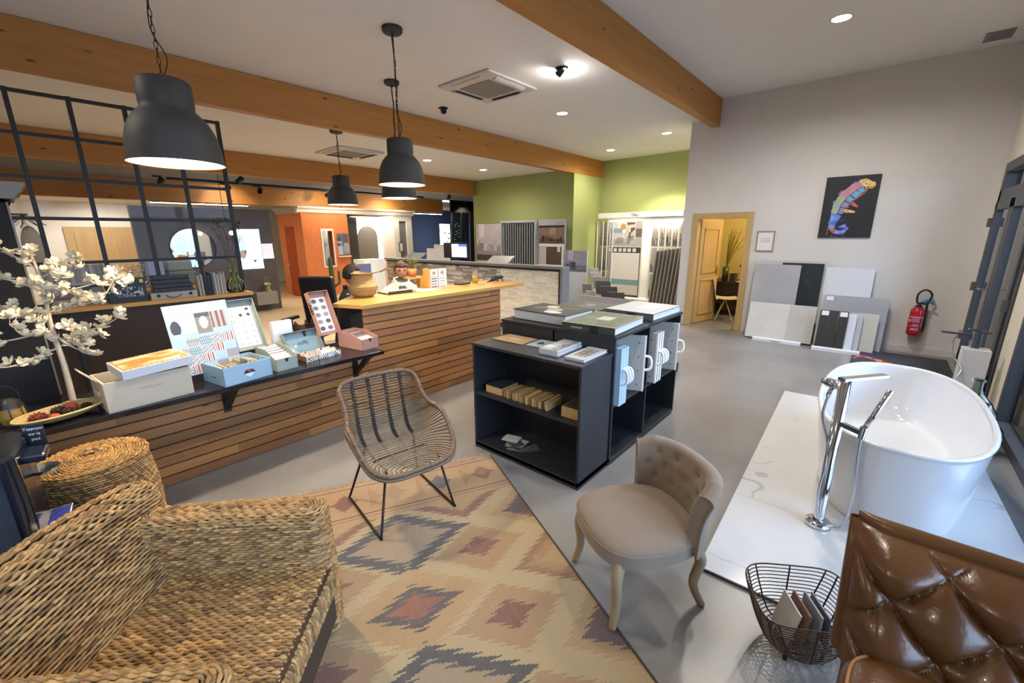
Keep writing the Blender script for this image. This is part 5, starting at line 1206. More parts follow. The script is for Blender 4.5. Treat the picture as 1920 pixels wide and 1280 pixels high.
# ---------------- stone clad half wall ----------------
STONE=M('split_stone','ffffff',.85,c2='e4e0da',ns=30,attr=True,bump=.5,bs=60); CAPG=M('grey_cap_metal','7c7d7e',.4)
t=thing('stone_half_wall','long half wall clad in white and grey split stone, behind the counter end','half wall',(5.95,4.02,0))
MB().box(.03,.17,.0,5.18,.0,1.17).build('core',M('dark_core','3a3836',.7),t)
rr=random.Random(9); g=MB(); z=.10
while z<1.14:
    h=rr.uniform(.022,.04); y=.06
    while y<5.15:
        L_=rr.uniform(.08,.34); b=min(y+L_,5.15); c=(.97,.95,.89) if y<1.40 else ((.84,.82,.80) if y<3.55 else (.78,.72,.65)); k=rr.uniform(.93,1.05) if y<1.4 else rr.uniform(.68,1.14)
        tl=rr.uniform(-.006,.006); d=rr.uniform(.004,.03)
        g.ob((.03-d/2+.002,(y+b)/2,z+h/2),(d+.004,b-y-.002,h-.002),(0,0,tl),tuple(min(1,q*k) for q in c)); y=b
    z+=h
g.build('stone_cladding',STONE,t)
MB().box(-.03,.20,-.02,5.2,1.17,1.215).build('cap_rail',CAPG,t,bev=.003); MB().box(-.012,.012,.0,5.15,1.135,1.17).build('black_reveal',BLACKM,t)
MB().box(-.02,.19,-.02,.03,0,1.17).build('end_post',CAPG,t,bev=.002); MB().box(-.015,.01,.03,.06,.05,1.17).build('black_reveal',BLACKM,t)
# ---------------- on the reception counter ----------------
SEAB=M('woven_seagrass_pot','a88a58',.8,c2='8f7344',ns=14,stretch=(1,1,9),bump=.5,bs=70)
t=thing('belly_basket','woven belly basket with a wide lower half on the left end of the counter','basket',(2.37,4.13,1.1155))
pf=[(0,.0),(.085,.0),(.125,.03),(.150,.09),(.152,.115),(.145,.12),(.120,.145),(.108,.17),(.104,.235),(.112,.245),(.104,.25),(.095,.24),(.098,.17),(.13,.12),(.135,.09),(.11,.035),(0,.01)]
g=MB(); fine=[]; 
for i in range(len(pf)-1):
    for k in range(4): q=k/4; r_=lerp(pf[i][0],pf[i+1][0],q); z_=lerp(pf[i][1],pf[i+1][1],q); fine.append((r_+.0015*math.sin(z_*500),z_))
fine.append(pf[-1]); g.lathe(fine,48); g.build('basket_body',SEAB,t,smooth=True)
g=MB(); g.lathe([(.111,.236),(.118,.243),(.111,.25),(.104,.243),(.111,.236)],40); g.build('rim',M('dark_weave','6b5330',.8),t,smooth=True)
g=MB(); g.tube(catmull([(.06,-.09,.245),(.13,-.12,.26),(.19,-.14,.285),(.235,-.14,.29),(.235,-.165,.285),(.19,-.16,.28),(.13,-.135,.255)],6),.005,6); g.build('looped_handle',MATS['dark_weave'],t,smooth=True)
t=thing('document_tray','flat grey tray with a dark brown front lying on the counter','tray',(2.60,4.02,1.1155),-.05); MB().box(0,.36,0,.24,0,.018).build('tray_body',M('grey_felt','8d8a84',.8),t,bev=.002); MB().box(0,.30,-.012,0,0,.035).build('front_edge',DKW,t)
t=thing('brochure_holder','oak card holder with two columns of pictured cards on the counter','brochure holder',(3.235,4.13,1.1155),-.05)
MB().box(0,.035,0,.10,0,.235).build('oak_side',OAKT,t); g=MB()
def cards(u,v):
    if abs(u-.5)<.02: return (.4,.4,.42)
    uu=(u*2)%1; 
    if v>.62: return (.55,.5,.48) if ((uu-.5)/.2)**2+((v-.8)/.1)**2<1 else (.80,.80,.80)
    k=(v*7)%1; return (.34,.27,.24) if (.2<k<.6 and .15<uu<.85 and u<.5) else ((.5,.52,.56) if .2<k<.45 and .2<uu<.8 else (.80,.81,.83))
g.box(.035,.29,.012,.05,0,.225,c='c8cace'); sheet(g,(.036,.0115,.003),(.252,0,0),(0,0,.22),50,50,cards); g.build('cards',PRINT,t)
MB().box(0,.30,.05,.10,0,.012).build('foot',OAKT,t)
o=MB().box(0,.30,0,.20,0,.004).build('paper_sheet',MATS['paper_white'],None,loc=(2.98,3.92,1.1155),rot=(0,0,.1)); tag(o,'white sheets of paper lying between the grey tray and the card holder','paper')
t=thing('counter_riser','small raised oak shelf on the counter carrying the spiky plant','shelf riser',(2.98,4.02,1.1155)); 
t.location=(3.03,4.24,1.1155); MB().box(0,.22,0,.085,.12,.145).build('riser_top',OAKT,t); MB().box(.18,.22,0,.085,0,.12).build('riser_side',OAKT,t)
t=thing('potted_plant','spiky air plant in a terracotta brown pot on the raised oak shelf','plant',(3.12,4.28,1.2615))
MB().lathe([(0,0),(.045,0),(.055,.095),(.049,.095),(.044,.08),(0,.08)],28).build('pot',M('brown_pot','a0642f',.5),t,smooth=True)
g=MB(); rr=random.Random(12)
for k in range(44):
    a=k*2.4; q=rr.uniform(.05,.14); h=rr.uniform(.05,.17); g.tube(catmull([(0,0,.08),(math.cos(a)*q*.4,math.sin(a)*q*.4,.08+h*.8),(math.cos(a)*q,math.sin(a)*q,.08+h)],4),[.004,.004,.004,.0035,.003,.0028,.0025,.002,.001],4)
g.build('leaves',M('olive_leaf','6f6a3e',.6,c2='545a34',ns=20),t,smooth=True)
t=thing('pencil_cup','yellow glass cup full of pencils near the right end of the counter','pencil cup',(4.0,4.10,1.1155)); MB().lathe([(0,0),(.034,0),(.036,.10),(.033,.10),(.031,.006),(0,.006)],24).build('cup',M('yellow_glass','a9922a',.2,c2='8f7d22',ns=6),t,smooth=True)
for k in range(9):
    a=k*2.4; MB().tube([(math.cos(a)*.012,math.sin(a)*.012,.01),(math.cos(a)*.028,math.sin(a)*.028,.15+.01*(k%3))],.0035,6,c=['c9a86a','b9b6b0','8a6a4a','d8cfc0','5a5048'][k%5]).build('pencil',PRINT,t)
t=thing('lizard_figurine','black cast figurine of a crouching lizard at the right end of the counter','figurine',(4.30,4.0,1.1155),-.15)
g=MB(); g.tube(catmull([(-.16,.0,.008),(-.10,.01,.014),(-.06,0,.035),(0,0,.055),(.05,0,.055),(.085,0,.062),(.115,0,.055),(.13,0,.048)],5),[.004,.005,.006,.008,.010,.012,.014,.017,.021,.025,.028,.031,.033,.034,.034,.033,.032,.030,.027,.025,.023,.022,.023,.024,.025,.025,.024,.023,.021,.018,.016,.014,.012,.010,.008,.006][:36],12)
for x in (-.035,.06):
    for s_ in (-1,1): g.tube([(x,s_*.015,.045),(x+.01,s_*.045,.035),(x+.025,s_*.05,.008)],[.011,.009,.008],8)
g.sph((.098,.018,.072),.007,8); g.sph((.098,-.018,.072),.007,8); g.build('figurine_body',M('black_cast_iron','222226',.6),t,smooth=True)
o=MB().box(0,.20,0,.13,0,.02).build('notebook',M('dark_brown_leather','3c2a22',.6),None,loc=(3.90,4.25-.24,1.1155),rot=(0,0,.2),bev=.003); o.location=(3.72,4.06,1.1155); tag(o,'dark brown notebook lying left of the yellow pencil cup','notebook')
for i,(x,y,a,lab) in enumerate(((3.62,3.92,.3,'pen lying in front of the dark notebook on the counter'),(3.85,3.93,-.2,'pen lying in front of the yellow pencil cup'))): o=MB().tube([(0,0,.0045),(.14,0,.0045)],.0042,8).build('pen',M('pen_grey','8a8680',.4),None,loc=(x,y,1.1155),rot=(0,0,a)); tag(o,lab,'pen')
# ---------------- people ----------------
SKIN=M('skin','b98468',.5,c2='b07a60',ns=6); HAIRB=M('dark_hair','1c1512',.7,c2='2b1f19',ns=60,bump=.5,bs=120); HAIRC=M('short_brown_hair','4a3024',.7,c2='3a241b',ns=60,bump=.5,bs=120)
def skinmesh(chains):
    "chains: list of lists (pos, radius); first point of later chains may name an index"
    vs=[];es=[];rs=[]
    for ch in chains:
        prev=None
        for it in ch:
            if isinstance(it,int): prev=it; continue
            vs.append(it[0]); rs.append(it[1])
            if prev is not None: es.append((prev,len(vs)-1))
            prev=len(vs)-1
    me=bpy.data.meshes.new('s'); me.from_pydata(vs,es,[]); o=bpy.data.objects.new('s',me); col.objects.link(o)
    sk=o.modifiers.new('k','SKIN'); sk.branch_smoothing=.3; sb=o.modifiers.new('b','SUBSURF'); sb.levels=2
    for i,r_ in enumerate(rs): 
        q=r_ if isinstance(r_,tuple) else (r_,r_); me.skin_vertices[0].data[i].radius=q
    me.skin_vertices[0].data[0].use_root=True
    bpy.context.view_layer.update(); dg=bpy.context.evaluated_depsgraph_get(); m2=bpy.data.meshes.new_from_object(o.evaluated_get(dg)); bpy.data.objects.remove(o)
    g=MB(); g.v=[tuple(v.co) for v in m2.vertices]; g.f=[tuple(p.vertices) for p in m2.polygons]; g.c=[(1,1,1)]*len(g.f); return g
def head_fn(u,v):
    a=2*PI*u; e=lerp(-PI/2,PI/2,v); d=Vector((math.cos(a)*math.cos(e),math.sin(a)*math.cos(e),math.sin(e)))  # +x is the face
    x,y,z=d.x*.096,d.y*.076,d.z*.118
    if z<0: k=-z/.118; y*=1-.30*k**1.4; x*=1-.10*k; 
    if d.x<0: x*=1.0
    if d.x>.3:
        n=math.exp(-((d.y/.13)**2)); 
        x+=.020*n*math.exp(-(((z+.012)/.020)**2))+.008*n*math.exp(-(((z-.008)/.022)**2))
        x-=.006*math.exp(-(((abs(y)-.030)/.014)**2))*math.exp(-(((z-.018)/.013)**2))
        x+=.005*math.exp(-((d.y/.3)**2))*math.exp(-(((z+.052)/.010)**2)); x+=.006*math.exp(-((d.y/.25)**2))*math.exp(-(((z+.095)/.018)**2))
        x+=.004*math.exp(-(((z-.034)/.01)**2))
    for s_ in (-1,1):
        q=math.exp(-(((d.x-.02)/.12)**2))*math.exp(-(((z+.0)/.026)**2)); 
        if d.y*s_>.7: y+=s_*.016*q
    return Vector((x,y,z))
def person(label,loc,rz,head_turn,hair,hairstyle,jacket_fn,arms,pose_lean=0):
    t=thing('person',label,'person',loc,rz)
    # seated: hips at z .50, +x forward
    Lx=pose_lean
    ch=[[((0,0,.50),(.15,.12)),((0.0+Lx*.3,0,.64),(.13,.10)),((Lx*.6,0,.80),(.145,.10)),((Lx*.9,0,.99),(.15,.095)),((Lx,0,1.08),(.10,.07)),((Lx+.01,0,1.13),.052),((Lx+.02,0,1.16),.05)]]
    for s_ in (-1,1):
        ch.append([0,((.10,s_*.09,.50),.085),((.42,s_*.10,.50),.06),((.46,s_*.10,.46),.055),((.44,s_*.10,.24),.045),((.42,s_*.10,.09),.035),((.50,s_*.10,.045),.032),((.58,s_*.11,.035),.022)])
        el,wr=arms[0 if s_<0 else 1]
        wr=Vector(wr); el=Vector(el); d=(wr-el).normalized(); side=d.cross(Vector((0,0,1))).normalized()*s_
        base=[3,((Lx,s_*.155,1.03),.055),((Lx+.02,s_*.19,.98),.05),(tuple(el),.04),(tuple(wr),.027),(tuple(wr+d*.05),(.035,.018))]
        ch.append(base); i0=sum(len([q for q in c if not isinstance(q,int)]) for c in ch)-1
        for k,off in enumerate((-.028,-.010,.009,.027)):
            L_=(.065,.078,.072,.055)[k]; p0=wr+d*.085+side*off; ch.append([i0,(tuple(p0),.0095),(tuple(p0+d*L_*.5+Vector((0,0,-.006))),.0085),(tuple(p0+d*L_+Vector((0,0,-.022))),.0075)])
        p0=wr+d*.03-side*.038; ch.append([i0-1,(tuple(p0),.011),(tuple(p0+d*.035-side*.012),.0095),(tuple(p0+d*.06-side*.012),.008)])
    g=skinmesh(ch); hc=Vector((Lx+.035,0,1.285)); HM=Matrix.Translation(hc)@Euler(head_turn).to_matrix().to_4x4()
    g.grid(lambda u,v:HM@head_fn(u,v),48,32,cu=True)
    b=g.build('body',SKIN,t,smooth=True); md=b.modifiers.new('one_surface','REMESH'); md.mode='VOXEL'; md.voxel_size=.0075; md.use_smooth_shade=True
    def hairf(u,v):
        p=head_fn(u,v); d=p.normalized(); a=2*PI*u; front=math.cos(a); low=-.06 if hairstyle=='m' else -.05
        lim=(.052 if front>.22 else (low if front<-.12 else lerp(low,.052,(front+.12)/.34)))
        zz=p.z; vol=.010+.007*vn(u*22,v*18)+(.010*max(0,front)*max(0,zz/.1) if hairstyle=='m' else 0)
        if zz<lim: return d*(p.length-.006)*.97
        return d*(p.length+vol*min(1,(zz-lim)/.015))
    g=MB(); g.grid(lambda u,v:HM@hairf(u,.18+.82*v),72,44,cu=True); g.build('hair',hair,t,smooth=True)
    for s_ in (-1,1):
        MB().sph(HM@Vector((.076,s_*.030,.018)),.0115,12).build('eye',M('eye_dark','3a2a24',.2),t,smooth=True)
        g=MB(); g.tube([HM@Vector((.092,s_*(.016+.007*k),.036+.003*math.sin(k))) for k in range(5)],.0028,5); g.build('eyebrow',hair,t)
    g=MB(); g.tube([HM@Vector((.0945-.15*abs(y)**1.3,y,-.052)) for y in (-.022,-.011,0,.011,.022)],[.002,.004,.0045,.004,.002],6); g.build('mouth',M('lips','9a5548',.5),t,smooth=True)
    jacket_fn(t,Lx,arms,HM,ch); return t
def jk(t,Lx,arms,mat,puff,name='jacket',collar=True):
    z0,z1=.46,1.07; n=12 if puff else 6; c=[]; 
    for i in range(n+1):
        k=i/n; z=lerp(z0,z1,k); f=Lx*max(0,(z-.5)/.54); w_=.185 if puff else .172; d_=.145 if puff else .125
        q=(.014 if i%2 else -.008) if puff else 0
        sh=1 if k<.85 else .82
        c.append(((f,0,z),((w_+q)*sh,(d_+q)*sh)))
    ch=[c]; top=n-1
    for s_ in (-1,1):
        el,wr=arms[0 if s_<0 else 1]; el=Vector(el); wr=Vector(wr); sh_=Vector((Lx,s_*.18,1.035)); a=[top,(tuple(sh_),.085 if puff else .068)]
        m_=5
        for i in range(1,m_+1): a.append((tuple(sh_.lerp(el,i/m_)),(.083 if i%2 else .068) if puff else .062-.002*i))
        for i in range(1,m_+1): a.append((tuple(el.lerp(wr,i/m_)),(.070 if i%2 else .056) if puff else .05-.003*i))
        ch.append(a)
    g=skinmesh(ch); hw,hd=(.25,.155) if puff else (.195,.13)
    def tor(u,v):
        a=2*PI*u; z=lerp(.46,1.155,v); k=(z-.46)/.695; f=Lx*max(0,(z-.5)/.54); q=(.012*abs(math.sin(v*PI*7))) if puff else 0
        sh=lerp(1,.97,k) if k<.8 else lerp(.97,.30,((k-.8)/.2)**1.2); x,y=sup(a,1,1,2.4); return Vector((f+x*(hd*(1 if k<.8 else lerp(1,.55,(k-.8)/.2))+q),y*(hw*sh+q),z))
    g.grid(tor,48,44,cu=True); g.build(name,mat,t,smooth=True)
def woman_j(t,Lx,arms,HM,ch):
    jk(t,Lx,arms,M('white_quilted_nylon','d9d6c6',.45,c2='c9c5b3',ns=8,bump=.3,bs=25),True,'puffer_jacket')
    g=MB(); 
    for k in range(4): z=1.085+.024*k; g.tube([(Lx+.0+math.cos(a)*(.10-.006*k),math.sin(a)*(.118-.010*k),z+.02*math.cos(a+2.6)) for a in [2*PI*i/24 for i in range(24)]],.024,8,closed=True)
    g.build('collar',MATS['white_quilted_nylon'],t,smooth=True)
    g=MB(); SC=M('blue_grey_scarf','4c5a68',.85,c2='3a4754',ns=22,bump=.4)
    for k in range(3): g.tube([(Lx+.02+math.cos(a)*.072,math.sin(a)*.075,1.12+.02*k+.012*math.cos(a+k)) for a in [2*PI*i/24 for i in range(24)]],.019,8,closed=True)
    g.tube(catmull([(Lx+.09,.01,1.13),(Lx+.175,.02,1.0),(Lx+.19,.025,.86),(Lx+.19,.02,.74)],5),[.03]*16,8,flat=.5); g.tube(catmull([(Lx+.09,-.03,1.13),(Lx+.175,-.03,1.0),(Lx+.19,-.03,.88),(Lx+.19,-.03,.78)],5),[.03]*16,8,flat=.5); g.build('scarf',SC,t,smooth=True)
    g=MB()
    for s_ in (-1,1): g.tube([HM@Vector((.098,s_*.030+.019*math.cos(a),.016+.014*math.sin(a))) for a in [2*PI*i/20 for i in range(20)]],.0018,5,closed=True); g.tube([HM@Vector((.098,s_*.049,.020)),HM@Vector((.02,s_*.080,.020))],.0016,5)
    g.tube([HM@Vector((.098,-.011,.018)),HM@Vector((.101,0,.021)),HM@Vector((.098,.011,.018))],.0016,5); g.build('glasses',M('red_brown_frames','6b2f28',.4),t,smooth=True)
    jk2=None
def man_j(t,Lx,arms,HM,ch):
    jk(t,Lx,arms,M('black_zip_jacket','1e2328',.6),False)
    g=MB()
    for k in range(3): g.tube([(Lx+.01+math.cos(a)*(.075),math.sin(a)*.085,1.095+.02*k+.01*math.cos(a+2.6)) for a in [2*PI*i/24 for i in range(24)]],.018,8,closed=True)
    g.build('collar',MATS['black_zip_jacket'],t,smooth=True); MB().sph((Lx-.02,-.19,1.07),.012,8,sz=(1,.4,1)).build('jacket_logo',M('pale_badge','c9d080',.6),t)
def trousers(t,mat):
    g=skinmesh([[((0,0,.50),(.165,.13)),((.12,.0,.50),(.14,.09))]]+[[0,((.12,s_*.09,.50),.098),((.42,s_*.10,.50),.072),((.465,s_*.10,.455),.066),((.44,s_*.10,.24),.058),((.42,s_*.10,.12),.052)] for s_ in (-1,1)]); g.build('trousers',mat,t,smooth=True)
    for s_ in (-1,1): g=skinmesh([[((.40,s_*.10,.06),.045),((.48,s_*.10,.045),.045),((.60,s_*.11,.035),.03)]]); g.build('shoe',BLACKM,t,smooth=True)
w_=person('person in a white quilted jacket and grey blue scarf, seated behind the counter','person',0,0,0,0,0,0) if False else None
pw=person('person with glasses in a white quilted jacket and blue scarf, seated behind the counter',(3.40,4.93,.0),math.radians(243),(0,.12,.0),HAIRC,'f',woman_j,(((.16,-.32,.84),(.34,-.18,.775)),((.16,.32,.84),(.34,.16,.775))),.05); trousers(pw,M('blue_jeans','2f3f55',.8))
pm=person('person with short dark hair in a black jacket, in profile behind the belly basket',(2.56,4.97,.0),math.radians(-32),(0,.15,.1),HAIRB,'m',man_j,(((.22,-.22,.80),(.40,-.12,.775)),((.22,.22,.80),(.40,.10,.775))),.10); trousers(pm,M('dark_trousers','22252c',.8))
def stool(loc,lab):
    t=thing('office_stool',lab,'chair',loc,0,'seats behind the counter'); MB().lathe([(0,.34),(.2,.34),(.21,.36),(.2,.385),(0,.385)],28).build('seat',BLK,t,smooth=False); MB().cyl((0,0,.03),(0,0,.34),.025).build('column',CHR,t); g=MB()
    for k in range(5): a=2*PI*k/5; g.tube([(0,0,.05),(math.cos(a)*.25,math.sin(a)*.25,.025)],.016,8)
    g.build('star_base',BLACKM,t)
stool((3.37,4.96,0),'black stool under the person in the white jacket'); stool((2.55,4.97,0),'black stool under the person in the black jacket')
# tall black office chair behind the shelf
t=thing('office_chair','large black office chair with a high slanted back left of the seated person','chair',(2.42,5.62,0),-1.0)
MB().box(-.25,.25,-.25,.25,.46,.54).build('seat',BLK,t,bev=.03)
g=MB(); g.ob((0,.27,.88),(.50,.08,.68),(.12,0,0)); g.build('backrest',M('black_leatherette','1a1a1c',.4),t,bev=.03)
MB().cyl((0,0,.08),(0,0,.46),.03).build('column',CHR,t)
for x in (-.28,.28): g=MB(); g.box(x-.03,x+.03,-.15,.15,.66,.70); g.box(x-.015,x+.015,-.02,.02,.5,.66); g.build('armrest',BLK,t,bev=.006)
g=MB()
for k in range(5): a=2*PI*k/5; g.tube([(0,0,.09),(math.cos(a)*.3,math.sin(a)*.3,.05)],.02,8); g.sph((math.cos(a)*.3,math.sin(a)*.3,.03),.03,10)
g.build('star_base',BLACKM,t)
# ---------------- on the oak topped unit ----------------
Z=1.0775
def stripes(u,v):
    if v<.5:
        if .05<u<.5 and (v*6)%1>.2: return [(.50,.44,.40),(.42,.37,.33),(.28,.25,.23)][int(v*6)%3]
        if .52<u<.95 and (v*6)%1>.2: return [(.46,.41,.37),(.5,.45,.4),(.22,.2,.19)][int(v*6)%3]
        return (.24,.22,.22)
    k=vn(u*22,.5); return (.30+.4*k,.29+.38*k,.28+.36*k)
t=thing('display_board','grey display board with striped fabric print and rows of samples, leaning on the partition','display board',(.15,6.12,Z),0); t.rotation_euler=(-.09,0,0)
g=MB(); g.box(0,.46,0,.012,0,.40,c=(.24,.22,.22)); sheet(g,(0,-.0006,0),(.46,0,0),(0,0,.40),90,60,stripes); g.build('board',PRINT,t); text('lettering','FLORAL 100',.028,M('lilac_ink','b9b4d0',.6),t,(.26,-.0012,.21),(PI/2,0,0),ext=.0004)
MB().box(.33,.42,-.004,-.001,.05,.17).build('sample_card',M('grey_card','8d8a86',.7),t)
t=thing('black_sample_case','black box with silver patterned front and a yellow sticker on the oak top','box',(.57,5.95,Z)); MB().box(0,.31,0,.13,0,.25).build('case_body',BLK,t,bev=.003); MB().box(.265,.295,-.002,-.0003,.20,.235).build('yellow_sticker',M('lime_sticker','b5c43a',.6),t)
g=MB(); sheet(g,(.06,-.0015,.06),(.22,0,0),(0,0,.10),80,36,lambda u,v:(.72,.72,.74) if vn(u*26,v*14)>.56 else (.09,.09,.10)); g.build('silver_pattern',PRINTG,t)
GC=M('grey_metal_case','9a958c',.5)
t=thing('grey_case','flat grey case with clasps and a rope handle under the stack of black trays','case',(.90,5.925,Z)); MB().box(0,.42,0,.14,0,.075).build('case_body',GC,t,bev=.004)
for x in (.05,.34): MB().box(x,x+.03,-.004,-.0003,.03,.06).build('clasp',BLACKM,t)
MB().tube(catmull([(.13,-.003,.045),(.16,-.012,.025),(.20,-.014,.018),(.24,-.012,.025),(.27,-.003,.045)],5),.004,6).build('rope_handle',DKW,t,smooth=True)
for k in range(4):
    o=MB().box(0,.36-.01*k,0,.13,0,.045).build('black_tray',BLK,None,loc=(.93+.008*(k%2),5.93,Z+.0755+.0465*k),bev=.005); tag(o,['lowest black tray of the stack, directly on the grey case','second black tray from the bottom of the stack','third black tray from the bottom of the stack','topmost black tray of the stack on the oak top'][k],'tray','stacked black trays on the grey case')
x=1.345
for k in range(17):
    w_=.014 if k%3 else .020; dark=k in (3,4,5,6,7,8); c='201f22' if dark else ['a19a90','6b665f','b7b0a4','8a847b'][k%4]; h_=.235+.012*((k*5)%3)
    o=MB().box(0,w_-.0015,0,.13,0,h_,c=c).build('sample_folder',PRINT,None,loc=(x,5.94+.004*(k%2),Z),bev=.001); tag(o,nth(k,17)+(' and dark' if dark else ' and pale')+' of the upright folders beside the glass vase','folder','upright folders on the oak top'); x+=w_
t=thing('glass_vase','round clear glass vase with green stems and bare branches on the oak top end','vase',(1.745,6.03,Z))
VG=clear_glass('vase_glass','e9f0e4',1.35)
MB().lathe([(0,0),(.08,0),(.105,.05),(.10,.11),(.065,.16),(.035,.20),(.03,.25),(.038,.27)],36).build('vase_body',VG,t,smooth=True)
g=MB(); rr=random.Random(2)
for k in range(12): a=k*.9; g.tube([(math.cos(a)*.06,math.sin(a)*.06,.01),(math.cos(a+2)*.01,math.sin(a+2)*.01,.22),(math.cos(a+2)*.04,math.sin(a+2)*.04,.42)],.004,5)
g.build('green_stems',M('green_stem','7f8f4a',.6),t); g=MB()
for k in range(6):
    a=k*1.05; p=[Vector((0,0,.25)),Vector((math.cos(a)*.05,math.sin(a)*.05,.45)),Vector((math.cos(a)*.10+.02,math.sin(a)*.08,.62)),Vector((math.cos(a)*.12,math.sin(a)*.10,.74+.03*(k%3)))]; g.tube(catmull(p,4),.0025,5)
    for q in p[2:]:
        for m_ in range(3): e=q+Vector((rr.uniform(-.06,.06),rr.uniform(-.05,.05),rr.uniform(0,.06))); g.tube([q,e],.0018,4); g.sph(e,.006,6)
g.build('bare_branches',M('dark_twig','3a2c20',.8),t)
# ---------------- racks along the green walls ----------------
LGR=M('light_grey_metal','a9adb0',.45); WHM=M('white_metal','e2e0da',.4)
def board(name,label,cat,X,y0,y1,z0,z1,fn,th=.03,group=None,lean=0,nx=50,ny=60,mat=None,extra=None,foot=True):
    t=thing(name,label,cat,(X,y0,0),0,group); W_=y0-y1; g=MB(); g.box(0,th,-W_,0,z0,z1,c=fn(.5,.02)); sheet(g,(-.0008,0,z0),(0,-W_,0),(0,0,z1-z0),nx,ny,fn); g.build('panel',mat or PRINT,t)
    if foot and z0>.01: MB().box(0,.25,-W_+.02,-.02,0,z0).build('plinth',LGR,t)
    return t
def posterA(u,v):
    if v>.55: k=room_pic(3,.35,.85,(1,.97,1))(u,(v-.55)/.45); return k
    if v>.47: return (.28,.24,.23)
    return (.72,.71,.70)
board('display_board','tall display with a bathroom photo over pale boards, left on the green wall','display board',9.40,9.53,8.53,.05,2.05,posterA,nx=60,ny=90)
t=thing('panel_rack','rack of grey hanging panels seen edge on like pleats against the green wall','rack',(9.30,8.44,0))
g=MB(); g.box(0,.3,-1.25,0,0,.08); g.box(0,.3,-1.25,0,2.06,2.12); g.box(.28,.3,-1.25,0,.08,2.06); g.box(0,.3,-.03,0,.08,2.06); g.box(0,.3,-1.25,-1.22,.08,2.06); g.build('rack_frame',LGR,t)
for k in range(14): MB().ob((.14,-.07-.085*k,1.07),(.26,.022,1.95),(0,0,.35)).build('hanging_panel',M('grey_panel','8f9193',.5),t)
def posterC(u,v):
    if v>.93: return (.66,.68,.70)
    if u<.04 or u>.93: return (.62,.64,.66)
    if v>.70:
        if v>.90: return (.16,.12,.11)
        if v>.89 and u<.15: return (.8,.1,.05)
        return tuple(c*k for c,k in zip(room_pic(8,.14,.6,(1,.85,.7))(u,(v-.7)/.2),(1,1,1)))
    if v>.67: return (.85,.85,.85)
    if .30<u<.85 and v<.66: return (.33,.27,.22) if not(.70<u<.80 and v>.60) else (.8,.8,.78)
    return (.70,.68,.66) if u<.28 else (.84,.83,.82)
t=board('display_board','grey framed display with a dark room photo over a brown plank sample','display board',9.40,7.16,6.25,.05,2.12,posterC,nx=60,ny=110); text('lettering','PANARIA',.05,M('grey_ink','77787a',.6),t,(-.002,-.68,2.03),(PI/2,0,-PI/2),ext=.0005)
t=thing('tau_stand','white TAU tile stand with swing out boards in the green niche','display stand',(10.45,5.9,0)); 
MB().box(-.05,.25,-2.22,.02,2.14,2.27).build('sign_board',WHM,t,bev=.004); text('lettering','TAU',.105,INK,t,(-.052,-1.02,2.20),(PI/2,0,-PI/2),ext=.001,bold=.001)
MB().box(-.02,.5,-2.27,-.25,2.07,2.135).build('light_bar',WHM,t); MB().box(-.015,.25,-2.2,-.3,2.064,2.0695).build('light_strip',M('rack_strip_light','fff6e6',.5,emit=9),t)
MB().box(.45,.52,-2.2,.0,0,2.06).build('back_frame',WHM,t); MB().box(-.02,.5,-2.25,.05,0,.08).build('base',WHM,t)
def tauc(u,v):
    if u<.03 or u>.97: return (.86,.85,.82)
    if v>.66:
        k=(v-.66)/.34; 
        if k<.05: return (.8,.8,.78)
        c=room_pic(14,.5,.95,(1,.99,.97))(u,k)
        if ((u-.42)/.08)**2+((k-.78)/.12)**2<1: c=(.80,.62,.38)
        if .50<u<.78 and .35<k<.95 and vn(u*16,k*10)>.5: c=(.48,.32,.24)
        if u<.4 and .55<k<.72: c=(.55,.68,.72)
        if u>.80: c=(.45,.42,.40) if .4<k<.7 else (.75,.72,.70)
        return c
    if v>.585:
        k=(u*7)%1; return (.88,.87,.85) if (.60<v<.645 and .15<k<.85 and u<.85) else (.27,.27,.28)
    if u<.05 or u>.95 or v<.03: return (.27,.27,.28)
    if .16<v<.235: return (.49,.64,.65)
    if v<=.16: return (.84,.80,.76)
    return (.91,.89,.86)
g=MB(); g.box(-.10,-.07,-1.28,-.36,.14,2.06,c=(.8,.8,.78)); sheet(g,(-.101,-.36,.14),(0,-.92,0),(0,0,1.92),80,150,tauc); g.build('centre_board',PRINT,t)
for k,(y,a,sd) in enumerate(((.12,-.9,1),(-.02,-.8,2),(-.12,-.7,3),(-.24,-.6,4),(-1.42,.6,5),(-1.62,.7,6),(-1.78,.8,7),(-1.94,.9,8),(-2.1,1.0,9))):
    fn=room_pic(20+sd,.2,.8,(1,.97,.93)); rows=lambda u,v,fn=fn:(.88,.87,.84) if (u<.12 or u>.9 or (v*3)%1<.06) else fn((u*2)%1,(v*3)%1)
    g=MB(); mm=Matrix.Translation((.05,y,.10))@Euler((0,0,a)).to_matrix().to_4x4(); g.box(-.02,.0,-.30,.0,0,1.94,c=(.88,.87,.84),mat=mm); o=mm@Vector((-.021,0,0)); sheet(g,o,mm@Vector((-.021,-.30,0))-o,Vector((0,0,1.94)),18,90,rows); g.build('swing_board',PRINT,t)
t=thing('panel_rack','leaning fan of dark grey ribbed panels in front of the TAU stand','rack',(9.45,3.98,0)); 
for k in range(8):
    g=MB(); mm=Matrix.Translation((.0,-.085*k,.08+.012*k))@Euler((.13,-.02,-.40)).to_matrix().to_4x4(); g.box(0,.40,-.022,0,0,1.30,mat=mm); p_=g.build('ribbed_panel',M('taupe_grey_panel','8a847e',.6,c2='969089',ns=6,stretch=(1,1,.3)),t); 
    g=MB(); g.box(-.004,0,-.024,.002,0,1.305,mat=mm); g.build('panel_edge',M('pale_edge','a8a49e',.6),p_)
MB().box(-.02,.45,-.75,.12,0,.10).build('rack_base',LGR,t)
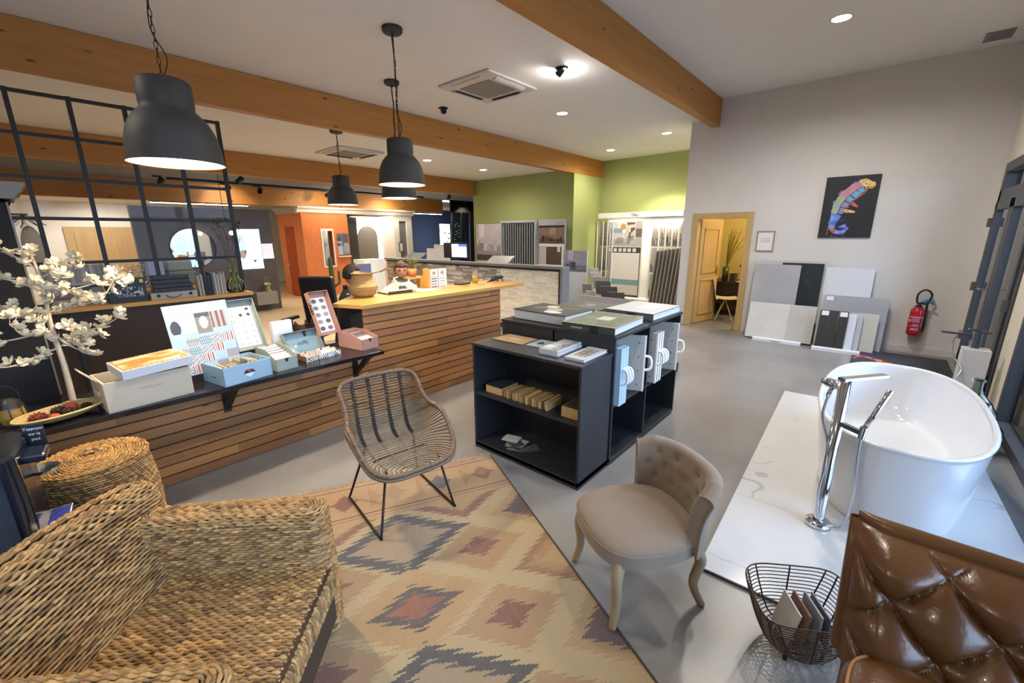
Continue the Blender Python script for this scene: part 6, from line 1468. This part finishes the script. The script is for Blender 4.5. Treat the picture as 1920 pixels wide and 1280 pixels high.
# white board with photo and stepped samples
def wb(u,v): return tuple(room_pic(31,.25,.7,(1,.98,1.05))(u,(v-.68)/.32)) if v>.68 else (.84,.85,.87)
board('display_board','slim white board with a grey bathroom photo on top, right of the stone half wall','display board',8.0,5.38,4.78,0,1.40,wb,nx=40,ny=80)
t=thing('sample_shelf','low grey shelf of small upright tile samples beyond the stone half wall','shelf unit',(7.3,5.72,0))
for z in (.12,.45,.80,1.08): MB().box(0,.25,-.62,0,z,z+.03).build('shelf_board',LGR,t)
g=MB(); g.box(0,.25,-.02,0,0,1.11); g.box(0,.25,-.64,-.62,0,1.11); g.build('side_panels',LGR,t)
for z in (.15,.48,.83):
    for k in range(9): c=.45+.4*(((k*5+int(z*10))%7)/7); MB().box(.02,.04,-.08-.062*k,-.03-.062*k,z,z+.19,c=(c,c*.98,c*.96)).build('tile_sample',PRINT,t)
t=thing('stepped_samples','stair shaped stand of square grey and beige tile samples in front of the TAU stand','sample stand',(7.93,4.58,0))
k=0
for (dx,dy,z,c,s_) in ((.0,0,.95,'c9c6c0',.22),(-.10,-.14,.86,'d2cdc4',.24),(-.2,-.28,.78,'bdb6aa',.26),(-.3,-.42,.70,'6f6d64',.30),(-.38,-.60,.60,'63605a',.32),(-.44,-.78,.50,'5c5a50',.34),(-.62,-1.05,.42,'8d8577',.2),(-.05,.1,.62,'a49c8e',.2),(-.15,-.05,.50,'d8d4cc',.2)):
    MB().ob((dx,dy,z),(.012,s_,s_),(0,-.35,.25),c).build('tile_sample',PRINT,t); MB().box(dx+.02,dx+.05,dy-.03,dy+.03,0,z-.02).build('support',WHM,t)
t=thing('slab_rack','low rack of three grey slabs standing just behind the black cabinets','rack',(5.0,3.12,0)); MB().box(-.05,.4,-1.32,0,0,.12).build('rack_base',BLK,t)
for k,(y0,y1,x,z,c) in enumerate(((0,-.78,0,.935,'a5a3a1'),(-.78,-1.18,.05,.905,'b3b2b0'),(-1.18,-1.31,.10,.88,'bdbcba'))): MB().box(x,x+.02,y1+.003,y0,.12,z,c=c).build('slab',PRINT,t)
# behind the stone half wall
BLKS=M('black_screen_plastic','151618',.35)
t=thing('back_counter','grey counter behind the stone half wall carrying the monitors','counter',(6.9,5.85,0)); MB().box(0,.7,0,3.4,0,1.05).build('carcass',LGR,t)
for i,(y,lab) in enumerate(((8.35,'black monitor turned away, left of the lit screen'),(7.95,'lit computer monitor with a white and blue picture before the green wall'))):
    t=thing('monitor',lab,'monitor',(7.35-.1*i,y,1.0505),0,'monitors behind the stone half wall'); MB().box(-.02,.03,-.30,.30,.12,.50).build('screen_body',BLKS,t,bev=.006); MB().box(-.03,.04,-.05,.05,.0,.14).build('stand',BLKS,t); MB().box(-.1,.1,-.13,.13,0,.012).build('foot',BLKS,t)
    if i: g=MB(); sheet(g,(-.0215,.27,.16),(0,-.54,0),(0,0,.31),30,20,lambda u,v:(.25,.36,.70) if (v>.8 and u>.45) else (.86,.88,.93)); m_=M('lit_screen','ffffff',.3,attr=True,emit=0); o=g.build('lit_display',m_,t); nt=m_.node_tree; bs_=nt.nodes['Principled BSDF']; at_=[n for n in nt.nodes if n.type=='ATTRIBUTE'][0]; nt.links.new(at_.outputs['Color'],bs_.inputs['Emission Color']); bs_.inputs['Emission Strength'].default_value=.9
for i,(x,y,lab) in enumerate(((6.5,8.8,'grey tilted lectern top above the half wall, behind the plant'),(6.5,5.95,'grey tilted lectern top above the half wall, in front of the pleated rack'))):
    t=thing('lectern',lab,'lectern',(x,y,0),0,'lecterns behind the half wall'); MB().cyl((.05,0,0),(.05,0,1.2),.03).build('post',LGR,t); MB().ob((.03,0,1.24),(.28,.60,.02),(0,-.55,0)).build('sloped_top',M('brushed_steel','9a9c9e',.35,.8),t)
for i,(x,y0,y1,z1,lab) in enumerate(((7.75,10.0,9.0,1.38,'plain white slab standing behind the left lectern'),(8.1,10.1,9.42,1.48,'white marbled slab standing left of the black monitor'))):
    o=slab('tile_slab',lab,y0,y1,z1,x,marble((.86,.87,.88),(.7,.71,.72),2,.02) if i else grey(.85),None,lean=.1,nx=30,ny=40)
    s_=MB().box(x+.115,x+.2,y1,y0,0,z1-.1).build('slab_support',WHM,o) if 0 else None
    MB().box(.13,.3,-(y0-y1),0,0,.9).build('rear_stand',LGR,o)
# ---------------- far display booths ----------------
DARKS=M('dark_slate_panel','4b4644',.28,c2='625b58',ns=1.6,contrast=.5,rvar=.08); LITW=M('lit_niche_white','e8ecf4',.5,emit=1.0,ec='dfe6ff'); MIRR=M('mirror_silver','e6e8ea',.02,1); HALO=M('mirror_halo_light','fff4e2',.5,emit=3.2)
t=thing('slate_display_wall','dark slate display wall with a lit niche, seen through the partition','display wall',(1.65,11.2,0))
g=MB(); g.box(0,1.73,0,.14,0,2.34); g.box(2.25,2.53,0,.14,0,2.34); g.box(1.73,2.25,0,.14,1.9,2.34); g.box(1.73,2.25,0,.14,0,1.0); g.build('slate_panels',DARKS,t)
g=MB(); g.box(1.73,2.25,.42,.44,1.0,1.9); g.box(1.73,1.75,0,.42,1.0,1.9); g.box(2.23,2.25,0,.42,1.0,1.9); g.box(1.73,2.25,0,.42,1.0,1.02); g.box(1.73,2.25,0,.42,1.88,1.9); g.build('lit_niche',LITW,t)
MB().box(1.9,2.36,-.30,0,.17,.46).build('grey_drawer',M('grey_drawer_front','8d8983',.5),t,bev=.004)
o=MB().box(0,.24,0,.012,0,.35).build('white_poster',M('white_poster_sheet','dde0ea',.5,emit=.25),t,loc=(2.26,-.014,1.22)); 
t=thing('round_mirror','round wall mirror on the dark slate display wall','mirror',(2.57,11.185,1.505)); MB().lathe([(0,0),(.40,0)],64,mat=Euler((PI/2,0,0)).to_matrix().to_4x4()).build('mirror_glass',MIRR,t); MB().lathe([(.40,.0),(.41,.0),(.41,.02),(.40,.02)],64,mat=Euler((PI/2,0,0)).to_matrix().to_4x4()).build('black_rim',BLACKM,t)
t=thing('oval_mirror','oval mirror inside the lit white niche of the slate wall','mirror',(3.60,11.55,1.5)); MB().lathe([(0,0),(1,0)],48,mat=Matrix.Diagonal((.10,1,.28,1))@Euler((PI/2,0,0)).to_matrix().to_4x4()).build('mirror_glass',MIRR,t)
t=thing('hanging_bulb','glowing bulb hanging in the lit niche of the slate wall','bulb',(3.74,11.38,1.72)); MB().sph((0,0,0),.035,12).build('bulb',BULB,t,smooth=True); MB().cyl((0,0,.03),(0,0,.155),.006).build('cord',CORD,t)
t=thing('niche_plant','small green plant in a white pot inside the lit niche','plant',(3.78,11.36,1.0205)); MB().lathe([(0,0),(.05,0),(.06,.13),(0,.13)],20).build('pot',WHM,t,smooth=False); g=MB()
for k in range(30): a=k*2.4; g.tube([(0,0,.12),(math.cos(a)*.05,math.sin(a)*.05,.18),(math.cos(a)*.09,math.sin(a)*.09,.17)],[.006,.006,.002],5)
g.build('leaves',M('fresh_green','4f7a2a',.6),t)
t=thing('lantern','small brass lantern standing on the grey drawer of the slate wall','lantern',(3.85,11.02,.4605)); MB().lathe([(0,0),(.08,0),(.08,.02),(.06,.03),(.06,.15),(.09,.17),(.03,.22),(0,.22)],24).build('lantern_body',M('pale_brass','a89a6a',.4,.6),t,smooth=False); MB().tube([(math.cos(q)*.05,0,.22+math.sin(q)*.14) for q in [PI*k/10 for k in range(11)]],.004,5).build('handle',M('pale_brass2','a89a6a',.4,.6),t)
t=thing('branch_chandelier','black branching chandelier with a lit bulb in front of the slate wall','chandelier',(2.95,10.2,2.05)); g=MB(); rr=random.Random(5)
g.cyl((0,0,0),(0,0,.95),.006,8)
for k in range(7): a=k*.9; e=Vector((math.cos(a)*.25,math.sin(a)*.25,-.12+.12*rr.random())); g.tube([(0,0,0),(e.x*.5,e.y*.5,.06),tuple(e)],.008,6); g.sph(e,.03,8)
g.build('branch_frame',BLACKM,t); MB().sph((.05,-.1,-.24),.04,12).build('bulb',BULB,t,smooth=True)
# orange cubicle
t=thing('orange_booth','orange plastered show cubicle with niches and a pale cornice in the far bay','display booth',(5.45,12.42,0))
g=MB(); W2=1.36; H2=2.36
g.box(0,.54,0,.12,0,H2); g.box(.84,W2,0,.12,0,H2); g.box(.54,.84,0,.12,1.90,H2); g.box(.54,.84,0,.12,0,.86)
g.box(0,.12,.12,1.62,0,H2); g.box(W2-.12,W2,.12,1.62,0,H2); g.box(.12,W2-.12,1.50,1.62,0,H2); g.build('orange_walls',ORANGE,t)
g=MB(); g.grid(lambda u,v:Vector((-.09*math.sin(PI*u)**.5-.001*0,lerp(1.15,.55,u),lerp(0,2.0,v))),14,4); g.build('rough_pilaster',M('rough_orange_plaster','b5562a',.95,c2='96431f',ns=9,bump=1,bs=26),t,smooth=True)
g=MB(); g.box(.50,.88,-.02,.0,1.88,1.94); g.box(.50,.88,-.02,0,.83,.88); g.box(.50,.54,-.02,0,.88,1.88); g.box(.84,.88,-.02,0,.88,1.88); g.build('niche_frame',WHM,t)
MB().box(.54,.84,.13,.14,.86,1.90).build('niche_mirror',MIRR,t); MB().box(.96,1.32,-.03,-.005,1.18,1.80).build('wall_mirror',MIRR,t); MB().box(.94,1.34,-.12,0,1.12,1.15).build('mirror_shelf',WHM,t)
g=MB(); g.box(-.012,0,.84,1.18,.88,1.53); g.build('side_niche',M('niche_cream','cfc7b4',.6),t); MB().lathe([(0,0),(.03,0),(.035,.08),(0,.08)],14,o=(-.045,.93,.90)).build('red_cup',M('red_cup','a8321e',.4),t)
MB().box(-.06,-.012,.84,1.18,.88,.90).build('niche_sill',WHM,t)
PL=M('white_plaster','e6dfd2',.7); g=MB(); g.prism([(0,0),(-.05,.02),(-.07,.09),(-.13,.13),(-.13,.16),(.12,.16),(.12,0)],0,1,'y')
c=MB(); pr_=[(0,0),(-.05,.02),(-.07,.09),(-.14,.14),(-.14,.175),(.10,.175),(.10,0)]
c.prism([(y,z) for y,z in pr_],-.12,1.365,'x'); c.build('cornice',PL,t,loc=(0,0,H2+.0))
for k in range(8):
    g=MB(); g.prism([(x,z) for x,z in pr_],.02,.195,'y'); g.build('sample_moulding',M('aged_plaster','b9ae9f',.8),t,loc=(0,.01+.20*k,H2+.001),rot=(0,0,0))
# white arch cubicle
t=thing('arch_booth','white show cubicle with a halo lit arched mirror beside the orange one','display booth',(6.82,12.42,0))
g=MB(); g.box(.60,2.35,.9,1.0,0,2.36); g.box(1.62,1.74,0,.9,0,2.36); g.box(1.74,1.82,0,.05,0,2.36); g.box(2.12,2.34,0,.05,0,2.36); g.box(1.82,2.12,0,.05,2.2,2.36); g.build('white_walls',PL,t)
c=MB(); c.prism([(y,z) for y,z in pr_],.0,2.40,'x'); c.build('cornice',PL,t,loc=(0,0,2.36)); lamp('cornice_fill',(8.2,11.95,2.66),9,NEUT,.05); lamp('cornice_fill',(6.3,11.95,2.66),3,NEUT,.05); MB().box(.0,.60,.55,.65,0,2.3).build('slate_tile_strip',M('dark_slate_tile','44443f',.5,c2='3a3a36',ns=3),t); MB().box(1.82,2.12,.05,.9,0,2.2).build('grey_alcove',M('grey_alcove_paint','77756e',.8),t)  # bare point lamps added in front of the cornices to brighten them
def arch(r_,h,n=24): return [(-r_,0)]+[(r_*math.cos(a),h+r_*math.sin(a)*1.0) for a in [PI-PI*k/n for k in range(n+1)]]+[(r_,0)]
g=MB(); g.prism(arch(.47,.96),.885,.899,'y',mat=Matrix.Translation((1.15,0,.75))); g.build('halo',HALO,t); g=MB(); g.prism(arch(.37,.93),.862,.884,'y',mat=Matrix.Translation((1.15,0,.75))); g.build('arched_panel',M('grey_arched_panel','7d786f',.6),t)
o=MB().box(0,.16,-.02,0,0,.30).build('framed_notice',DKW,t,loc=(1.76,0.0,1.20)); MB().box(.02,.14,-.024,-.02,.02,.28).build('sheet',WHM,o)
lamp('arch_glow',(8.0,12.9,2.2),7,(1,.93,.82),.1)
# navy alcove: slab of white, plant, black lattice
t=thing('black_lattice','row of tall black posts in front of the navy blue alcove','screen',(10.9,12.3,0)); 
for k in range(6): MB().box(.45*k,.45*k+.05,0,.06,0,2.55).build('post',BLACKM,t)
MB().box(-.05,2.4,.0,.06,2.55,2.98).build('header',BLACKM,t)
t=thing('tall_plant','leafy tree plant against the bright window behind the black posts','plant',(11.3,12.75,0)); MB().lathe([(0,0),(.16,0),(.2,.4),(0,.4)],20).build('pot',WHM,t); g=MB(); g.tube([(0,0,.3),(.03,0,1.0),(-.02,.03,1.9)],.02,8); g.build('trunk',DKW,t); g=MB(); rr=random.Random(19)
for k in range(160):
    p=Vector((rr.uniform(-.28,.28),rr.uniform(-.2,.2),rr.uniform(.8,2.15))); d=Vector((rr.uniform(-1,1),rr.uniform(-1,1),rr.uniform(-.5,.8))).normalized(); s_=d.orthogonal().normalized(); g.add([p,p+d*.06+s_*.03,p+d*.13,p+d*.06-s_*.03],[(0,1,2,3)])
g.build('leaves',M('dark_leaf','3c5a30',.5),t)
o=MB().box(11.05,11.55,13.2,13.22,.6,2.15).build('lit_panel',M('lit_window_panel','eef4ff',.5,emit=2.2),None); tag(o,'bright lit white panel behind the leafy plant in the navy alcove','light panel')
MB().box(.0,.5,.0,.2,0,.6).build('panel_stand',WHM,o,loc=(11.05,13.1,0))
t=thing('white_display','tall white display panel with a round grey disc behind the black posts','display board',(12.6,11.6,0)); MB().box(0,.9,0,.04,0,2.3).build('panel',WHM,t); MB().lathe([(0,0),(.25,0)],32,mat=Matrix.Translation((.45,-.012,1.35))@Euler((PI/2,0,0)).to_matrix().to_4x4()).build('grey_disc',M('grey_card','8d8a86',.7),t)
# middle ground: fluted white unit, purple panel, cactus, desks behind the partition
t=thing('fluted_unit','white fluted unit standing behind the two seated people','unit',(4.38,7.5,0)); g=MB(); 
for k in range(11): g.box(.04*k,.04*k+.034,0,.03,0,1.29)
g.box(0,.43,.031,.4,0,1.29); g.build('fluted_front',WHM,t)
o=MB().box(0,.27,0,.03,0,.27).build('purple_screen',M('violet_grey','5f5f86',.5),None,loc=(3.64,6.5,1.02)); tag(o,'square violet grey screen above the person in the black jacket','screen'); MB().box(.09,.18,.0,.10,-1.0,0).build('stand',BLK,o)
t=thing('cactus','two armed green cactus between office chair and orange cubicle','cactus',(4.75,9.6,0)); MB().lathe([(0,0),(.14,0),(.17,.35),(0,.35)],20).build('pot',WHM,t); g=MB(); g.tube([(0,0,.3),(0,0,.9),(0,0,1.22),(0,0,1.28)],[.05,.055,.045,.015],12); g.tube([(0.05,-.0,.6),(.17,0,.66),(.18,0,.92),(.18,0,.96)],[.03,.035,.03,.01],10); g.build('cactus_body',M('cactus_green','4a6135',.7),t,smooth=True)
t=thing('work_desk','pale desk behind the grid partition','desk',(.9,8.2,0)); MB().box(0,1.05,0,.7,.96,1.0).build('desk_top',OAKT,t); MB().box(0,.04,0,.7,0,.96).build('side_panel',OAKT,t); MB().box(1.01,1.05,0,.7,0,.96).build('side_panel',OAKT,t)
for i,x in enumerate((.40,.50)): o=MB().box(0,.085,0,.25,0,.40).build('blue_binder',M('light_blue_card','8ea2c8',.5),None,loc=(.9+x,8.3,1.0005),bev=.003); tag(o,['left pale blue binder upright on the desk behind the partition','right pale blue binder upright on the desk behind the partition'][i],'binder','pale blue binders')
t=thing('printer','grey printer on the desk behind the partition','printer',(1.53,8.3,1.0005)); MB().box(0,.36,0,.35,0,.22).build('printer_body',M('printer_grey','6e7470',.5),t,bev=.02); MB().box(.02,.34,.1,.34,.22,.38).build('scanner_lid',M('printer_grey2','8b918d',.5),t,bev=.02)
t=thing('crystal_tangle','tangle of clear glass and silver ornaments on the desk behind the partition','ornament',(1.12,8.45,1.0005)); g=MB(); rr=random.Random(3)
for k in range(26): o_=Vector((rr.uniform(-.2,.2),rr.uniform(-.12,.12),rr.uniform(.05,.36))); r_=rr.uniform(.02,.05); g.tube([o_+Vector((math.cos(a)*r_,rr.uniform(-.01,.01),math.sin(a)*r_)) for a in [2*PI*i/10 for i in range(10)]],.004,5,closed=True)
g.tube([(0,0,0),(0,0,.3)],.01,6); g.build('silver_rings',CHR,t,smooth=True)
# black wall ornament, far wall
t=thing('wall_ornament','black wire ornament with flat discs on the far white wall','ornament',(.30,17.93,2.05)); g=MB(); g.box(-.1,.2,0,.03,.28,.33)
for k in range(7): a=k*.9; g.tube([(.1,0,.28),(.1+math.cos(a)*.2,-.15+math.sin(a)*.1,.15-.05*(k%3)),(.1+math.cos(a)*.4,-.2+math.sin(a)*.2,.02-.03*(k%4))],.012,5)
g.build('wire_frame',BLACKM,t)
o=MB().lathe([(0,0),(.35,0),(.3,.1),(0,.1)],24,mat=Matrix.Diagonal((.6,.3,1.6,1))@Euler((PI/2,0,0)).to_matrix().to_4x4()).build('grey_sconce',M('grey_felt2','6f6c69',.8),None,loc=(.45,17.95,1.5),smooth=True); tag(o,'grey rounded wall sconce low on the far white wall left of the door','sconce')
